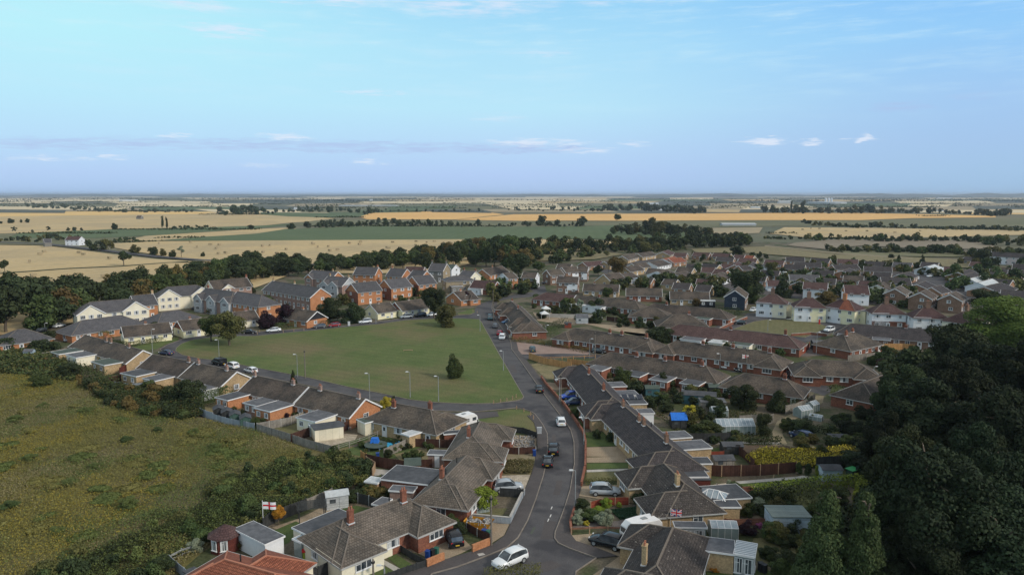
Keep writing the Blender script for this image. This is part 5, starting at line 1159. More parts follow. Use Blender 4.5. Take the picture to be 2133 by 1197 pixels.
# --- farmsteads out in the fields
H('white farmhouse with dull red roof among trees in the left fields', (141,492.5), (170,492.5), wall='white_wall', roof='roof_maroon', ends='gg', w=9, hr=8, he=5.4, near=1, name='farmhouse', cat='house')
H('grey roofed barn left of the white farmhouse', (90,497), (106,496.5), wall='stone_grey', roof='roof_slate', ends='gg', w=12, hr=7, he=4, near=0, name='barn', cat='barn')
H('small old barn with brown roof alone in the wheat field', (286,449), (296,449), wall='stone_grey', roof='roof_brown', ends='gg', w=10, hr=6.5, he=3.5, near=0, name='barn', cat='barn')
for x0, x1, y, h_, m_, l_ in ((248,282,418.5,9,'white_wall','long low white shed on the far left plain'),(612,618,437,7,'white_wall','tiny bright white farm building in the far fields'),(1372,1392,438.5,8,'white_wall','white farm building beside the tree clump, far middle'),(1622,1650,424,14,'pale_roof','large pale domed farm shed on the far right plain'),
        (1718,1722,421,22,'white_wall','first of the three white silos on the far plain'),(1724,1728,421,22,'white_wall','second of the three white silos on the far plain'),(1730,1734,421,22,'white_wall','third of the three white silos on the far plain'),(1685,1760,424,8,'grey_cladding','long grey works building beside the silos'),
        (1954,1985,414,12,'white_wall','far white warehouse near the right horizon'),(1505,1575,470.5,4,'pale_roof','long pale glasshouse sheds beside the stubble field'),(705,825,429.5,4,'grey_cladding','row of low pale poultry sheds in the far centre'),(1934,1968,443,6,'cream','cream farmstead among far right trees'),
        (1348,1372,426.5,9,'white_wall','white barn roof behind the dark clump'),(770,776,418,10,'white_wall','distant white house left of centre horizon'),(1395,1415,407.8,10,'white_wall','distant white works on the right horizon'),(1565,1590,434,6,'pale_roof','pale green roofed barn in the far right trees')):
    q0 = P(x0, y); q1 = P(x1, y); w_ = (q1-q0).length; dp = max(8, w_*.3)
    o_ = empty('silo' if 'silo' in l_ else 'farm_building', ((q0+q1)/2), 0); tag(o_, l_, 'silo' if 'silo' in l_ else 'farm building')
    if 'silo' in l_: MB().lathe([(w_/2,0),(w_/2,h_),(w_*.25,h_+2),(.2,h_+2.6)],16).build('wall', [m_], o_)
    else:
        MB().box((0,dp/2,h_*.35), (w_,dp,h_*.7)).build('wall', [m_ if m_ != 'pale_roof' else 'grey_cladding'], o_)
        MB().shell([(-w_/2-.5,-.6,h_*.68),(w_/2+.5,-.6,h_*.68),(w_/2+.5,dp+.6,h_*.68),(-w_/2-.5,dp+.6,h_*.68),(-w_/2-.5,dp/2,h_),(w_/2+.5,dp/2,h_)],[(0,1,5,4),(2,3,4,5)],.3).build('roof', ['pale_roof'], o_)
# ================================================================== CARS
K = car
K('white off-road car turning at the junction at the bottom edge','suv','paint_white',1062,1174,-30,13)
K('black off-road car on gravel in front of the white caravan','suv','paint_black',1264,1136,-39,-10)
K('silver crossover on the gravel drive behind the round shrubs','suv','paint_silver',1260,1029,36,1)
K('grey crossover on the slab drive left of the main road','suv','paint_silver',1058,1021,33,-3)
K('dark estate car parked on gravel before the brick and cream bungalow','suv','paint_black',944,1128,-13,-24)
K('black car on the kerb of the main road, nearer of two together','saloon','paint_black',1141,966,3,-30)
K('dark grey car parked just behind the black one on the main road','suv','paint_black',1153,942,2,-30)
K('white hatchback with dark roof on the main road bend','hatch','paint_white',1168,883,-6,-20)
K('black hatchback driving past the green','hatch','paint_black',1123,815,-6,-20)
K('bright blue crossover in front of the dark tiled terrace','suv','paint_blue',1188,830,-22,2)
K('dark blue car behind the small leafy shrub, beside the blue crossover','hatch','paint_navy',1195,842,-22,1)
K('dark 4x4 farthest up the main road','suv','paint_teal',1020.6,665,2,9,near=False)
K('grey car second farthest up the main road','hatch','paint_grey',1031.5,682,4,-9,near=False)
K('dark red car right behind the white pickup','hatch','paint_red',1041,697,5,-9,near=False)
K('white van on the road beside the top corner of the green','suv','paint_white',1046.5,705,5,-10,near=False)
K('silver car by the far end terrace, uppermost on its drive','saloon','paint_silver',1051,657,-12,1,near=False)
K('white car in the drive near the cream garden wall','saloon','paint_white',1060,667,-12,1,near=False)
K('blue car below the white one near the cream garden wall','hatch','paint_sky',1057,673,-12,1,near=False)
K('dark teal car alone on the pink gravel lot','hatch','paint_teal',1109,731,-3,-9)
K('royal blue car with red cover behind the gravel lot','saloon','paint_blue',1205,715,-12,2)
K('black hatchback at the corner of the side street and the telegraph pole','hatch','paint_black',1247,735,12,1)
K('pale blue van nose out on a brick drive, upper middle','van','paint_sky',1346,621,0,7,cat='van',near=False)
K('silver car right of the pale blue van','hatch','paint_silver',1371,624,2,7,near=False)
K('grey car left of the pale blue van','hatch','paint_grey',1316,619,-8,2,near=False)
K('black saloon by the big tree on the ring road','saloon','paint_black',519,694.5,12,-.3)
K('white saloon on the upper ring road beside the purple trees','saloon','paint_white',570,690.5,-12,1)
K('dark hatchback on the upper ring road before the clipped hedge','hatch','paint_grey',666,682.5,-12,1)
K('red hatchback on the upper ring road','hatch','paint_red',696,680,-12,1)
K('white crossover near the lamp on the upper ring road','suv','paint_white',760,673,-12,1)
K('pale blue hatchback on the drive of the cream fronted bungalow','hatch','paint_sky',801,661.5,12,2,near=False)
K('silver crossover left of the black one north of the green','suv','paint_silver',846,662.5,-12,1,near=False)
K('black crossover north of the green','suv','paint_black',875,659.5,-12,1,near=False)
K('white car half hidden by the round tree on the green','hatch','paint_white',899,658,-12,1,near=False)
K('long black van parked behind the terraces','van','paint_black',456,759,-18,-5,cat='van')
K('white car directly behind the long black van','suv','paint_white',483,766.5,-18,-5)
K('white hatchback on the lower ring road, rightmost of the three','hatch','paint_white',522.5,775.5,-18,-5)
K('navy car on the tight bend at the left end of the green','saloon','paint_navy',346,738.5,-14,-2)
K('white van beside the clipped hedge of the cream bungalow','van','paint_white',348,703,8,3,cat='van',near=False)
K('navy car beside the white van and hedge','hatch','paint_navy',333,703,8,3,near=False)
K('white car in front of the tree belt at the far left','hatch','paint_white',124,681,10,-2,near=False)
K('silver car among the garages at the left','hatch','paint_silver',139,710,2,8,near=False)
K('dark car beside the small hipped bungalow at left','hatch','paint_black',84,692,-10,2,near=False)
K('black crossover in the close before the grey gabled terrace','suv','paint_black',410,644,-11,1,near=False)
K('dark red car behind the purple ones in the close','hatch','paint_red',431,643.5,-8,4,near=False)
K('navy car nose down in the close beside the black crossover','hatch','paint_navy',438,649,-8,5,near=False)
K('grey blue car right of the navy one in the close','hatch','paint_grey',452,650,-8,5,near=False)
K('white van beside the orange brick semi','van','paint_white',336,637,2,6,cat='van',near=False)
K('white car behind the long slate terrace','hatch','paint_white',662,597,-9,1,near=False)
K('black car at the left corner of the small green','hatch','paint_black',1541,675,-12,-.5)
K('white crossover at the right corner of the small green','suv','paint_white',1727,690,-12,3)
K('white car on the forecourt of the leftmost painted pair','hatch','paint_white',1568.5,648,-8,3,near=False)
K('white car beside the tall dark hedge','hatch','paint_white',1548,641,-1,7,near=False)
K('black car outside the leftmost painted pair','hatch','paint_black',1618,655,9,2,near=False)
K('dark car outside the bright white and yellow pair','hatch','paint_grey',1679,660.5,-3,6,near=False)
K('white car by the red letter box','suv','paint_white',1719,662,-9,1,near=False)
K('dark 4x4 right of the white car by the letter box','suv','paint_black',1742,665,-3,6,near=False)
K('white car half behind the brown bush by the painted houses','hatch','paint_white',1800,668,-9,2,near=False)
K('white van behind the brown hipped bungalow by the small green','van','paint_white',1478,674,12,2,cat='van',near=False)
K('pale blue car by the black sided garage','hatch','paint_sky',1474,632,0,7,near=False)
K('white van outside the terrace with the white porch','van','paint_white',1437,747.5,-13,3,cat='van')
K('dark car left of the white van outside the terrace','hatch','paint_black',1420,749.5,-13,3)
K('silver crossover parked before the terrace beside the white hatchback','suv','paint_silver',1494,761,-12,3)
K('white hatchback right of the silver crossover','hatch','paint_white',1515,766,-12,4)
K('dark car beside the telegraph pole and hedge, right side','hatch','paint_black',1543,771.5,-11,3)
K('dark silver hatchback by the brick bungalow drive','hatch','paint_grey',1654,784.5,12,2)
K('navy crossover in front of the brown hipped bungalow','suv','paint_navy',1705,787.5,-11,5)
K('black car under the carport right of the navy crossover','suv','paint_black',1735,790,-11,5)
K('dark blue estate car on the dirt track next to the yellow flowers','suv','paint_navy',1669,914,-22,-8)
K('red and white van in the far estate beside the pale tree','van','paint_white',1630,572,-6,-1,cat='van',near=False)
K('dark car right of the red and white van','hatch','paint_black',1652,569,-7,1,near=False)
K('white car second right of the red and white van','hatch','paint_white',1669,568,-7,1,near=False)
K('white car in the middle of the far estate road','hatch','paint_white',1936,577,-8,1,near=False)
K('silver car on the drive of the pale gabled bungalow','hatch','paint_silver',1948,568,-8,1,near=False)
K('dark van near the dark tree in the far estate','van','paint_black',1959,575,-8,1,cat='van',near=False)
K('white camper van left of the far estate road','van','paint_white',1906,582,-8,-2,cat='van',near=False)
K('second white camper further down the far estate road','van','paint_white',1926,595,-8,-4,cat='van',near=False)
K('long white van nearest on the far estate road','van','paint_white',1947,609,9,2,cat='van',near=False)
K('white van between two blue ones on the far estate road','van','paint_white',1990,588,8,1,cat='van',near=False)
K('small bright blue van on the far estate road','hatch','paint_blue',1983,592,8,1,near=False)
K('large bright blue van nearest the pale roofs','van','paint_blue',2000,599.5,8,2,cat='van',near=False)
K('white car at the top of the far close','hatch','paint_white',1361,534.5,5,1,near=False)
K('dark car half way along the far close','hatch','paint_black',1338,538,5,0,near=False)
K('dark car lowest in the far close','hatch','paint_black',1321,542,5,0,near=False)
K('black car beside the white fronted houses','hatch','paint_black',1151,591,-8,0,near=False)
K('dark grey car left of the black one by the white fronted houses','hatch','paint_grey',1137,591,-8,0,near=False)
caravan('white caravan behind the brown roofed bungalow at the edge of the green', 970, 888, 22, -6, 4.6)
caravan('large white caravan between the black off-road car and the lichen speckled roof', 1335, 1120, -26, 7, 5.4)
# ================================================================== LAMPS, POLES, FLAGS
for a in (('slim lamp beside the main road near the junction, its foot by the round shrubs',1198,1062,974,-1),('lamp in front of the dark tiled terrace with the square hedge balls',1216,926,866,-1),('lamp at the wall beside the two blue cars',1165,838,788,-1),('lamp at the right edge of the green half way up the main road',1048.5,772,729,-1),
          ('lamp at the top right corner of the green',1000,690,655,-1),('lamp standing at the left tip of the green',457,752,706,-1),('lamp on the lower edge of the green next to the tall brown pole',620,785,736,-1),('dark topped lamp behind the white gabled terrace',770,832,775,-1),('pale lamp on the lower edge of the green, right of centre',854.5,828,772,-1),
          ('thin lamp post on the green near the loose tree',913.5,836,781,-1),('white headed lamp outside the cream bungalow with black gable',318,735,684,1),('tiny lamp beside the round purple tree',969,636,614,1),('lamp by the north kerb next to the cream bungalow',783,673,653,1),('lamp rising from the small green',1599,690,665,1),
          ('lamp on the side street behind the gravel lot',1137,704,676,1),('lamp at the side street corner',1228,745,704,1),('lamp by the terrace with silver cars',1499.5,768,735,-1),('white lamp at the turning head in front of the hipped bungalow',1732,797,765,1),('lamp beside the big dark trees at the turning head',1819.5,784,762,1),
          ('lamp on the road by the dark sheds and small green',1700,738,690,1),('lamp before the bright white pair',1673.5,661,630,1),('lamp at the far left before the tree belt',94,690,672,1),('little lamp in front garden at the bottom edge',801,1205,1174,-1)):
    lamp(a[0], a[1], a[2], a[3], a[4])
for a in (('grey telegraph pole at the brick wall near the junction',1023.5,1136,1026),('tall brown pole on the lower green',636,787,727),('telegraph pole left of the gravel lot corner',1239,746,690),('pole rising through the long brick terrace',1272.5,728,690),('pole at the road bend near the bushes',1027,640,604),('second pole at the road bend beside the lamp',1028,668,628),
          ('pole between hedge and terrace with white van',1554.5,775,725),('pole by the dark blue car shaded drive',1168,842,778),('wooden post in the bottom edge garden',778,1210,1160),('pole beside the autumn tree in the upper middle',1267,575,548),('pole behind the brown bungalow with bushes',1420,632,608),('pole above the dark garage by the autumn estate',1414,636,613),
          ('pole before the small brown roofed bungalow row',1235,612,589),('pole at the white fronted houses',1141,592,560),('pole rising at the tree belt behind the rear orange houses',746,556,540),('pole in the back gardens near the white tent',1820,562,540)):
    pole(*a)
def flag(label, bx, by, ty, kind, W_=1.9, Hh=1.15):
    Hp = hgt(by, ty); root = empty('flagpole', P(bx, by)); tag(root, label, 'flagpole'); MB().tube((0,0,0),(0,0,Hp),.05,.035).lathe([(.02,0),(.07,.05),(.02,.12)],8,(0,0,Hp)).build('pole', ['lamp_white'], root)
    nx, ny = 60, 36; b = MB()
    def colr(u, v):     # 0 white 1 red 2 blue
        if kind == 'cross': return 1 if abs(u-.5) < .06 or abs(v-.5) < .10 else 0
        x = (u-.5)*2; y = (v-.5); dx = abs(u-.5)*nx; 
        if abs(u-.5) < .05 or abs(v-.5) < .10: return 1
        if abs(u-.5) < .083 or abs(v-.5) < .167: return 0
        d1 = abs(y-x*.5)*.894; d2 = abs(y+x*.5)*.894; d = min(d1, d2)
        return 1 if d < .033 else 0 if d < .10 else 2
    V = [[(.05+W_*u/nx, .10*math.sin(u/nx*7)*(u/nx), Hp-.05-Hh*v/ny-.10*(u/nx)) for u in range(nx+1)] for v in range(ny+1)]
    b.v = [p for r_ in V for p in r_]
    for v_ in range(ny):
        for u_ in range(nx): i = v_*(nx+1)+u_; b.f.append((i, i+nx+1, i+nx+2, i+1)); b.m.append(colr((u_+.5)/nx, (v_+.5)/ny))
    b.build('flag', ['white_paint', 'flag_red', 'flag_blue'], root)
mat('flag_red', (.55,.02,.03), None); mat('flag_blue', (.01,.025,.18), None)
flag('white flag with red cross on a pole beside the orange bush', 549, 1101, 1040, 'cross', 1.7, 1.0)
flag('red white and blue flag on a pole before the yellow brick wall', 1396, 1110, 1056, 'union', 1.4, .9)
flag('red cross flag above the terrace with white van', 1545, 772, 737, 'cross', 1.5, .9)
# ================================================================== GARAGES, SHEDS AND GARDEN THINGS, near first
Q = quadbuild
Q('white sided garage with grey flat roof beside the dark red summerhouse','garage','garage',[(485,1101.5),(551,1134),(594,1117),(529,1085.5)],2.4,'white_wall','felt_grey',door=('b',.5,.1,.1,'white_paint'))
Q('cream extension with green grey flat roof behind the cream and brick bungalow','extension_building','extension',[(607,1100),(648,1117),(732,1072),(705,1058)],2.5,'cream','felt_dark',win=(('l',.5,1.0,1.0,1.0),))
Q('small white glazed porch beside the red and yellow playhouse','porch','porch',[(610,1123),(629,1131),(646,1120),(628,1112)],2.2,'pale_glass','glass_roof',fascia='white_paint')
Q('long blue grey roofed workshop in the garden behind the lowest terrace','workshop','workshop',[(647,887),(658,900),(713,884),(706,873)],2.2,'beige_panel','felt_dark',fascia=None)
Q('cream panelled garage with grey lid between the terrace and the hipped bungalow','garage','garage',[(744,874),(762,883),(792,872),(775,865)],2.4,'beige_panel','felt_green',win=(('l',.5,.8,.8,1.1),))
Q('flat grey roofed annexe joined to the pale brick bungalow','annexe','annexe',[(838,903),(851,909),(888,897),(868,892)],2.3,'brick_yellow','pale_roof',win=(('l',.5,.8,.8,1.0),))
Q('brick outhouse with felt roof behind the white caravan','outhouse','outhouse',[(921,901),(926,904),(962,902),(960,893)],2.2,'brick_red','felt_dark')
Q('brick outbuilding with open white door frame left of the pale stone yard','outhouse','outhouse',[(888,946),(936,948),(938,938),(897,937)],2.2,'brick_pink','felt_grey',door=('f',.45,.8,2.0,'white_paint'))
Q('low grey roofed outhouse by the chimney of the brick bungalow','outhouse','outhouse',[(812,1022),(862,1025),(868,1014),(816,1010)],2.2,'brick_pink','felt_grey')
Q('small slate grey shelter roof behind the cream bungalow ridge','outhouse','outhouse',[(773,1050),(795,1054),(818,1040),(797,1035)],2.1,'brick_pink','felt_grey')
Q('flat roofed brick extension behind the union flag house','extension_building','extension',[(1496,1057),(1545,1056),(1532,1042),(1485,1041)],2.5,'brick_yellow','felt_dark',door=('f',.12,.9,2.0,'white_paint'))
Q('blue grey roofed white sun room in front of the union flag house','sun_room','sun room',[(1408,1098),(1475,1100),(1466,1087),(1400,1086)],2.3,'pale_glass','felt_grey',win=(('f',.35,1.4,1.1,.9),('f',.75,1.4,1.1,.9),('f',.55,.6,1.1,.9)))
Q('flat grey roofed brick garage beside the white conservatory at the bottom right','garage','garage',[(1460,1146),(1528,1155),(1532,1126),(1470,1118)],2.5,'brick_yellow','felt_grey')
cq, cl_, cw_ = Q('white framed conservatory with striped glass roof at the bottom right','conservatory','conservatory',[(1529,1154),(1573,1162),(1577,1133),(1533,1125)],2.5,'pale_glass','glass_roof',win=(('f',.3,1.2,1.9,.3),('f',.7,1.4,1.9,.3),('r',.5,1.6,1.9,.3)))
b = MB()
for i in range(9): b.box((0, -cw_/2+.1+(cw_-.2)*i/8, 2.62), (cl_, .10, .08))
b.build('glazing_bars', ['white_paint'], cq)
Q('blue felt roofed garage right of the long dark terrace','garage','garage',[(1425,994),(1474,993),(1468,979),(1420,979)],2.3,'brick_yellow','felt_dark')
Q('dark brown garage doors under a grey felt lid','garage','garage',[(1441,1000),(1482,1000),(1476,991),(1436,992)],2.1,'maroon_wood','felt_dark',fascia=None)
Q('yellow brick garage with blue grey roof before the brown rail fence','garage','garage',[(1436,966),(1483,966),(1475,952),(1428,953)],2.4,'brick_yellow','felt_dark',win=(('f',.3,1.6,1.0,.9),))
Q('green metal roofed garage with pale gable beside the two pines','garage','garage',[(1597,1077),(1680,1078),(1683,1053),(1602,1052)],2.5,'shed_blue','metal_roof',fascia=None)
Q('pale corner roof of a shed on the left garden boundary','shed','shed',[(764,1003),(790,1008),(797,995),(768,992)],2.0,'shed_wood','pale_roof')
Q('grey shed roof at the bottom left edge beside the red pantiles','shed','shed',[(382,1192),(398,1202),(418,1188),(402,1178)],2.0,'fence_grey','felt_dark',fascia=None)
Q('flat roofed outbuilding carrying three tilted solar panels','outhouse','outhouse',[(1312,842),(1348,841),(1336,826),(1298,827)],2.5,'brick_yellow','felt_dark')
# solar panels on that roof
for i, x in enumerate((1301, 1315, 1332)):
    q = P(x, 829, 2.75); o = empty('solar_panel', q, R(8)); tag(o, ['leftmost','middle','rightmost'][i]+' of the three tilted solar panels behind the dark tiled terrace', 'solar panel')
    b = MB(); b.beam((0,-.7,.05),(0,.7,.65),1.15,.05); b.build('panel', ['solar'], o); f = MB(); f.beam((-.6,-.7,.05),(-.6,.7,.66),.05,.07); f.beam((.6,-.7,.05),(.6,.7,.66),.05,.07); f.beam((0,.7,.65),(0,.7,0),.06,.06); f.build('frame', ['galv'], o)
Q('white walled outbuilding behind the long dark terrace','garage','garage',[(1332,861),(1363,861),(1357,851),(1325,852)],2.4,'white_wall','felt_grey')
S = shed
S('plain wooden shed with grey lean roof in the patio garden', 860, 990, 8, 2.4, 2.2, 2.1, 2.5, 'shed_wood', 'felt_green', gable=False)
S('tall grey metal shed by the garden boundary with a ring on the fence', 702, 1053, 20, 3.0, 2.2, 2.0, 2.4, 'grey_cladding', 'pale_roof')
S('dark brown shed inside the brown fenced patio', 695, 905, 28, 3.4, 2.0, 1.9, 2.3, 'fence_brown', 'felt_dark', winside=False)
for i, (x, y, m_) in enumerate(((456,868,'fence_dark'),(473,874,'fence_dark'),(490,880,'shed_green'),(512,887,'shed_green'))): S(['black shed leftmost on the meadow edge','second black shed from the left on the meadow edge','third shed along the meadow edge, dark green','rightmost green shed with window on the meadow edge'][i], x, y, -68, 2.4, 1.9, 1.9, 2.35, m_, 'felt_dark', winside=(i == 3))
S('bright green oil tank shaped store beside the brick annexe', 485, 834, 20, 1.7, 1.1, 1.5, 1.6, 'bright_green', 'bright_green', gable=False, cat='tank', name='oil_tank', winside=False)
S('pale blue shed with dark roof at the end of the lawn', 1727, 996, 0, 3.0, 2.3, 1.9, 2.3, 'shed_blue', 'felt_dark', winside=False)
S('green shed with pale roof behind the round garden tree', 1357, 824, 0, 3.0, 2.4, 2.0, 2.5, 'shed_teal', 'felt_green')
S('playhouse shed under a bright blue tarpaulin', 1412, 889, 0, 2.8, 2.4, 1.9, 2.9, 'fence_dark', 'blue_tarp')
S('grey double shed beside the red fence', 1504, 973, 5, 3.2, 2.2, 1.7, 2.2, 'fence_grey', 'felt_dark')
S('low dark shed on the garden terrace above the red fence', 1523, 941, 0, 3.4, 2.4, 1.5, 1.9, 'fence_dark', 'felt_dark')
S('long dark teal shed roof among the middle gardens', 1455, 838, -14, 7.0, 3.0, 2.0, 2.6, 'shed_teal', 'felt_dark')
S('grey shed with ribbed roof beside the middle gardens', 1483, 852, -4, 5.0, 2.6, 1.9, 2.1, 'fence_grey', 'felt_grey', gable=False)
S('dark low shed beside the dirt track on the right', 1743, 922, -5, 3.2, 2.0, 1.4, 1.7, 'fence_dark', 'felt_dark')
S('black shed pair beside two white water tanks', 1716, 728, -8, 6.5, 3.6, 2.2, 2.8, 'black_board', 'felt_grey')
S('dark gabled timber garage beside the big trees', 1852, 768, 30, 5.0, 4.0, 2.3, 3.2, 'fence_brown', 'felt_dark')
S('pale wooden shed with grey roof near the middle pond garden', 1212, 672, 0, 4.0, 3.2, 2.2, 3.2, 'grey_cladding', 'felt_grey')
S('small red shed in the garden above the long brick terrace', 1183, 682, 0, 2.2, 1.4, 1.6, 1.7, 'fence_red', 'felt_dark', gable=False)
S('grey roofed shed at the far left garden fence', 62, 744, 10, 2.2, 2.0, 1.9, 2.4, 'shed_blue', 'felt_grey')
S('dark shed among the right garden trees with white window', 1497, 822, -6, 4.6, 3.0, 2.1, 2.5, 'fence_dark', 'felt_green')
S('green shed end under the garden wall right of the dark terrace', 1775, 990, 30, 1.6, 1.1, 1.1, 1.2, 'shed_green', 'bright_green', gable=False, winside=False, cat='box', name='storage_box')
G_ = greenhouse
G_('long greenhouse with milky roof behind the clipped dark tree', 1528, 899, 2, 7.0, 3.2, 1.6, 2.6)
G_('small greenhouse panel roof near the ribbed shed', 1497, 867, 0, 3.2, 2.0, 1.6, 2.1)
G_('greenhouse beside the dirt track, lower of the two', 1672, 866, 25, 3.0, 2.2, 1.5, 2.2)
G_('greenhouse beside the dirt track, upper one', 1692, 855, 35, 2.2, 1.8, 1.5, 2.1)
G_('cold frame tilted by the vegetable plot', 1700, 874, -40, 2.4, 1.4, .8, 1.2)
G_('greenhouse with bare frame beside the blue grey sun room', 1505, 1117, -4, 3.4, 2.4, 1.7, 2.2)
G_('tiny tilted greenhouse roof in the grey walled front garden', 1003, 1063, 20, 1.8, 1.4, .6, 1.4)
G_('metal framed greenhouse leaning by the blue workshop', 651, 905, 28, 1.2, 1.6, 1.6, 2.0)
q = P(1486, 1031, 2.5); q.z = 0; o = empty('conservatory', q, R(-28)); tag(o, 'glass conservatory with pointed white barred roof behind the union flag house', 'conservatory')
MB().box((0,0,1.15),(4.4,3.6,2.3)).build('glazing', ['pale_glass'], o); b = MB(); c_ = [(-2.3,-1.9,2.3),(2.3,-1.9,2.3),(2.3,1.9,2.3),(-2.3,1.9,2.3)]; a_ = (-.7,0,3.3); z_ = (.7,0,3.3)
b.poly([c_[0],c_[1],z_,a_]).poly([c_[1],c_[2],z_]).poly([c_[2],c_[3],a_,z_]).poly([c_[3],c_[0],a_]).poly(c_[::-1]); b.build('glass_roof', ['glass_roof'], o); b = MB(); b.beam(a_, z_, .16, .14)
for p_, t_ in ((c_[0],a_),(c_[3],a_),(c_[1],z_),(c_[2],z_)): b.beam(p_, t_, .13, .12)
for i in range(4): b.beam(c_[i], c_[(i+1) % 4], .14, .16)
for i in range(1, 6):
    x = -2.3+4.6*i/6; xt = max(-.7, min(.7, x)); k_ = 1 if abs(x) <= .7 else (2.3-abs(x))/1.6
    for s_ in (-1, 1): b.beam((x, s_*1.9, 2.33), (x, s_*1.9*(1-k_), 2.33+k_), .07, .07)
for s_ in (-1, 1):
    for y_ in (-.9, 0, .9): k_ = 1-abs(y_)/1.9; b.beam((s_*2.3, y_, 2.33), (s_*(2.3-1.6*k_), y_, 2.33+k_), .07, .07)
b.build('frame', ['white_paint'], o)
G_('white porch glasshouse of the brown bungalow with orange slope', 1814, 722, -4, 3.2, 2.2, 1.8, 2.2)
# summerhouse
sh = empty('summerhouse', P(470, 1143), .3); tag(sh, 'dark red octagonal summerhouse with white paned doors', 'summerhouse')
def ngon(n, r, z, a0=0): return [(r*math.cos(a0+2*math.pi*i/n), r*math.sin(a0+2*math.pi*i/n), z) for i in range(n)]
MB().prism([p[:2] for p in ngon(8, 1.75, 0, .39)], 0, 2.1).build('wall', ['maroon_wood'], sh)
b = MB(); r0 = ngon(8, 2.15, 2.05, .39); 
for i in range(8): b.poly([r0[i], r0[(i+1) % 8], (0, 0, 3.35)])
b.poly(r0[::-1]); b.build('roof', ['roof_maroon'], sh)
for a in (-2.36, -1.57): window(sh, 1.64*math.cos(a), 1.64*math.sin(a), .55, a+math.pi/2, .85, 1.3, 2, 2, random.Random(1))
# playhouse
surf('dry_ground', [(1500,560),(1760,566),(1900,566),(2133,600),(2133,640),(1900,640),(1640,620),(1500,600)], 'asphalt_pave', .006)
surf('dry_ground', [(1230,545),(1400,528),(1480,528),(1900,556),(1960,566),(1760,566),(1500,560),(1380,590),(1150,600),(1100,585)], 'ground', .007)
mat('playgreen', (.35,.45,.06), None)
o = empty('playhouse', P(640, 1160), .4); tag(o, 'little yellow green playhouse with red roof beside the porch', 'playhouse')
MB().box((0,0,.55),(1.1,1.0,1.1)).build('wall', ['playgreen'], o); MB().shell([(-.65,-.65,1.05),(.65,-.65,1.05),(.65,.65,1.05),(-.65,.65,1.05),(-.65,0,1.5),(.65,0,1.5)],[(0,1,5,4),(2,3,4,5)],.06).build('roof', ['red_paint'], o); MB().box((0,-.52,.45),(.5,.04,.85)).build('door', ['glass'], o)
# pergola
o = empty('pergola', P(650, 1083), R(20)); tag(o, 'black slatted pergola in the gravel garden', 'pergola')
for x in (-1.7, 1.7):
    for y in (-1.2, 1.2): MB().box((x,y,1.1),(.12,.12,2.2)).build('post', ['fence_dark'], o)
b = MB()
for i in range(9): b.box((0,-1.4+i*.35,2.25),(3.9,.14,.06))
b.build('slats', ['fence_dark'], o)
# trampoline, tarpaulins, tanks
o = empty('trampoline', P(783, 934)); tag(o, 'round trampoline with blue covers in the cluttered garden', 'trampoline'); MB().tube((0,0,.75),(0,0,.85),2.0,2.0,24).build('mat', ['felt_green'], o)
for i in range(6): a = i*math.pi/3; MB().tube((1.8*math.cos(a),1.8*math.sin(a),0),(1.8*math.cos(a),1.8*math.sin(a),.75),.04).build('leg', ['galv'], o)
tag(crownless := MB().box((0,0,.4),(1.5,1.2,.8), taper=.75).build('covered_heap', ['blue_tarp'], None, P(781,930)+Vector((0,0,.85))), 'heap under a deep blue cover on the trampoline', 'covered heap')
for x, y, l_, a_, s_ in ((812,930,'cyan tarpaulin lying folded over a heap behind the trampoline',25,(4.2,1.3,.7)),(826,926,'small cyan tarpaulin end beside the heap',40,(1.6,1.5,.6))):
    o = MB().box((0,0,s_[2]/2), s_, taper=.65).build('tarpaulin', ['cyan_tarp'], None, P(x, y), R(a_)); tag(o, l_, 'tarpaulin')
def bin_(label, x, y, m_): 
    o = empty('wheelie_bin', P(x, y), random.Random(x).uniform(0, 6)); tag(o, label, 'wheelie bin', 'wheelie bins')
    MB().box((0,0,.5),(.5,.5,1.0), taper=1.0).build('body', [m_], o); MB().box((0,.02,1.04),(.58,.62,.08)).build('lid', [m_], o)
    for s in (-1, 1): MB().tube((s*.22,.27,.12),(s*.28,.27,.12),.12,n=10).build('wheel', ['black_plastic'], o)
for l_, x, y, m_ in (('blue bin leftmost of three on the block paved drive',672,1175,'blue_plastic'),('green bin in the middle on the block paved drive',681,1180,'green_plastic'),('black bin rightmost on the block paved drive',690,1183,'black_plastic'),('blue bin behind the low orange wall by the road',891,1163,'blue_plastic'),('black bin between blue and green ones behind the orange wall',900,1160,'black_plastic'),('green bin behind the low orange wall',909,1157,'green_plastic'),
        ('blue bin on the fence beside the skip',1009,1118,'blue_plastic'),('green bin on the fence beside the skip',1018,1120,'green_plastic'),('blue bin at the gate of the pale stone yard',1113,949,'blue_plastic'),('blue drum shaped bin on the rough grass garden',787,955,'blue_plastic'),('green bin by the front door of the long dark terrace',1316,948,'green_plastic'),('dark bin at the conservatory corner at the bottom right',1584,1188,'black_plastic'),('dark bin second by the conservatory corner',1592,1192,'black_plastic'),('dark green bin in front of the hipped bungalow drive',1680,786,'green_plastic')): bin_(l_, x, y, m_)
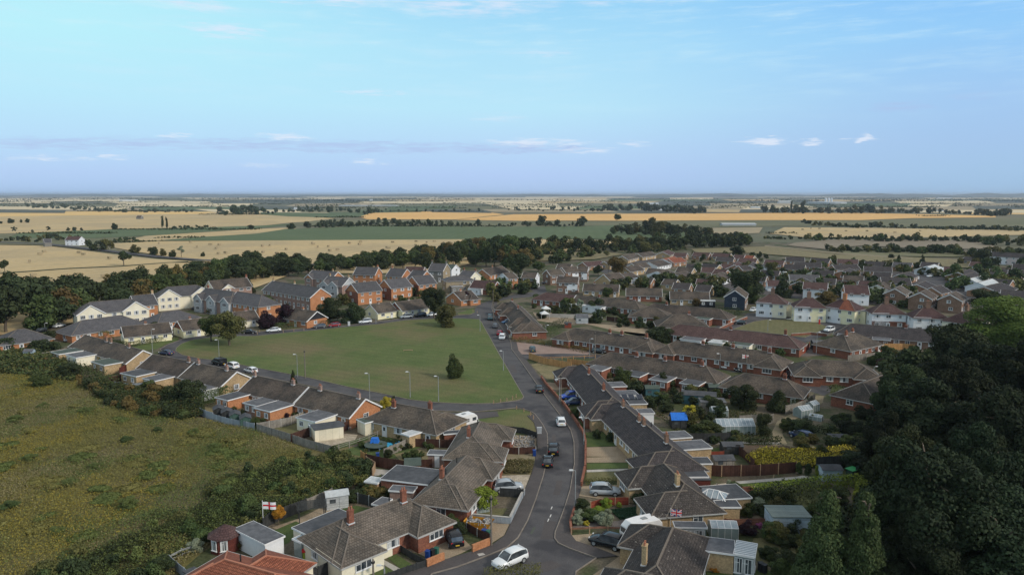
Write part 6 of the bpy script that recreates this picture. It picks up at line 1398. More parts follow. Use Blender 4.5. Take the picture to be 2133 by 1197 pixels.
# skip
o = empty('skip', P(998, 1100), R(-16)); tag(o, 'yellow skip heaped with white rubble on the gravel drive', 'skip')
b = MB(); i0 = 0; b.v += [(-1.2,-.8,.15),(1.2,-.8,.15),(1.2,.8,.15),(-1.2,.8,.15),(-1.9,-.9,1.2),(1.9,-.9,1.2),(1.9,.9,1.2),(-1.9,.9,1.2)]
for f in ((3,2,1,0),(0,1,5,4),(1,2,6,5),(2,3,7,6),(3,0,4,7)): b.f.append(f); b.m.append(0)
b.build('container', ['yellow_steel'], o); r_ = random.Random(3); b = MB()
for i in range(40): b.box((r_.uniform(-1.5,1.5),r_.uniform(-.7,.7),.85+r_.uniform(0,.35)),(r_.uniform(.2,.9),r_.uniform(.1,.4),r_.uniform(.08,.3)),r_.uniform(0,3))
ru = b.build('rubble', ['rubble'], o); ru['kind'] = 'stuff'
for s in (-1, 1): MB().box((s*1.3,-.88,.8),(.12,.08,.6)).build('lug', ['yellow_steel'], o)
# pale stones in the gravel yard
r_ = random.Random(8); b = MB()
for i in range(240):
    q = P(1062+r_.random()*52, 908+r_.random()*28)-P(1088, 922); s_ = r_.uniform(.10,.34); b.box((q.x,q.y,s_/3),(s_,s_*r_.uniform(.5,1),s_*.8),r_.uniform(0,3))
o = b.build('stones', ['rubble'], None, P(1088, 922)); tag(o, 'pale and dark stones strewn over the gravel yard', 'stones', kind='stuff')
o = empty('letter_box', P(1706.5, 675)); tag(o, 'red pillar letter box at the kerb of the small green', 'letter box'); MB().tube((0,0,0),(0,0,1.5),.27,n=12).build('body', ['red_paint'], o); MB().tube((0,0,1.5),(0,0,1.66),.31,.2,n=12).build('cap', ['red_paint'], o)
o = empty('cable_cabinet', P(1123.5, 903)); tag(o, 'pale grey cable cabinet on the pavement by the grass corner', 'cabinet'); MB().box((0,0,.6),(.8,.5,1.2)).build('body', ['grey_cladding'], o); MB().box((0,0,1.23),(.9,.6,.06)).build('lid', ['grey_cladding'], o)
o = empty('cable_cabinet', P(727, 678)); tag(o, 'white utility cabinet on the upper verge by the trees', 'cabinet'); MB().box((0,0,.7),(.7,.4,1.4)).build('body', ['lamp_white'], o); MB().box((0,0,1.42),(.8,.5,.06)).build('lid', ['lamp_white'], o)
for x, y, l_ in ((1705,726,'left white water tank beside the black sheds'),(1714,727,'right white water tank beside the black sheds')):
    o = empty('water_tank', P(x+22, y+3)); tag(o, l_, 'water tank'); MB().box((0,0,.65),(1.1,1.1,1.1)).build('tank', ['pale_roof'], o); MB().box((0,0,.06),(1.2,1.2,.12)).build('pallet', ['fence_grey'], o)
def gazebo(label, x, y, w_=3.0, row=None):
    o = empty('gazebo', P(x, y), .2); tag(o, label, 'garden tent'); h_ = w_/2
    b = MB(); c_ = [(-h_,-h_,2.1),(h_,-h_,2.1),(h_,h_,2.1),(-h_,h_,2.1)]
    for i in range(4): b.poly([c_[i], c_[(i+1) % 4], (0,0,3.0)]); p, q = c_[i], c_[(i+1) % 4]; b.poly([(p[0],p[1],1.85),(q[0],q[1],1.85),q,p])
    b.poly(c_[::-1]); b.build('canopy', ['lamp_white'], o)
    for sx in (-1, 1):
        for sy in (-1, 1): MB().tube((sx*h_*.97,sy*h_*.97,0),(sx*h_*.97,sy*h_*.97,2.1),.04,n=5).build('leg', ['lamp_white'], o)
for l_, x, y in (('white garden tent in front of the white fronted maroon house',1787,624),('white garden tent before the brick house with white edged gable',1866,630),('pale blue white garden tent above the long brick terrace',1137,653),('low white canopy in the garden left of the grey shed',1134,664),('white tent roof at the far right edge',2113,578),('white tent in the second row of the estate',1750,568)): gazebo(l_, x, y)
for l_, x, y, a_ in (('white picnic bench in front of the long dark terrace',1238,892,20),):
    o = empty('picnic_bench', P(x, y), R(a_)); tag(o, l_, 'picnic bench'); MB().box((0,0,.74),(1.9,.8,.06)).build('table_top', ['concrete'], o)
    for s in (-1, 1): MB().box((0,s*.85,.45),(1.9,.28,.05)).build('seat', ['concrete'], o); b = MB().beam((s*.7,-.95,0),(s*.7,-.3,.74),.08,.08); b.build('leg', ['concrete'], o); MB().beam((s*.7,.95,0),(s*.7,.3,.74),.08,.08).build('leg', ['concrete'], o)
o = empty('garden_chair', P(728, 894), .6); tag(o, 'white plastic garden chair on the patio by the cream garage', 'chair'); MB().box((0,0,.42),(.5,.5,.05)).build('seat', ['lamp_white'], o); MB().box((0,.24,.72),(.5,.05,.55)).build('backrest', ['lamp_white'], o)
for x in (-.2,.2):
    for y in (-.2,.2): MB().box((x,y,.2),(.05,.05,.4)).build('leg', ['lamp_white'], o)
# goal-like timber frame on the green, bollards
o = empty('low_barrier', P(850, 731), R(5)); tag(o, 'low pale timber rail lying on the worn patch of the green', 'barrier'); MB().box((0,0,.35),(2.6,.14,.14)).build('rail', ['shed_wood'], o)
for s in (-1, 1): MB().box((s*1.2,0,.17),(.12,.12,.34)).build('post', ['shed_wood'], o)
bm_ = MB().lathe([(.10,0),(.10,.62),(.06,.72),(.01,.75)],8).mesh('bollard', ['shed_wood'])
for i, (x, y) in enumerate(((1028,841),(1042.6,838),(1055.6,835.5),(1067.5,831.5),(1075,828),(1091,858),(1105,866),(1111,873),(1076,852.5),(541,692),(590,692.5),(612,690),(633,688.5),(536,697),(994,652),(985,650))):
    o = inst(bm_, 'bollard', None, P(x, y)+Vector((0,0,.1))); tag(o, None, 'bollard'); o['group'] = 'timber bollards'; rowadd('bol', o, x, 'short timber bollard along the green and its verges, #')
# hay bales in the stubble
hb = MB().box((0,0,.6),(2.4,1.2,1.2)).mesh('hay_bale', ['stubble_dull']); r_ = random.Random(11)
pts_ = [(547,515),(562,513.5),(577,531),(548,528.5),(596,522),(650,509),(653,511),(684,516),(662,517),(728,509),(751,506),(749,511.5),(703,523),(687,525),(806,518.5),(810,520),(818,507),(867,505.5),(866,513.5),(889,507.5),(905,505),(905,518),(920,514),(965,503.5),(987,505),(1017,504),(438,512),(451,520),(457,512.5),(470,529.5),(455,531),(410,517),(397,506.5),(331,509.5),(92,527),(84,532),(165,529),(174,533),(228,541),(62,548),(70,578),(217,580),(398,551),(479,539),(1672,480),(1689,477.5),(1707,478),(1659,488),(1762,483),(1806,483),(1864,486.5),(1917,483),(1970,481),(1791,475.5)]
for x, y in pts_: fk = 'left stubble field near the road' if x < 260 else 'long stubble field left half' if x < 640 else 'long stubble field right half' if x < 1200 else 'right hand stubble field'; o = inst(hb, 'hay_bale', None, P(x, y)+Vector((0,0,.85)), r_.uniform(0, 3), (1.2,1.2,1.15)); tag(o, 'x', 'straw bale', 'straw bales scattered over the stubble fields'); rowadd('bale'+fk, o, x, 'straw bale lying in the '+fk+', #')
# ================================================================== FENCES, WALLS, HEDGES
F = fence
F('grey board fence running up from the meadow corner to the terrace', [(536,898),(600,886),(668,860),(690,852)], 1.6, 'fence_grey', 2.0, 'concrete')
F('grey board fence along the meadow edge below the patio', [(536,898),(600,918),(640,932),(690,945)], 1.5, 'fence_grey', 2.0)
F('dark brown fence around the paved patio', [(607,922),(680,895),(706,885)], 1.7, 'fence_brown', 2.4)
F('dark brown fence panels behind the white garden chair', [(706,901),(745,888),(752,880)], 1.7, 'fence_brown', 2.4)
F('pale post and rail fence along the narrow lawn strip', [(683,948),(760,922),(835,889)], 1.2, 'fence_grey', 2.2, rail=2)
F('wavy grey fence with grasses beside the blue tarpaulins', [(800,953),(835,938),(860,926)], 1.6, 'fence_grey', 2.0)
F('brown fence behind the tarpaulins and trampoline', [(857,930),(900,931),(945,933)], 1.5, 'fence_brown', 2.2, 'concrete')
F('brown fence behind the small wire garden', [(850,922),(880,912),(912,905),(925,922)], 1.6, 'fence_brown', 2.0, 'concrete')
F('long dark brown fence above the shed and patio', [(762,966),(800,975),(845,981),(900,978)], 1.8, 'fence_brown', 2.4)
F('orange wood fence end at the garden corner', [(752,960),(763,966)], 1.8, 'fence_orange', 1.6)
F('short tan fence stepping down from the orange corner', [(763,968),(782,980),(776,994)], 1.5, 'shed_wood', 1.8)
F('grey fence across the back of the patio garden', [(795,1007),(830,1013),(850,1020)], 1.5, 'fence_grey', 2.0)
F('dark grey fence below the orange bush', [(549,1105),(560,1094),(600,1076),(638,1062)], 1.7, 'fence_dark', 2.0)
F('brown grey fence from the pergola to the grey metal shed', [(640,1061),(665,1050),(692,1038)], 1.6, 'fence_grey', 2.0)
F('black trellis fence with lifebelt behind the bungalow lawn', [(722,1042),(760,1050),(790,1060)], 1.5, 'fence_dark', 2.0, 'galv')
F('dark fence beside the block paved drive and bins', [(664,1210),(690,1196),(718,1182)], 1.8, 'fence_dark', 2.0)
F('white wire fence at the bottom left beside the meadow', [(352,1172),(380,1158),(410,1148)], 1.0, 'galv', 1.4, rail=3)
F('grey board fence at the bottom left corner garden', [(354,1176),(372,1192),(400,1215)], 1.2, 'fence_blue', 1.8)
F('dark low fence between the two front gardens', [(832,1147),(860,1165),(886,1178)], .9, 'fence_dark', 2.0)
F('black picket fence at the bottom edge front garden', [(790,1215),(840,1196),(888,1180)], .9, 'fence_dark', 1.2)
F('low dark fence beside the skip and bins', [(972,1104),(1000,1120),(1022,1128)], 1.1, 'fence_brown', 1.8, 'concrete')
F('black fence beside the grey crossover drive', [(1042,1033),(1090,1036)], 1.3, 'fence_dark', 2.0)
F('brown fence between gravel yard and dry yard', [(1045,944),(1080,946),(1116,944)], 1.2, 'fence_brown', 2.0, 'concrete')
F('dark curved fence round the pale stone yard', [(1052,898),(1090,902),(1118,912),(1119,940)], 1.1, 'fence_dark', 1.6)
F('blue grey panel fence at the meadow end of the terraces', [(417,864),(430,870),(444,874)], 1.5, 'fence_blue', 1.8)
F('grey panels in front of the garden sheds', [(444,876),(480,886),(530,896)], 1.4, 'fence_blue', 1.8)
F('orange brown fence beside the brick annexe garden', [(510,850),(535,840),(556,832)], 1.6, 'fence_orange', 2.0)
F('grey fence by the rough garden', [(480,853),(495,850),(508,846)], 1.3, 'fence_grey', 1.8)
F('dark red garden fence in front of the small pale annexe', [(228,800),(260,795),(314,783)], 1.8, 'fence_brown', 2.2)
F('dark red fence panel beside the cream annexe at left', [(250,782),(262,776),(266,772)], 2.0, 'maroon_wood', 2.2)
F('grey boards along the meadow under the dark red fence', [(238,806),(270,811),(320,808),(362,796)], 1.4, 'fence_blue', 1.8)
F('bright orange fence facing the meadow at the far left', [(86,757),(120,756),(160,750),(182,746)], 1.6, 'fence_orange', 2.0)
F('grey fence behind the bright orange one', [(70,750),(100,744),(150,735),(160,733)], 1.6, 'fence_grey', 2.0)
F('post and rail fence before the gravel drive and caravan', [(1190,1113),(1250,1110),(1305,1112)], 1.0, 'fence_rail', 2.4, 'shed_wood', rail=2)
F('red brown fence behind the round shrubs', [(1230,1060),(1260,1052),(1310,1050)], 1.1, 'fence_red', 2.0, 'shed_wood')
F('long dark brown rail fence along the lawn', [(1418,984),(1500,992),(1580,990),(1658,984)], 1.8, 'fence_brown', 3.0, 'shed_wood')
F('dark fence continuing behind the pale blue shed', [(1700,976),(1770,972),(1790,968)], 2.0, 'fence_dark', 2.4)
F('reddish fence right of the pointed glass roof', [(1492,1032),(1530,1038),(1570,1036)], 1.8, 'fence_rail', 2.4, 'concrete')
F('bright red slatted fence in the middle gardens', [(1416,950),(1450,957),(1507,956)], 1.4, 'fence_red', 2.4)
F('dark diagonal fence left of the yellow flowers', [(1530,940),(1550,955),(1570,975)], 1.5, 'fence_brown', 2.0)
F('dark netted fence above the garden terrace', [(1430,922),(1480,922),(1520,920)], 1.8, 'fence_dark', 2.4)
F('brown fence before the sun room wall', [(1465,1090),(1530,1094),(1600,1092)], .9, 'fence_rail', 2.2)
F('weathered grey fence curving along the dirt track', [(1636,862),(1655,858),(1680,848),(1697,836)], 1.8, 'fence_grey', 2.0)
F('grey fence beside the long greenhouse', [(1540,884),(1565,882),(1600,884),(1610,880)], 1.8, 'fence_grey', 2.0)
F('bright red fence beside the hipped terrace end', [(1632,785),(1650,778),(1680,762)], 1.6, 'fence_red', 2.4)
F('second red fence by the white flat roofed van', [(1664,741),(1678,734),(1686,722)], 1.4, 'fence_red', 2.4)
F('orange panel fence below the long dark grey terrace', [(1812,735),(1840,728),(1880,728),(1904,730)], 1.8, 'fence_orange', 2.4)
F('long pale brown fence behind the allotment mess', [(1766,752),(1830,745),(1900,748),(1935,750)], 1.6, 'fence_grey', 2.6)
F('curved orange brown fence below the gravel lot', [(1102,747),(1130,757),(1165,764),(1190,768)], 1.7, 'fence_orange', 2.4)
F('wire and post fence along the side street', [(1102,746),(1150,750),(1200,748),(1240,746)], .9, 'fence_orange', 3.0, rail=1)
F('orange slatted fence near the brown terrace garden', [(1182,757),(1205,760),(1232,764)], 1.4, 'fence_orange', 2.2)
F('dark maroon fence with orange panel in the upper middle gardens', [(1263,668),(1310,672),(1374,672)], 1.6, 'fence_brown', 3.0, 'concrete')
F('single orange panel in the dark maroon fence', [(1312,673.5),(1324,674)], 1.7, 'fence_orange', 2)
F('pale fence running past the grey sheds', [(1120,660),(1180,662),(1255,663)], 1.4, 'concrete', 3)
F('dark wooden fence in the garden of the long brown terrace', [(1390,812),(1408,806),(1424,798)], 1.6, 'shed_wood', 2.2)
WL = wall
WL('long low brick wall along the right pavement', [(1219,978),(1220,925),(1214,903),(1202,884),(1177,848),(1141,808),(1128,790)], .75, 'brick_red', cap='brick_red', piers=7)
WL('low red wall beside the front lawn at the lamp', [(1211,1013),(1218,980)], .75, 'brick_red', cap='brick_red')
WL('low wall round the shrub garden corner', [(1190,1110),(1188,1092),(1197,1063)], .6, 'brick_red', cap='brick_red')
WL('orange patterned brick wall right of the dark estate car', [(984,1150),(1024,1134)], .95, 'brick_orange', cap='brick_orange')
WL('orange patterned brick wall near the bins at the bottom', [(889,1181),(925,1166)], .95, 'brick_orange', cap='brick_orange')
WL('grey block wall round the front garden near the road', [(985,1083),(1062,1090),(1086,1040),(1092,1030)], .9, 'fence_blue', cap='concrete')
WL('cream ornamental garden wall with blue panels by the road bend', [(1060,704),(1080,703),(1100,706)], 1.0, 'cream')
WL('low brick wall beside the hipped terrace end and side road', [(1575,772),(1612,756)], .7, 'brick_orange')
WL('brick garden wall at the corner of the small green', [(1495,690),(1520,678),(1556,664)], .9, 'brick_red')
WL('pale stone wall below the bright orange houses', [(760,628),(800,622),(850,612)], 1.8, 'stone_grey', cap='concrete')
WL('red wall between gardens by the hipped brick bungalow', [(1648,700),(1690,697),(1722,700)], .8, 'brick_red')
HG = hedge
HG('clipped light green hedge across the long garden', [(1560,1036),(1640,1026),(1720,1014),(1790,1012)], 1.7, 1.3, 'leaf_bright', 30)
HG('bright rounded hedge end turning towards the camera', [(1792,1014),(1800,1030),(1790,1060)], 2.0, 1.8, 'leaf_bright', 30, wob=.1)
HG('low trimmed hedge at the front lawn edge', [(1219,1007),(1260,1005),(1308,1003)], .7, .8, 'leaf_olive', 60, .08)
HG('tall dark hedge behind the brick annexe left', [(415,846),(450,836),(480,828)], 2.6, 2.0, 'leaf_mid', 26)
HG('clipped hedge at the upper road beside the purple trees', [(575,684),(600,684),(617,682)], 1.8, 2.2, 'leaf_mid', 20)
HG('clipped hedge in front of the black gabled brick bungalow', [(643,680),(665,678),(684,676)], 1.6, 2.4, 'leaf_olive', 20)
HG('trimmed dark hedge before the cream bungalow with black gable', [(238,717),(265,722),(282,720),(330,712),(345,708)], 1.3, 1.2, 'leaf_mid', 20)
HG('yellowing hedge between long slate bungalow and terrace', [(180,692),(205,702),(228,710)], 2.4, 2.6, 'leaf_olive', 16)
HG('dark shrubby hedge beside the cream bungalow', [(205,690),(240,683),(262,676)], 2.2, 3.0, 'leaf_dark', 16)
HG('tall dark clipped hedge beside the navy gabled house', [(1494,655),(1520,655),(1542,657)], 2.6, 3.0, 'leaf_dark', 14)
HG('square hedge at the turning head beside the big trees', [(1730,820),(1750,818)], 1.8, 2.6, 'leaf_mid', 24)
HG('long low hedge between terraces on the right', [(1560,722),(1600,727),(1650,733)], 1.6, 1.6, 'leaf_mid', 16)
HG('hedge at the near bottom edge in front of the white car', [(1012,1246),(1060,1240),(1128,1236)], 3.1, 2.2, 'leaf_olive', 60, .08)
HG('overgrown verge hedge behind the gravel lot', [(1066,710),(1110,713),(1150,720),(1200,728),(1225,734)], .9, 2.4, 'leaf_autumn', 20, rough=.25, wob=.3)
HG('green hedge before the long terrace and lamp', [(1105,702),(1130,700),(1158,697)], 2.4, 3.0, 'leaf_mid', 16, rough=.25)
HG('ivy on the top of the curved grey fence', [(1640,858),(1660,852),(1690,842)], 2.0, .8, 'leaf_dark', 20, rough=.2)
HG('dark hedge below the garden terrace path', [(1555,925),(1600,924),(1625,922)], 1.2, 1.0, 'leaf_dark', 30)
HG('leafy boundary hedge by the main road bend houses', [(1180,676),(1140,690),(1120,700)], 2.2, 2.2, 'leaf_dark', 14, rough=.25)
HG('mixed shrub row behind the clipped light hedge', [(1575,1052),(1640,1044),(1700,1042)], 2.2, 2.6, 'leaf_dark', 26, rough=.35, wob=.25)
HG('dense laurel row beside the vegetable plot', [(1640,905),(1700,898),(1740,905)], 1.1, 1.6, 'leaf_dark', 26, rough=.25, wob=.3)
HG('brambly row along the meadow fence at the left', [(110,762),(140,768),(175,778),(200,792),(240,810)], 1.4, 3.4, 'leaf_mid', 10, .2, rough=.4, wob=.35)
# ================================================================== TREES
def BT(label, x, ty, w, Hm, leaf, kind='big', lod=3, var=None):      # tall tree given by its top: the foot follows from its height
    by = YH+(ty-YH)*HC/(HC-Hm); q = P(x, by); d = q.y
    return tree(label, kind, leaf, x, by, ty, w, lod, h=Hm*1.09, r=w/2/((ty+(by-ty)*.35-YH)/(HC-Hm*.6)), var=var, cat='tree', group=None)
BD, DK_ = 'leaf_black', 'leaf_dark'
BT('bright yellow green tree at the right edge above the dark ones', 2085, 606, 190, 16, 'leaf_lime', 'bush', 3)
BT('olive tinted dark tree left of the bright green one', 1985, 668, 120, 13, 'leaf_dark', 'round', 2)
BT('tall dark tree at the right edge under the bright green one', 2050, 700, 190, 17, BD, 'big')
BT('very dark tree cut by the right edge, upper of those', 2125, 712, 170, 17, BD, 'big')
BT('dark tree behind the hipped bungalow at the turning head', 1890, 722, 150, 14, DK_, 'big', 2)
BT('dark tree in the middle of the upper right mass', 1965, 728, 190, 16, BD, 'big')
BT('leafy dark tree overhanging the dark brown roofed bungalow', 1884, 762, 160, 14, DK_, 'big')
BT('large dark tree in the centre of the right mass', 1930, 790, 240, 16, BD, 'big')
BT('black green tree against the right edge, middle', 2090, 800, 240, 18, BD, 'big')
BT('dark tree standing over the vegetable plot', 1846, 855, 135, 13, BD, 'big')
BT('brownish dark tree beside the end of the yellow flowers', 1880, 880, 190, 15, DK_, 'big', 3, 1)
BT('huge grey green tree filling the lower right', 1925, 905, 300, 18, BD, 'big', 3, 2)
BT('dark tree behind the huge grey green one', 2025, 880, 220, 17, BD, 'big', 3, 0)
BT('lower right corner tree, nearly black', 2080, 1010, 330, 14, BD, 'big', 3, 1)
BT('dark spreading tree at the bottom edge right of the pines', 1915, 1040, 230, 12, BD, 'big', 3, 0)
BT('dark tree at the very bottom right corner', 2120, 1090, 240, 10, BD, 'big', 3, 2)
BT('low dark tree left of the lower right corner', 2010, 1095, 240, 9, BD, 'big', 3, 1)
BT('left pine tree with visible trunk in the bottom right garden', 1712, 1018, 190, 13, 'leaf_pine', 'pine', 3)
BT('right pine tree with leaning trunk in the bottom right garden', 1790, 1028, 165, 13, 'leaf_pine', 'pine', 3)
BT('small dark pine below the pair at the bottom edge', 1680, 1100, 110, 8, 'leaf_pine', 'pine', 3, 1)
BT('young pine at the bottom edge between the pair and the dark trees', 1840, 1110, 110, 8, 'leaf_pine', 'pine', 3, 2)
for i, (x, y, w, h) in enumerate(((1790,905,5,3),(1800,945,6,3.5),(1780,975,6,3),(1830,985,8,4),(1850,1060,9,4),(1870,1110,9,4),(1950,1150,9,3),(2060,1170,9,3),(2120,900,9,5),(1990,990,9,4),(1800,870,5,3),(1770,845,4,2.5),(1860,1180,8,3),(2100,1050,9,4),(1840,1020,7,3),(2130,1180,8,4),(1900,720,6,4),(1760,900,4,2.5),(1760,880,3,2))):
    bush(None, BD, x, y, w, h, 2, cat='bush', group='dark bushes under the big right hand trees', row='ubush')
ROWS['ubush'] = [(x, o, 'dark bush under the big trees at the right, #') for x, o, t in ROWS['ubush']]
# --- single trees in the village
T_ = tree
T_('broad green tree on the left tip of the green', 'round', 'leaf_olive', 478, 719, 641, 88, 2)
T_('lower leafy tree leaning against the broad one on the green', 'round', 'leaf_mid', 440, 711, 652, 56, 2)
T_('round dense tree at the top corner of the green', 'bush', 'leaf_olive', 928, 680, 620, 58, 2)
T_('grey green tree behind the dense one at the top of the green', 'round', 'leaf_dark', 904, 662, 590, 62, 2)
T_('loose upright young tree inside the green on its right', 'bush', 'leaf_mid', 947, 788, 720, 46, 2)
T_('dark purple tree on the left of the pair by the ring road', 'bush', 'leaf_purple', 558, 683, 636, 56, 2)
T_('dark purple tree on the right of the pair by the ring road', 'bush', 'leaf_purple', 597, 676, 626, 50, 2)
T_('green tree rising behind the purple pair', 'round', 'leaf_mid', 556, 660, 610, 50, 1)
T_('dark brown green tree left of the pair north of the green', 'bush', 'leaf_dark', 686, 670, 609, 66, 2)
T_('green tree right of the pair north of the green', 'bush', 'leaf_dark', 735, 672, 613, 66, 2)
T_('small round purple tree near the road bend', 'lollipop', 'leaf_purple', 970, 632, 606, 27, 1)
T_('slim dark tree at the end of the long brown roofed house', 'cone', 'leaf_dark', 520, 612, 580, 30, 1)
T_('silvery tree in front of the second cream house', 'round', 'leaf_silver', 398, 640, 612, 26, 1)
T_('round garden tree behind the dark tiled terrace', 'bush', 'leaf_mid', 1297, 800, 752, 52, 2)
T_('dark tree just below the round garden tree', 'bush', 'leaf_dark', 1322, 820, 784, 52, 1)
T_('spiky palm like tree behind the solar panels', 'sparse', 'leaf_mid', 1378, 846, 810, 44, 2)
T_('bright feathery tree beside the teal sheds', 'bush', 'leaf_yellow', 1436, 870, 832, 40, 2)
T_('leafy apple tree left of the long greenhouse', 'bush', 'leaf_mid', 1475, 900, 866, 70, 2)
T_('clipped tall dark tree beside the dirt track', 'column', 'leaf_dark', 1591, 908, 862, 42, 2)
T_('large dark garden tree before the hipped terrace', 'bush', 'leaf_dark', 1548, 850, 784, 72, 2)
T_('dark pointed tree right of the large dark garden tree', 'cone', 'leaf_dark', 1622, 856, 806, 60, 2)
T_('tree in the allotment beside the tilted greenhouses', 'bush', 'leaf_dark', 1672, 904, 868, 60, 2)
T_('round tree by the long brick terrace right end', 'bush', 'leaf_dark', 1374, 712, 670, 60, 2)
T_('dark tree in the gardens above the long brick terrace', 'bush', 'leaf_dark', 1243, 672, 637, 34, 1)
T_('small dark tree right of it by the white lean-to roof', 'bush', 'leaf_dark', 1281, 656, 636, 24, 1)
T_('bare topped grey tree in the upper middle gardens', 'sparse', 'leaf_silver', 1207, 650, 620, 24, 1)
T_('big autumn coloured tree in the upper middle', 'round', 'leaf_autumn', 1283, 578, 529, 58, 2)
T_('dark green tree left of the autumn coloured one', 'round', 'leaf_dark', 1246, 573, 551, 28, 1)
T_('weeping tree before the bungalow with pale gable', 'bush', 'leaf_mid', 1264, 618, 592, 28, 1)
T_('tree before the white van bungalow, slim and pointed', 'cone', 'leaf_dark', 1333, 626, 606, 10, 1)
T_('dark dense tree beside the drive with pale van', 'bush', 'leaf_dark', 1399, 632, 604, 32, 1)
T_('brown green tree beside the flat roofed garage', 'bush', 'leaf_autumn', 1452, 638, 616, 26, 1)
T_('largest dark tree standing in the middle of the estate', 'round', 'leaf_dark', 1556, 630, 556, 96, 2)
T_('bright crown in front of the largest estate tree', 'bush', 'leaf_mid', 1560, 632, 578, 54, 2)
T_('dark tree left of the largest estate tree', 'bush', 'leaf_dark', 1503, 618, 588, 44, 1)
T_('pale green round tree in the far estate', 'round', 'leaf_olive', 1607, 577, 542, 32, 2)
T_('dark conical tree behind the leftmost painted pair', 'cone', 'leaf_dark', 1631, 618, 576, 52, 2)
T_('autumn tinted tree behind the bright white pair', 'bush', 'leaf_autumn', 1722, 634, 601, 56, 2)
T_('dark leafy tree right of the white garden tents', 'bush', 'leaf_dark', 1958, 640, 612, 60, 2)
T_('green tree before the second brick gable house', 'bush', 'leaf_mid', 1885, 640, 622, 44, 1)
T_('dark tree at the end of the far road by the bright green tree', 'round', 'leaf_dark', 2048, 650, 598, 66, 2)
T_('small dark tree next to the white gabled bungalow', 'cone', 'leaf_dark', 1957, 563, 546, 14, 1)
T_('reddish brown bush in front of the white over brick pair', 'bush', 'leaf_autumn', 1822, 676, 655, 34, 1)
T_('tree with dense crown at the road bend, left one', 'bush', 'leaf_dark', 1052, 618, 587, 34, 1)
T_('tree with dense crown at the road bend, right one', 'bush', 'leaf_dark', 1090, 612, 582, 36, 1)
T_('low bushy tree at the road bend', 'bush', 'leaf_olive', 1033, 628, 602, 30, 1)
T_('dark green tree behind the white gabled box house', 'round', 'leaf_dark', 1080, 580, 520, 60, 2)
T_('tree behind the white fronted group', 'round', 'leaf_mid', 1122, 566, 542, 36, 1)
T_('small conical yew behind the lower terrace ridge', 'cone', 'leaf_dark', 611, 799, 768, 17, 2)
T_('golden conical shrub by the end of the lowest terrace', 'bush', 'leaf_yellow', 803, 849, 820, 28, 2)
T_('small dark shrub tree right of the golden one', 'bush', 'leaf_dark', 819, 843, 818, 14, 1)
T_('orange leaved small tree beside the white flag', 'lollipop', 'leaf_orange', 580, 1092, 1050, 34, 2)
T_('bright leafy tree hiding the brick bungalow corner', 'bush', 'leaf_bright', 1006, 1056, 1002, 72, 2)
T_('second green bush tree below the brick bungalow wall', 'bush', 'leaf_mid', 936, 1106, 1058, 44, 2)
T_('dark shrub by the estate car', 'bush', 'leaf_dark', 955, 1112, 1080, 44, 2)
T_('big rounded bush tree at the meadow behind the terraces', 'bush', 'leaf_dark', 390, 846, 772, 84, 2)
T_('round dark bush tree in the meadow near the annexes', 'bush', 'leaf_dark', 146, 783, 750, 58, 2)
T_('round green bush standing alone in the meadow at left', 'bush', 'leaf_mid', 84, 806, 766, 50, 2)
T_('bush tree near the left garden sheds, wide', 'bush', 'leaf_dark', 78, 732, 700, 50, 1)
T_('bush tree right of the wide one near the left garden sheds', 'bush', 'leaf_dark', 112, 734, 702, 44, 1)
T_('dark small tree by the small slate hipped bungalow', 'bush', 'leaf_dark', 104, 712, 680, 26, 1)
T_('dark clump at the left edge under the tree belt', 'bush', 'leaf_dark', 12, 732, 694, 54, 1)
T_('leafy shrub in front of the dark blue car', 'bush', 'leaf_mid', 1200, 868, 844, 27, 2)
T_('yew cone in the left terrace garden', 'cone', 'leaf_mid', 209, 766, 742, 20, 2)
T_('purple leaved bush by the weedy garden fence', 'bush', 'leaf_autumn', 778, 1035, 1002, 52, 2)
T_('garden shrub by the sheds on the meadow edge', 'bush', 'leaf_mid', 537, 888, 862, 28, 2)
T_('maroon shrub beside the middle annexes', 'bush', 'leaf_purple', 596, 872, 856, 18, 2)
T_('broad yellow green shrub on the bottom right lawn', 'bush', 'leaf_olive', 1620, 1130, 1080, 58, 2)
T_('dark plum shrub near the bare framed greenhouse', 'bush', 'leaf_purple', 1558, 1112, 1074, 44, 2)
T_('blossom dotted shrub at the start of the long lawn', 'bush', 'leaf_silver', 1522, 1018, 994, 30, 2)
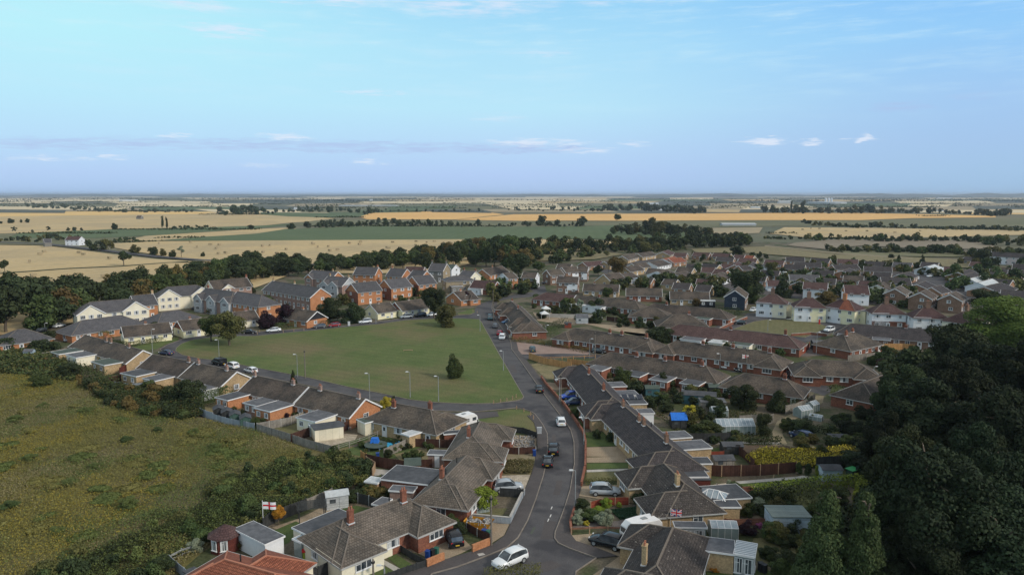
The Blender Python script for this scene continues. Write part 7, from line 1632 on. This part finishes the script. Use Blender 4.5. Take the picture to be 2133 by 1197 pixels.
# round garden shrubs near the junction
for l_, lf_, x, y, w, h in (('dark domed shrub at the pavement corner, top of the shrub garden','leaf_dark',1214,1064,2.3,2.1),('yellow green clipped drum shrub before the silver crossover','leaf_bright',1262,1058,1.8,1.8),('dark round shrub beside the yellow brick wing','leaf_dark',1334,1052,2.4,2.2),('pale silvery ball shrub, upper one by the pavement','leaf_silver',1207,1080,1.6,1.5),('pale silvery ball shrub, lower one by the pavement','leaf_silver',1203,1092,1.7,1.6),
        ('largest pale silvery ball shrub','leaf_silver',1257,1093,2.5,2.1),('small pale ball shrub in the middle of the shrub garden','leaf_silver',1224,1064,1.2,1.0),('pale ball shrub right of the green mound','leaf_silver',1267,1074,1.3,1.2),('spreading green mound between the ball shrubs','leaf_mid',1236,1082,3.2,1.6),('low bright green mound above the silvery balls','leaf_bright',1247,1070,2.2,1.1),('tiny yellow shrub below the silvery balls','leaf_yellow',1221,1093,1.0,.8),('small green shrub by the red brown fence','leaf_bright',1290,1056,.9,.9),
        ('left hedge ball in the lawn before the long dark terrace','leaf_dark',1243,912,1.8,1.8),('right hedge ball in the lawn before the long dark terrace','leaf_dark',1273,919,2.0,1.9),('shrub by the cream bungalow window','leaf_dark',820,1147,1.6,1.5),('small shrub below the cream bungalow window','leaf_mid',790,1157,.8,.9),('olive shrub beside the dark red summerhouse','leaf_autumn',507,1140,2.2,2.2),
        ('white flowered shrub beside the summerhouse','leaf_silver',408,1148,2.2,1.7),('bush at the bottom edge beside the red pantiles','leaf_dark',332,1196,3.4,2.6),('pale rounded hedge shrub by the stone bird bath','leaf_silver',1584,1058,2.6,1.6),('pink flowering shrub right of the greenhouse frame','leaf_pink',1583,1100,1.0,1.0),('purple flowering shrub behind the greenhouse frame','leaf_pink',1526,1100,1.0,1.0),
        ('orange flowers below the bottom right garage','leaf_orange',1490,1190,1.3,.7),('dark bush in front of the bottom right conservatory','leaf_dark',1600,1160,2.4,1.8),('conifer left of the pale blue shed','leaf_bright',1704,992,1.3,2.2),('dark conifer at the brown rail fence end','leaf_mid',1664,986,1.2,2.1),('middle conifer left of the pale blue shed','leaf_dark',1682,988,1.2,2.1)):
    bush(l_, lf_, x, y, w, h, 2)
def clumps(name, label, acc, size, cat, leaves=('leaf_dark', 'leaf_mid', 'leaf_olive'), base=0.0):
    rg = np.random.default_rng(len(acc)+7); ps = []; mi = []; nn = []
    for (x, y, r, h) in acc:
        m = rg.integers(0, len(leaves)); nb = 7
        for _ in range(nb):
            d = dirs(rg, 1)[0]; br = r*rg.uniform(.38, .6); c = np.array([x+d[0]*r*.55, y+d[1]*r*.55, h*(base+(1-base)*(.5+.32*d[2]))]); n = int(max(14, 3.2*(br/size)**2*2.2)); dd = dirs(rg, n, .3)
            ps.append(c+dd*np.array([br, br, min(br, h*.3)])*(1-.4*rg.random((n, 1))**2)); nn.append(dd+rg.normal(scale=.5, size=(n, 3))); mi.append(np.full(n, m))
    ps = np.concatenate(ps); nn = np.concatenate(nn); nn /= np.linalg.norm(nn, axis=1)[:, None]; ps[:, 2] = np.maximum(ps[:, 2], .02)
    me = quads(name, ps, nn, size*rg.uniform(.6, 1.3, len(ps)), rg, list(leaves), np.concatenate(mi)); o = inst(me, name); tag(o, label, cat, kind='stuff'); return o
for i, (x, y, w, h) in enumerate(((262,922,2.6,1.5),(404,908,2.4,1.9),(268,1060,2.8,2.0),(330,900,1.8,1.2),(60,960,3.0,1.4),(140,1010,3.2,1.3),(20,1060,3.0,1.6),(200,975,2.2,1.2),(180,860,3.0,1.6),(300,860,2.5,1.4),(450,935,2.4,1.3),(30,880,3.4,1.6),(480,1000,2.0,1.4),(120,1110,2.4,1.2),(90,850,2.6,1.6),(220,830,2.6,1.8))):
    rowadd('meadow bushes', bush('x', 'meadow_green' if i % 3 else 'leaf_mid', x, y, w, h, 2, group='bushes scattered in the meadow'), x, 'small bush growing in the rough meadow, #')
# garden shrubs scattered through the plots between the rows
r_ = random.Random(21)
def scatter(key, poly, n, leaves, wr, tmpl, hr_=(.7, 1.0), lod=1, group=None, stuff=False):
    acc = []
    xs = [p[0] for p in poly]; ys = [p[1] for p in poly]; k = 0; tries = 0
    while k < n and tries < 4000:
        tries += 1; x = r_.uniform(min(xs), max(xs)); y = r_.uniform(min(ys), max(ys)); c_ = False
        for i in range(len(poly)):
            (x1, y1), (x2, y2) = poly[i], poly[i-1]
            if (y1 > y) != (y2 > y) and x < (x2-x1)*(y-y1)/(y2-y1)+x1: c_ = not c_
        if not c_: continue
        w = r_.uniform(*wr)
        if stuff: q = P(x, y); acc.append((q.x, q.y, w/2, w*r_.uniform(*hr_))); k += 1; continue
        o = bush(tmpl, r_.choice(leaves), x, y, w, w*r_.uniform(*hr_), lod, group=group or key); rowadd(key, o, x, tmpl+', #'); k += 1
    if stuff: clumps('garden_shrubs', 'assorted '+tmpl.replace('shrub', 'shrubs').replace('bush', 'bushes'), acc, .34 if poly[0][1] > 620 else .6, 'shrubs')
LV = ['leaf_dark','leaf_dark','leaf_mid','leaf_olive','leaf_dark','leaf_mid']
for key, poly, n, wr, tm in (
    ('shrubs between the road terraces and the brown terrace', [(1240,775),(1300,775),(1420,800),(1520,830),(1530,870),(1440,900),(1400,880),(1330,830)], 34, (1.5,4), 'shrub in the gardens behind the dark tiled terraces'),
    ('shrubs in the garden plots below the blue tarpaulin', [(1400,890),(1540,900),(1540,935),(1440,930)], 22, (1,2.6), 'low shrub in the plots below the blue tarpaulin'),
    ('allotment shrubs', [(1630,870),(1760,860),(1800,900),(1790,960),(1700,945),(1640,930)], 30, (1.2,3.5), 'low growth in the allotment by the dirt track'),
    ('shrubs above the long brick terrace', [(1100,640),(1330,655),(1390,665),(1400,690),(1340,690),(1200,672),(1110,664)], 40, (1.5,4.5), 'shrub in the gardens above the long brick terrace'),
    ('shrubs below the maroon terrace', [(1110,632),(1230,634),(1330,650),(1230,655),(1120,645)], 22, (2,5), 'shrub under the long maroon and brown terraces'),
    ('shrubs behind the hipped terrace', [(1440,800),(1500,790),(1560,800),(1560,850),(1500,880),(1450,850)], 14, (1.5,4), 'shrub near the grey ribbed shed'),
    ('shrubs along the terrace by the small green', [(1420,715),(1560,722),(1660,738),(1660,748),(1540,735),(1420,725)], 22, (1.5,4), 'shrub between the terraces right of the side street'),
    ('shrubs among the brown bungalows', [(1270,595),(1400,588),(1500,590),(1500,615),(1380,596),(1280,612)], 60, (3,7), 'shrub among the upper middle bungalows'),
    ('estate shrubs', [(1400,560),(1500,556),(1760,575),(1900,590),(1900,640),(1760,630),(1500,585)], 130, (2.5,6.5), 'shrub among the far estate houses'),
    ('estate back shrubs', [(1440,530),(1900,552),(2000,580),(1800,570),(1440,548)], 90, (2,5.5), 'shrub between the back rows of the far estate'),
    ('shrubs at the right of the far estate', [(1990,610),(2133,610),(2133,560),(2010,560),(1960,580)], 44, (3,8), 'bush near the right edge of the far estate'),
    ('shrubs before the white pair', [(1830,735),(1990,735),(1980,765),(1780,760)], 26, (1.5,4.5), 'shrub behind the long dark grey terrace'),
    ('cluttered plot shrubs', [(1520,1035),(1600,1036),(1740,1030),(1770,1050),(1700,1100),(1600,1110),(1560,1080)], 34, (1.2,3.2), 'shrub in the planted garden below the clipped hedge'),
    ('bottom right garden shrubs', [(1600,1100),(1700,1100),(1700,1200),(1600,1200)], 16, (1.5,3.5), 'shrub in the bottom right garden'),
    ('left garden shrubs', [(700,940),(840,905),(900,935),(900,965),(790,960)], 26, (.8,2.2), 'weedy shrub in the cluttered left gardens'),
    ('patio garden shrubs', [(480,850),(560,838),(640,860),(600,880),(540,890)], 18, (.8,2.2), 'shrub in the terrace back gardens'),
    ('shrubs left of the brick bungalow', [(700,1030),(790,1010),(850,1015),(790,1048),(730,1046)], 18, (1,2.6), 'shrub behind the cream and brick bungalow lawn'),
    ('upper road shrubs', [(640,628),(760,620),(870,612),(920,620),(880,645),(770,632),(700,640)], 24, (2,5), 'shrub between the orange houses and the cream bungalows'),
    ('close shrubs', [(120,700),(220,700),(330,690),(440,650),(560,630),(640,640),(600,650),(420,660),(250,700)], 24, (1.5,4), 'shrub among the left bungalows'),
    ('road bend shrubs', [(985,590),(1110,585),(1120,605),(1040,622),(1000,612)], 26, (3,7), 'bush near the road bend'),
    ('rough shrubs beyond the white fronted group', [(1060,560),(1100,530),(1300,520),(1420,512),(1420,522),(1290,530),(1200,545),(1120,560)], 50, (4,10), 'bush on the rough ground beyond the white fronted houses'),
    ('shrubs at right edge', [(1990,540),(2133,530),(2133,545),(2060,560),(2000,552)], 24, (4,11), 'bush between the dry grass and the right hand terrace')):
    scatter(key, poly, n, LV, wr, tm, lod=(2 if poly[0][1] > 780 else 1), stuff=poly[0][1] < 632 or 'close' in key or 'below the maroon' in key)
# --- tree belt between the village and the fields: one tree per loop turn
def belt(key, tmpl, path, n, rows=2, leaves=('leaf_dark','leaf_dark','leaf_mid','leaf_dark','leaf_olive'), kinds=('round','bush','round'), lod=1, seed=1, wk=.95, name='tree', trunk=True):
    rg = random.Random(seed); acc = []
    for i in range(n):
        t = (i+rg.uniform(-.3, .3))/(n-1)*(len(path)-1); t = max(0, min(len(path)-1.001, t)); j = int(t); f = t-j
        x, top, foot = (path[j][q]+(path[j+1][q]-path[j][q])*f for q in range(3))
        for r in range(rows):
            dy = (foot-top)*(.0 if r == 0 else -.22*r); hgt_ = rg.uniform(.78, 1.12); H_ = hgt(foot, top)*hgt_; w = (foot-top)*rg.uniform(.75, 1.15)*wk
            if trunk is None and rg.random() < .45: q_ = rg.uniform(.35, .7); H_ *= q_; w *= q_*1.3
            x_ = x+(rg.uniform(-.5, .5))*w*.6; fy = foot+dy+rg.uniform(-2, 2)
            if trunk is None: q = P(x_, fy); acc.append((q.x, q.y, w/2/ppm(fy, H_/2), H_)); continue
            lf_ = rg.choice(leaves); o = tree(tmpl, rg.choice(kinds), lf_, x_, fy, fy-20, w, lod, group=key, h=H_*(1 if r == 0 else 1.04), trunk=trunk, name=name); rowadd(key+str(r), o, x_, ('front','second','rear')[r]+' row '+('autumn tinted ' if lf_ == 'leaf_autumn' else 'lighter ' if lf_ in ('leaf_mid','leaf_olive') else 'dark ')+tmpl+', #')
    if trunk is None: clumps('tree_row', tmpl.replace('tree ', 'trees '), acc, max(.5, (470-path[0][2])*.035+.9 if path[0][2] < 470 else .75), 'tree row', leaves=leaves)
belt('trees of the belt behind the village on the left','tree of the belt left of the close',
     [(-40,600,705),(60,598,690),(130,592,672),(200,584,655),(280,578,640),(340,570,622),(400,560,606),(450,553,598)], 18, 3, lod=1, wk=1.1, leaves=('leaf_dark','leaf_mid','leaf_dark','leaf_dark','leaf_autumn'))
belt('trees of the belt behind the orange houses','tree behind the orange brick close',
     [(460,550,596),(520,541,584),(580,538,576),(640,538,572),(700,536,566),(760,534,562),(820,528,560),(880,522,558)], 24, 3, lod=1, seed=2, wk=1.25, leaves=('leaf_dark','leaf_dark','leaf_mid'))
belt('trees of the belt beyond the road bend','tree beyond the road bend',
     [(880,523,560),(930,514,556),(980,506,552),(1030,500,556),(1080,502,560),(1100,500,540)], 14, 3, lod=1, seed=3, leaves=('leaf_dark','leaf_dark','leaf_mid','leaf_autumn'))
belt('trees along the far side of the rough ground','tree in the line behind the rough ground, upper middle',
     [(1060,498,532),(1120,497,524),(1200,494,524),(1290,493,520),(1360,490,520),(1420,487,518),(1500,484,514),(1560,484,512)], 61, 2, lod=0, seed=4, trunk=None)
belt('trees of the copse by the green crop','tree in the copse at the right end of the green crop field',
     [(1275,470,486),(1320,463,488),(1360,458,490),(1400,466,492),(1440,470,490),(1480,474,492)], 27, 2, lod=0, seed=5, trunk=None)
belt('trees of the dark hedgerow above the green crop','tree in the dark hedgerow along the top of the green crop field',
     [(655,458,474),(700,452,473),(745,453,471),(790,452,470),(830,455,470),(870,453,470),(905,456,470),(960,462,471),(1000,456,471)], 51, 1, lod=0, seed=6, trunk=None, leaves=('leaf_dark','leaf_far'))
belt('trees of the hedgerow below the orange field','tree in the hedgerow right of centre below the orange field',
     [(1020,464,472),(1075,462,471),(1127,448,470),(1150,462,471),(1165,455,471),(1200,463,471),(1212,450,471)], 30, 1, lod=0, seed=7, trunk=None, leaves=('leaf_dark','leaf_far'))
belt('hedgerow trees beyond the dry grass on the right','tree in the long hedgerow beyond the dry grass, right',
     [(1725,510,522),(1770,509,524),(1820,508,525),(1870,510,527),(1920,511,527),(1965,506,527),(2000,514,530),(2030,518,534)], 44, 1, lod=0, seed=8, trunk=None, wk=1.3)
belt('hedgerow trees below the right stubble','tree in the hedgerow below the right stubble field',
     [(1595,490,497),(1630,490,498),(1706,484,500),(1770,489,498),(1831,485,503),(1870,493,502),(1890,486,501),(1950,491,503),(2010,489,503),(2060,486,510),(2133,484,510)], 64, 1, lod=0, seed=9, trunk=None, wk=1.2)
belt('hedgerow trees above the right stubble','tree in the scrub above the right stubble field',
     [(1670,455,463),(1700,461,470),(1750,463,472),(1800,464,474),(1845,462,473),(1950,471,476),(2020,466,478),(2120,470,480)], 51, 1, lod=0, seed=10, trunk=None, wk=1.3, leaves=('leaf_dark','leaf_far','leaf_olive'))
belt('trees behind the orange field on the right','tree in the dark line behind the right part of the orange field',
     [(1590,426,443),(1650,424,443),(1700,428,443),(1760,430,444),(1820,424,443),(1860,432,443),(1920,430,443),(1980,436,445),(2060,434,449),(2100,432,448)], 74, 1, lod=0, seed=11, trunk=None, leaves=('leaf_far','leaf_dark','leaf_olive'), wk=1.15)
belt('trees behind the orange field in the middle','tree in the far row behind the middle of the orange field',
     [(1060,430,438.5),(1160,431,438.5),(1245,431,438.5),(1275,424,438),(1345,421,439),(1375,425,440),(1410,427,441),(1440,426,443),(1470,431,444)], 68, 1, lod=0, seed=12, trunk=None, leaves=('leaf_far','leaf_dark'), wk=1.15)
belt('trees along the far left hedges','tree in the distant hedges left of centre',
     [(460,430,447),(500,424,447),(540,430,446),(600,430,441),(640,426,441),(680,428,441),(720,432,440),(765,432,446),(800,434,440),(900,434,441),(1000,433,441)], 61, 1, lod=0, seed=13, trunk=None, leaves=('leaf_far','leaf_dark'), wk=1.15)
belt('trees on the far left plain','tree in the hedge line of the far left plain',
     [(60,421,432),(130,421,434),(200,430,440),(260,434,441),(330,434,441),(400,436,441)], 40, 1, lod=0, seed=14, trunk=None, leaves=('leaf_far',), wk=1.2)
belt('trees by the white farmhouse','tree or shrub round the white farmhouse in the left fields',
     [(0,490,503),(40,492,503),(70,489,505),(110,487,500),(128,486,499),(178,492,506),(200,498,520),(225,497,524)], 25, 1, lod=0, seed=15, leaves=('leaf_dark','leaf_far','leaf_olive'), trunk=None, wk=1.0)
belt('roadside trees in the left fields','bush on the field edge right of the white farmhouse',[(238,494,502),(262,494,502),(285,493,501)], 10, 1, lod=0, seed=16, trunk=None, wk=1.2)
belt('hedge trees along the first left field','tree along the dark hedge between stubble and crop at left',[(360,470,475),(400,470,475),(450,471,475)], 20, 1, lod=0, seed=17, trunk=None, wk=1.4, leaves=('leaf_dark',))
for l_, kd, lf_, x, y, ty, w in (('round crowned tree alone beside the field track','lollipop','leaf_dark',258,554,522,36),('tree with bare stem at the left edge of the stubble','lollipop','leaf_dark',10,568,541,24),('roadside tree, second right of the farmhouse trees','bush','leaf_olive',281,528,506,30),('roadside tree left of the small pair','bush','leaf_dark',320,531,509,26),('small roadside tree beside the sparse one','bush','leaf_olive',340,533,515,18),('dark round roadside tree','bush','leaf_dark',360,536,518,20),
        ('sparse grey roadside tree','sparse','leaf_silver',378,536,511,22),('little dark bush in the stubble beyond the road','bush','leaf_dark',423,535,523,12),('round tree at the edge of the pale stubble, far left','bush','leaf_dark',239,478,461,17),('left poplar of the pair','column','leaf_dark',339,475,451,8),('right poplar of the pair','column','leaf_dark',348,475,453,7),('round dark tree at the start of the green crop','bush','leaf_dark',524,476,466,18),('rounded dark tree left of the long hedgerow','bush','leaf_dark',607,477,462,26),('pale tree left of the long hedgerow','bush','leaf_far',641,474,457,22),
        ('tall dark tree above the hedgerow right of centre','bush','leaf_dark',1127,465,446,22),('twin dark trees on the orange field edge','bush','leaf_dark',1215,463,448,24),('single dark tree in front of the orange field','round','leaf_dark',1286,462,445,20),('dark tree at far left edge','bush','leaf_dark',2,466,459,8),('dark clump of three at far left','bush','leaf_dark',23,465,452,18),('small tree right of the clump at far left','bush','leaf_dark',44,464,455,7),('dark tree fourth at far left','bush','leaf_dark',57,464,453,12),
        ('grey sparse tree above the farm hedge','sparse','leaf_far',30,486,470,16),('tiny tree on the stubble hedge','bush','leaf_far',68,484,477,8),('leafy tree on the stubble hedge','sparse','leaf_dark',100,483,470,16),('tree of the pair on the stubble hedge, left','bush','leaf_far',142,481,472,10),('tree of the pair on the stubble hedge, right','bush','leaf_far',155,481,470,11),('small tree right of that pair','bush','leaf_far',170,480,473,8),
        ('single dark tree in the dry grass right','cone','leaf_dark',1921,548,527,14),('dark conifer before the dry grass','cone','leaf_dark',1872,543,530,12),('dark shrub tree left of the conifer in dry grass','bush','leaf_dark',1857,538,526,16),('tree standing above the right stubble hedge','bush','leaf_dark',1831,503,483,28),('tree on the left of the right stubble hedge','bush','leaf_dark',1706,500,483,18),('dark round clump at the dry field end','bush','leaf_dark',1538,530,508,40),('first big grey tree at the far right','bush','leaf_far',2058,449,434,15),('second big grey tree at the far right','bush','leaf_far',2075,449,433,15),('third big grey tree at the far right','bush','leaf_far',2093,449,431,16),
        ('tall pale tree pair beside the pale dome','column','leaf_far',1648,441,420,8),('tall poplar clump right of the pale dome','column','leaf_far',1672,443,419,18),('large far tree right of the orange field','bush','leaf_far',1816,443,424,24),('tree clump centre of the far orange field edge','bush','leaf_far',1274,438,422,26)):
    tree(l_, kd, lf_, x, y, ty, w, 1, trunk=True if y > 500 else None)
# distant woods and hedges, too far to count: rough masses of foliage
def wood(name, label, segs, leaf, size, seed, dens):
    rg = np.random.default_rng(seed); pos = []
    for x0, x1, y, h in segs:
        a = P(x0, y); b_ = P(x1, y); L = (b_-a).length; n = int(L*dens)+6; t = rg.random(n); hh = h*(.55+.45*np.sin(t*L/37+seed)*np.sin(t*L/13)); hh = np.maximum(hh, h*.3)
        p = np.stack([a.x+(b_.x-a.x)*t, a.y+(b_.y-a.y)*t+rg.uniform(-12, 12, n), rg.random(n)*hh], 1); pos.append(p)
    pos = np.concatenate(pos); nr = dirs(rg, len(pos), .3); me = quads('foliage', pos, nr, size*rg.uniform(.6, 1.3, len(pos)), rg, [leaf]); o = inst(me, name); tag(o, label, 'wood', kind='stuff')
rg_ = random.Random(77)
def segs(y0, y1, n, w0, w1, h): return [(lambda x, w: (x, x+w, rg_.uniform(y0, y1), h*rg_.uniform(.7, 1.2)))(rg_.uniform(-150, 2250), rg_.uniform(w0, w1)) for _ in range(n)]
wood('distant_wood', 'blue grey woods and hedges along the horizon', segs(406.6, 410, 60, 60, 300, 17), 'leaf_dark', 9, 1, .09)
wood('distant_wood', 'dark hedges and spinneys across the far plain', segs(410, 420, 84, 40, 240, 12), 'leaf_dark', 4.5, 2, .30)
wood('distant_hedge', 'broken hedges among the distant fields', segs(419, 434, 70, 40, 220, 8), 'leaf_dark', 2.6, 3, .7)
wood('field_hedge', 'thin dark hedges dividing the middle distance fields', [(640,1065,471.5,3),(1290,1330,469,3),(40,240,486,1.6),(240,540,478,1.6),(236,330,503.5,1.5),(330,420,495,1.5),(165,300,440,4),(240,360,440.5,4),(415,560,447,4),(1600,1660,486,2.5),(1680,1840,497,2.5),(1845,2133,475,3),(1940,2133,478,3),(1915,1975,450,4),(1740,1800,471,4),(655,760,453,4),(780,1010,441,4),(1070,1280,438.5,4),(1280,1400,478,4),(1430,1520,489,3)], 'leaf_dark', 1.5, 4, 2.6)
# ------------------------------------------------------------------ rough meadow, brambles, golden flowers
def inpoly(pts, poly):
    x, y = pts[:, 0], pts[:, 1]; c = np.zeros(len(pts), bool)
    for i in range(len(poly)):
        (x1, y1), (x2, y2) = poly[i], poly[i-1]
        with np.errstate(divide='ignore', invalid='ignore'): c ^= ((y1 > y) != (y2 > y)) & (x < (x2-x1)*(y-y1)/(y2-y1+1e-12)+x1)
    return c
def wave(p, s, seed):
    rg = np.random.default_rng(seed); r = np.zeros(len(p))
    for i in range(7): a = rg.uniform(0, 6.28); k = s*rg.uniform(.5, 2.2); r += np.sin(p[:, 0]*math.cos(a)*k+p[:, 1]*math.sin(a)*k+rg.uniform(0, 6))
    return r/7**.5
def growth(name, label, px, n, h, size, mats, pick, seed=1, cat='undergrowth', mound=0.0, mask=None):
    poly = [tuple(P(x, y)[:2]) for x, y in px]; rg = np.random.default_rng(seed); X = [p[0] for p in poly]; Y = [p[1] for p in poly]
    p = np.stack([rg.uniform(min(X), max(X), n*3), rg.uniform(min(Y), max(Y), n*3)], 1); p = p[inpoly(p, poly)][:n]
    if mask is not None: p = p[mask(p, rg)]
    n = len(p); w = wave(p, .35, seed+5); hh = h*(.6+.4*rg.random(n))*(1+mound*np.clip(w, -.8, 1.5)); z = hh*rg.uniform(.35, 1.0, n)**.7
    pos = np.stack([p[:, 0], p[:, 1], z], 1); nr = dirs(rg, n, 1.0); me = quads('growth', pos, nr, size*rg.uniform(.5, 1.4, n), rg, mats, pick(p, w, rg))
    o = inst(me, name); tag(o, label, cat, kind='stuff'); return o
MD = [(-330,1290),(330,1225),(420,1150),(545,1065),(560,1010),(640,945),(600,925),(536,900),(440,878),(380,870),(240,815),(180,800),(120,770),(60,740),(0,732),(-120,745)]
def pk(p, w, rg):
    n = len(p); a = .8*wave(p, .12, 31)+.5*wave(p, .6, 32)+.35*rg.normal(size=n); b = .9*wave(p, .10, 41)+.35*wave(p, .5, 42)+.35*rg.normal(size=n)+np.where((p[:,1] > 120) & (p[:,0] > -46), .5, 0); g = .9*wave(p, .14, 51)+.4*wave(p, .6, 52)+.35*rg.normal(size=n); r = rg.random(n)
    m = np.where(g > .5, 1, 0); m = np.where((a > .35) & (r < .62), 2, m); m = np.where((b > .55) & (r < .6), 3, m); return m
growth('meadow_grass', 'rough olive meadow with yellow flower heads and dry tufts', MD, 330000, .70, .095, ['meadow_leaf', 'meadow_green', 'meadow_gold', 'meadow_tan'], pk, 3, 'meadow', .3)
growth('bramble_thicket', 'dark bramble thicket between the meadow and the near gardens', [(330,1230),(352,1172),(410,1146),(440,1120),(540,1098),(600,1070),(700,1030),(768,1005),(760,975),(700,955),(640,960),(540,990),(470,1010),(440,1060),(330,1110),(230,1150),(120,1200),(100,1290)], 190000, 1.6, .105, ['leaf_dark', 'meadow_green', 'leaf_olive', 'meadow_leaf'], lambda p, w, rg: np.where(rg.random(len(p)) < .40, 1, np.where((wave(p, .3, 9)+.4*rg.normal(size=len(p)) > .8), 3, 0)), 5, 'brambles', .45, mask=lambda p, rg: wave(p, .4, 66)+.5*rg.normal(size=len(p)) > -.95)
growth('bramble_thicket', 'straggling bramble clumps spreading into the meadow', [(100,1290),(120,1160),(300,1080),(420,1020),(520,960),(640,930),(760,960),(700,1030),(540,1098),(410,1146),(330,1230)], 110000, 1.2, .105, ['leaf_dark', 'meadow_green', 'leaf_mid'], lambda p, w, rg: rg.integers(0, 3, len(p)), 15, 'brambles', .4, mask=lambda p, rg: wave(p, .35, 77)+.3*rg.normal(size=len(p)) > .75)
growth('bramble_thicket', 'dark bramble thicket behind the terraces and annexes', [(180,800),(240,812),(330,812),(420,835),(425,868),(380,880),(330,868),(260,848),(200,830)], 60000, 1.8, .14, ['leaf_dark', 'leaf_mid', 'leaf_autumn'], lambda p, w, rg: np.where(rg.random(len(p)) < .3, 1, np.where(rg.random(len(p)) < .15, 2, 0)), 6, 'brambles', .4)
def lumps(poly, n, wr, hr_, seed):
    rg = random.Random(seed); out = []; pp = [tuple(P(x, y)[:2]) for x, y in poly]; X = [p[0] for p in pp]; Y = [p[1] for p in pp]
    while len(out) < n:
        q = np.array([[rg.uniform(min(X), max(X)), rg.uniform(min(Y), max(Y))]])
        if inpoly(q, pp)[0]: out.append((q[0][0], q[0][1], rg.uniform(*wr), rg.uniform(*hr_)))
    return out
clumps('bramble_thicket', 'taller bushes and bramble mounds in the thicket beside the near gardens', lumps([(330,1230),(352,1172),(410,1146),(440,1120),(540,1098),(600,1070),(700,1030),(768,1005),(760,970),(700,945),(600,960),(520,985),(430,1030),(400,1070),(300,1110),(180,1160),(60,1210),(60,1290)], 85, (.7,2.0), (1.2,2.7), 4), .14, 'brambles', leaves=('leaf_dark','leaf_mid','leaf_olive','meadow_green'))
clumps('bramble_thicket', 'taller bushes in the thicket behind the terraces', lumps([(160,790),(240,808),(330,808),(420,832),(430,868),(380,885),(320,872),(240,850),(180,820)], 34, (.8,2.2), (1.3,2.8), 5), .2, 'brambles', leaves=('leaf_dark','leaf_mid','leaf_autumn'))
clumps('meadow_scrub', 'low scrub patches scattered through the rough meadow', lumps([(0,800),(200,850),(420,900),(560,940),(430,1010),(250,1110),(0,1180)], 46, (.8,2.6), (.5,.95), 6), .11, 'scrub', leaves=('meadow_green','meadow_leaf'))
growth('scrub', 'scrub and tall weeds at the left edge of the meadow', [(-60,740),(0,715),(40,712),(100,735),(140,760),(160,800),(100,790),(0,780),(-60,790)], 14000, 1.8, .30, ['leaf_dark', 'leaf_mid', 'leaf_olive'], lambda p, w, rg: rg.integers(0, 3, len(p)), 7, 'scrub', .5)
growth('golden_flowers', 'bed of bright yellow flowering plants behind the rail fence', [(1552,962),(1590,944),(1680,940),(1790,942),(1830,950),(1810,968),(1700,974),(1580,978)], 30000, 1.3, .13, ['leaf_yellow', 'leaf_olive', 'leaf_gold'], lambda p, w, rg: np.where(rg.random(len(p)) < .3, 1, np.where(rg.random(len(p)) < .2, 2, 0)), 8, 'flowers', .3)
growth('ground_cover', 'blue green ground cover carpet before the yellow brick wing', [(1270,1063),(1345,1055),(1352,1078),(1292,1082)], 9000, .35, .07, ['leaf_ground'], lambda p, w, rg: np.zeros(len(p)), 9, 'ground cover', .2)
growth('dry_grass', 'tall dry grass in the unmown front garden beside the road', [(1046,962),(1112,963),(1106,988),(1044,986)], 6000, .8, .10, ['grass_tan', 'leaf_olive'], lambda p, w, rg: rg.integers(0, 2, len(p)), 10, 'grass', .3)
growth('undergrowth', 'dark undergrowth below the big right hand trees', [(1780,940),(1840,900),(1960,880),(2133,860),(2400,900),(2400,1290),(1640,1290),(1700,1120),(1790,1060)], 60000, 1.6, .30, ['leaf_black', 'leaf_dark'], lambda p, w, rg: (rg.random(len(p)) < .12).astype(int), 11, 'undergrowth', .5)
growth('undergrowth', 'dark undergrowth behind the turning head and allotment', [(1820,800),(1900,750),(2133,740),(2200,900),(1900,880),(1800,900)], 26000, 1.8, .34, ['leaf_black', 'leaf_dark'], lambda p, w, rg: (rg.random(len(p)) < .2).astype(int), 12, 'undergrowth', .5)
growth('scrub', 'rough green scrub on the open ground beyond the white fronted houses', [(1100,545),(1120,520),(1250,515),(1420,508),(1430,522),(1300,528),(1230,545),(1120,560)], 9000, 2.2, .9, ['leaf_dark', 'leaf_mid', 'grass_tan'], lambda p, w, rg: np.where(rg.random(len(p)) < .5, 0, np.where(rg.random(len(p)) < .6, 1, 2)), 13, 'scrub', .5, mask=lambda p, rg: wave(p, .05, 3) > -.1)
growth('lawn_weeds', 'dark weeds and plants between the garden plots on the right', [(1240,800),(1340,780),(1440,800),(1540,840),(1600,880),(1600,925),(1440,925),(1360,860)], 16000, .5, .15, ['leaf_dark', 'leaf_mid', 'leaf_olive'], lambda p, w, rg: rg.integers(0, 3, len(p)), 14, 'garden plants', .4, mask=lambda p, rg: wave(p, .25, 8) > .1)
rowfinish()
# the air: one even, pale volume round everything, so that far things fade to blue
hz = MB().box((0, 0, 0), (52000, 52000, 78)).build('haze', ['white_paint'], None, (0, 20000, 78/2-1.2))
hm_ = bpy.data.materials.new('haze'); hm_.use_nodes = True; t_ = hm_.node_tree; t_.nodes.clear()
vo = t_.nodes.new('ShaderNodeVolumePrincipled'); vo.inputs['Color'].default_value = (.72, .84, 1.0, 1); vo.inputs['Density'].default_value = 6e-5; vo.inputs['Anisotropy'].default_value = .2
ou = t_.nodes.new('ShaderNodeOutputMaterial'); t_.links.new(vo.outputs[0], ou.inputs['Volume'])
hz.data.materials.clear(); hz.data.materials.append(hm_); hz['kind'] = 'stuff'; hz['label'] = 'thin pale blue air haze over the far fields'
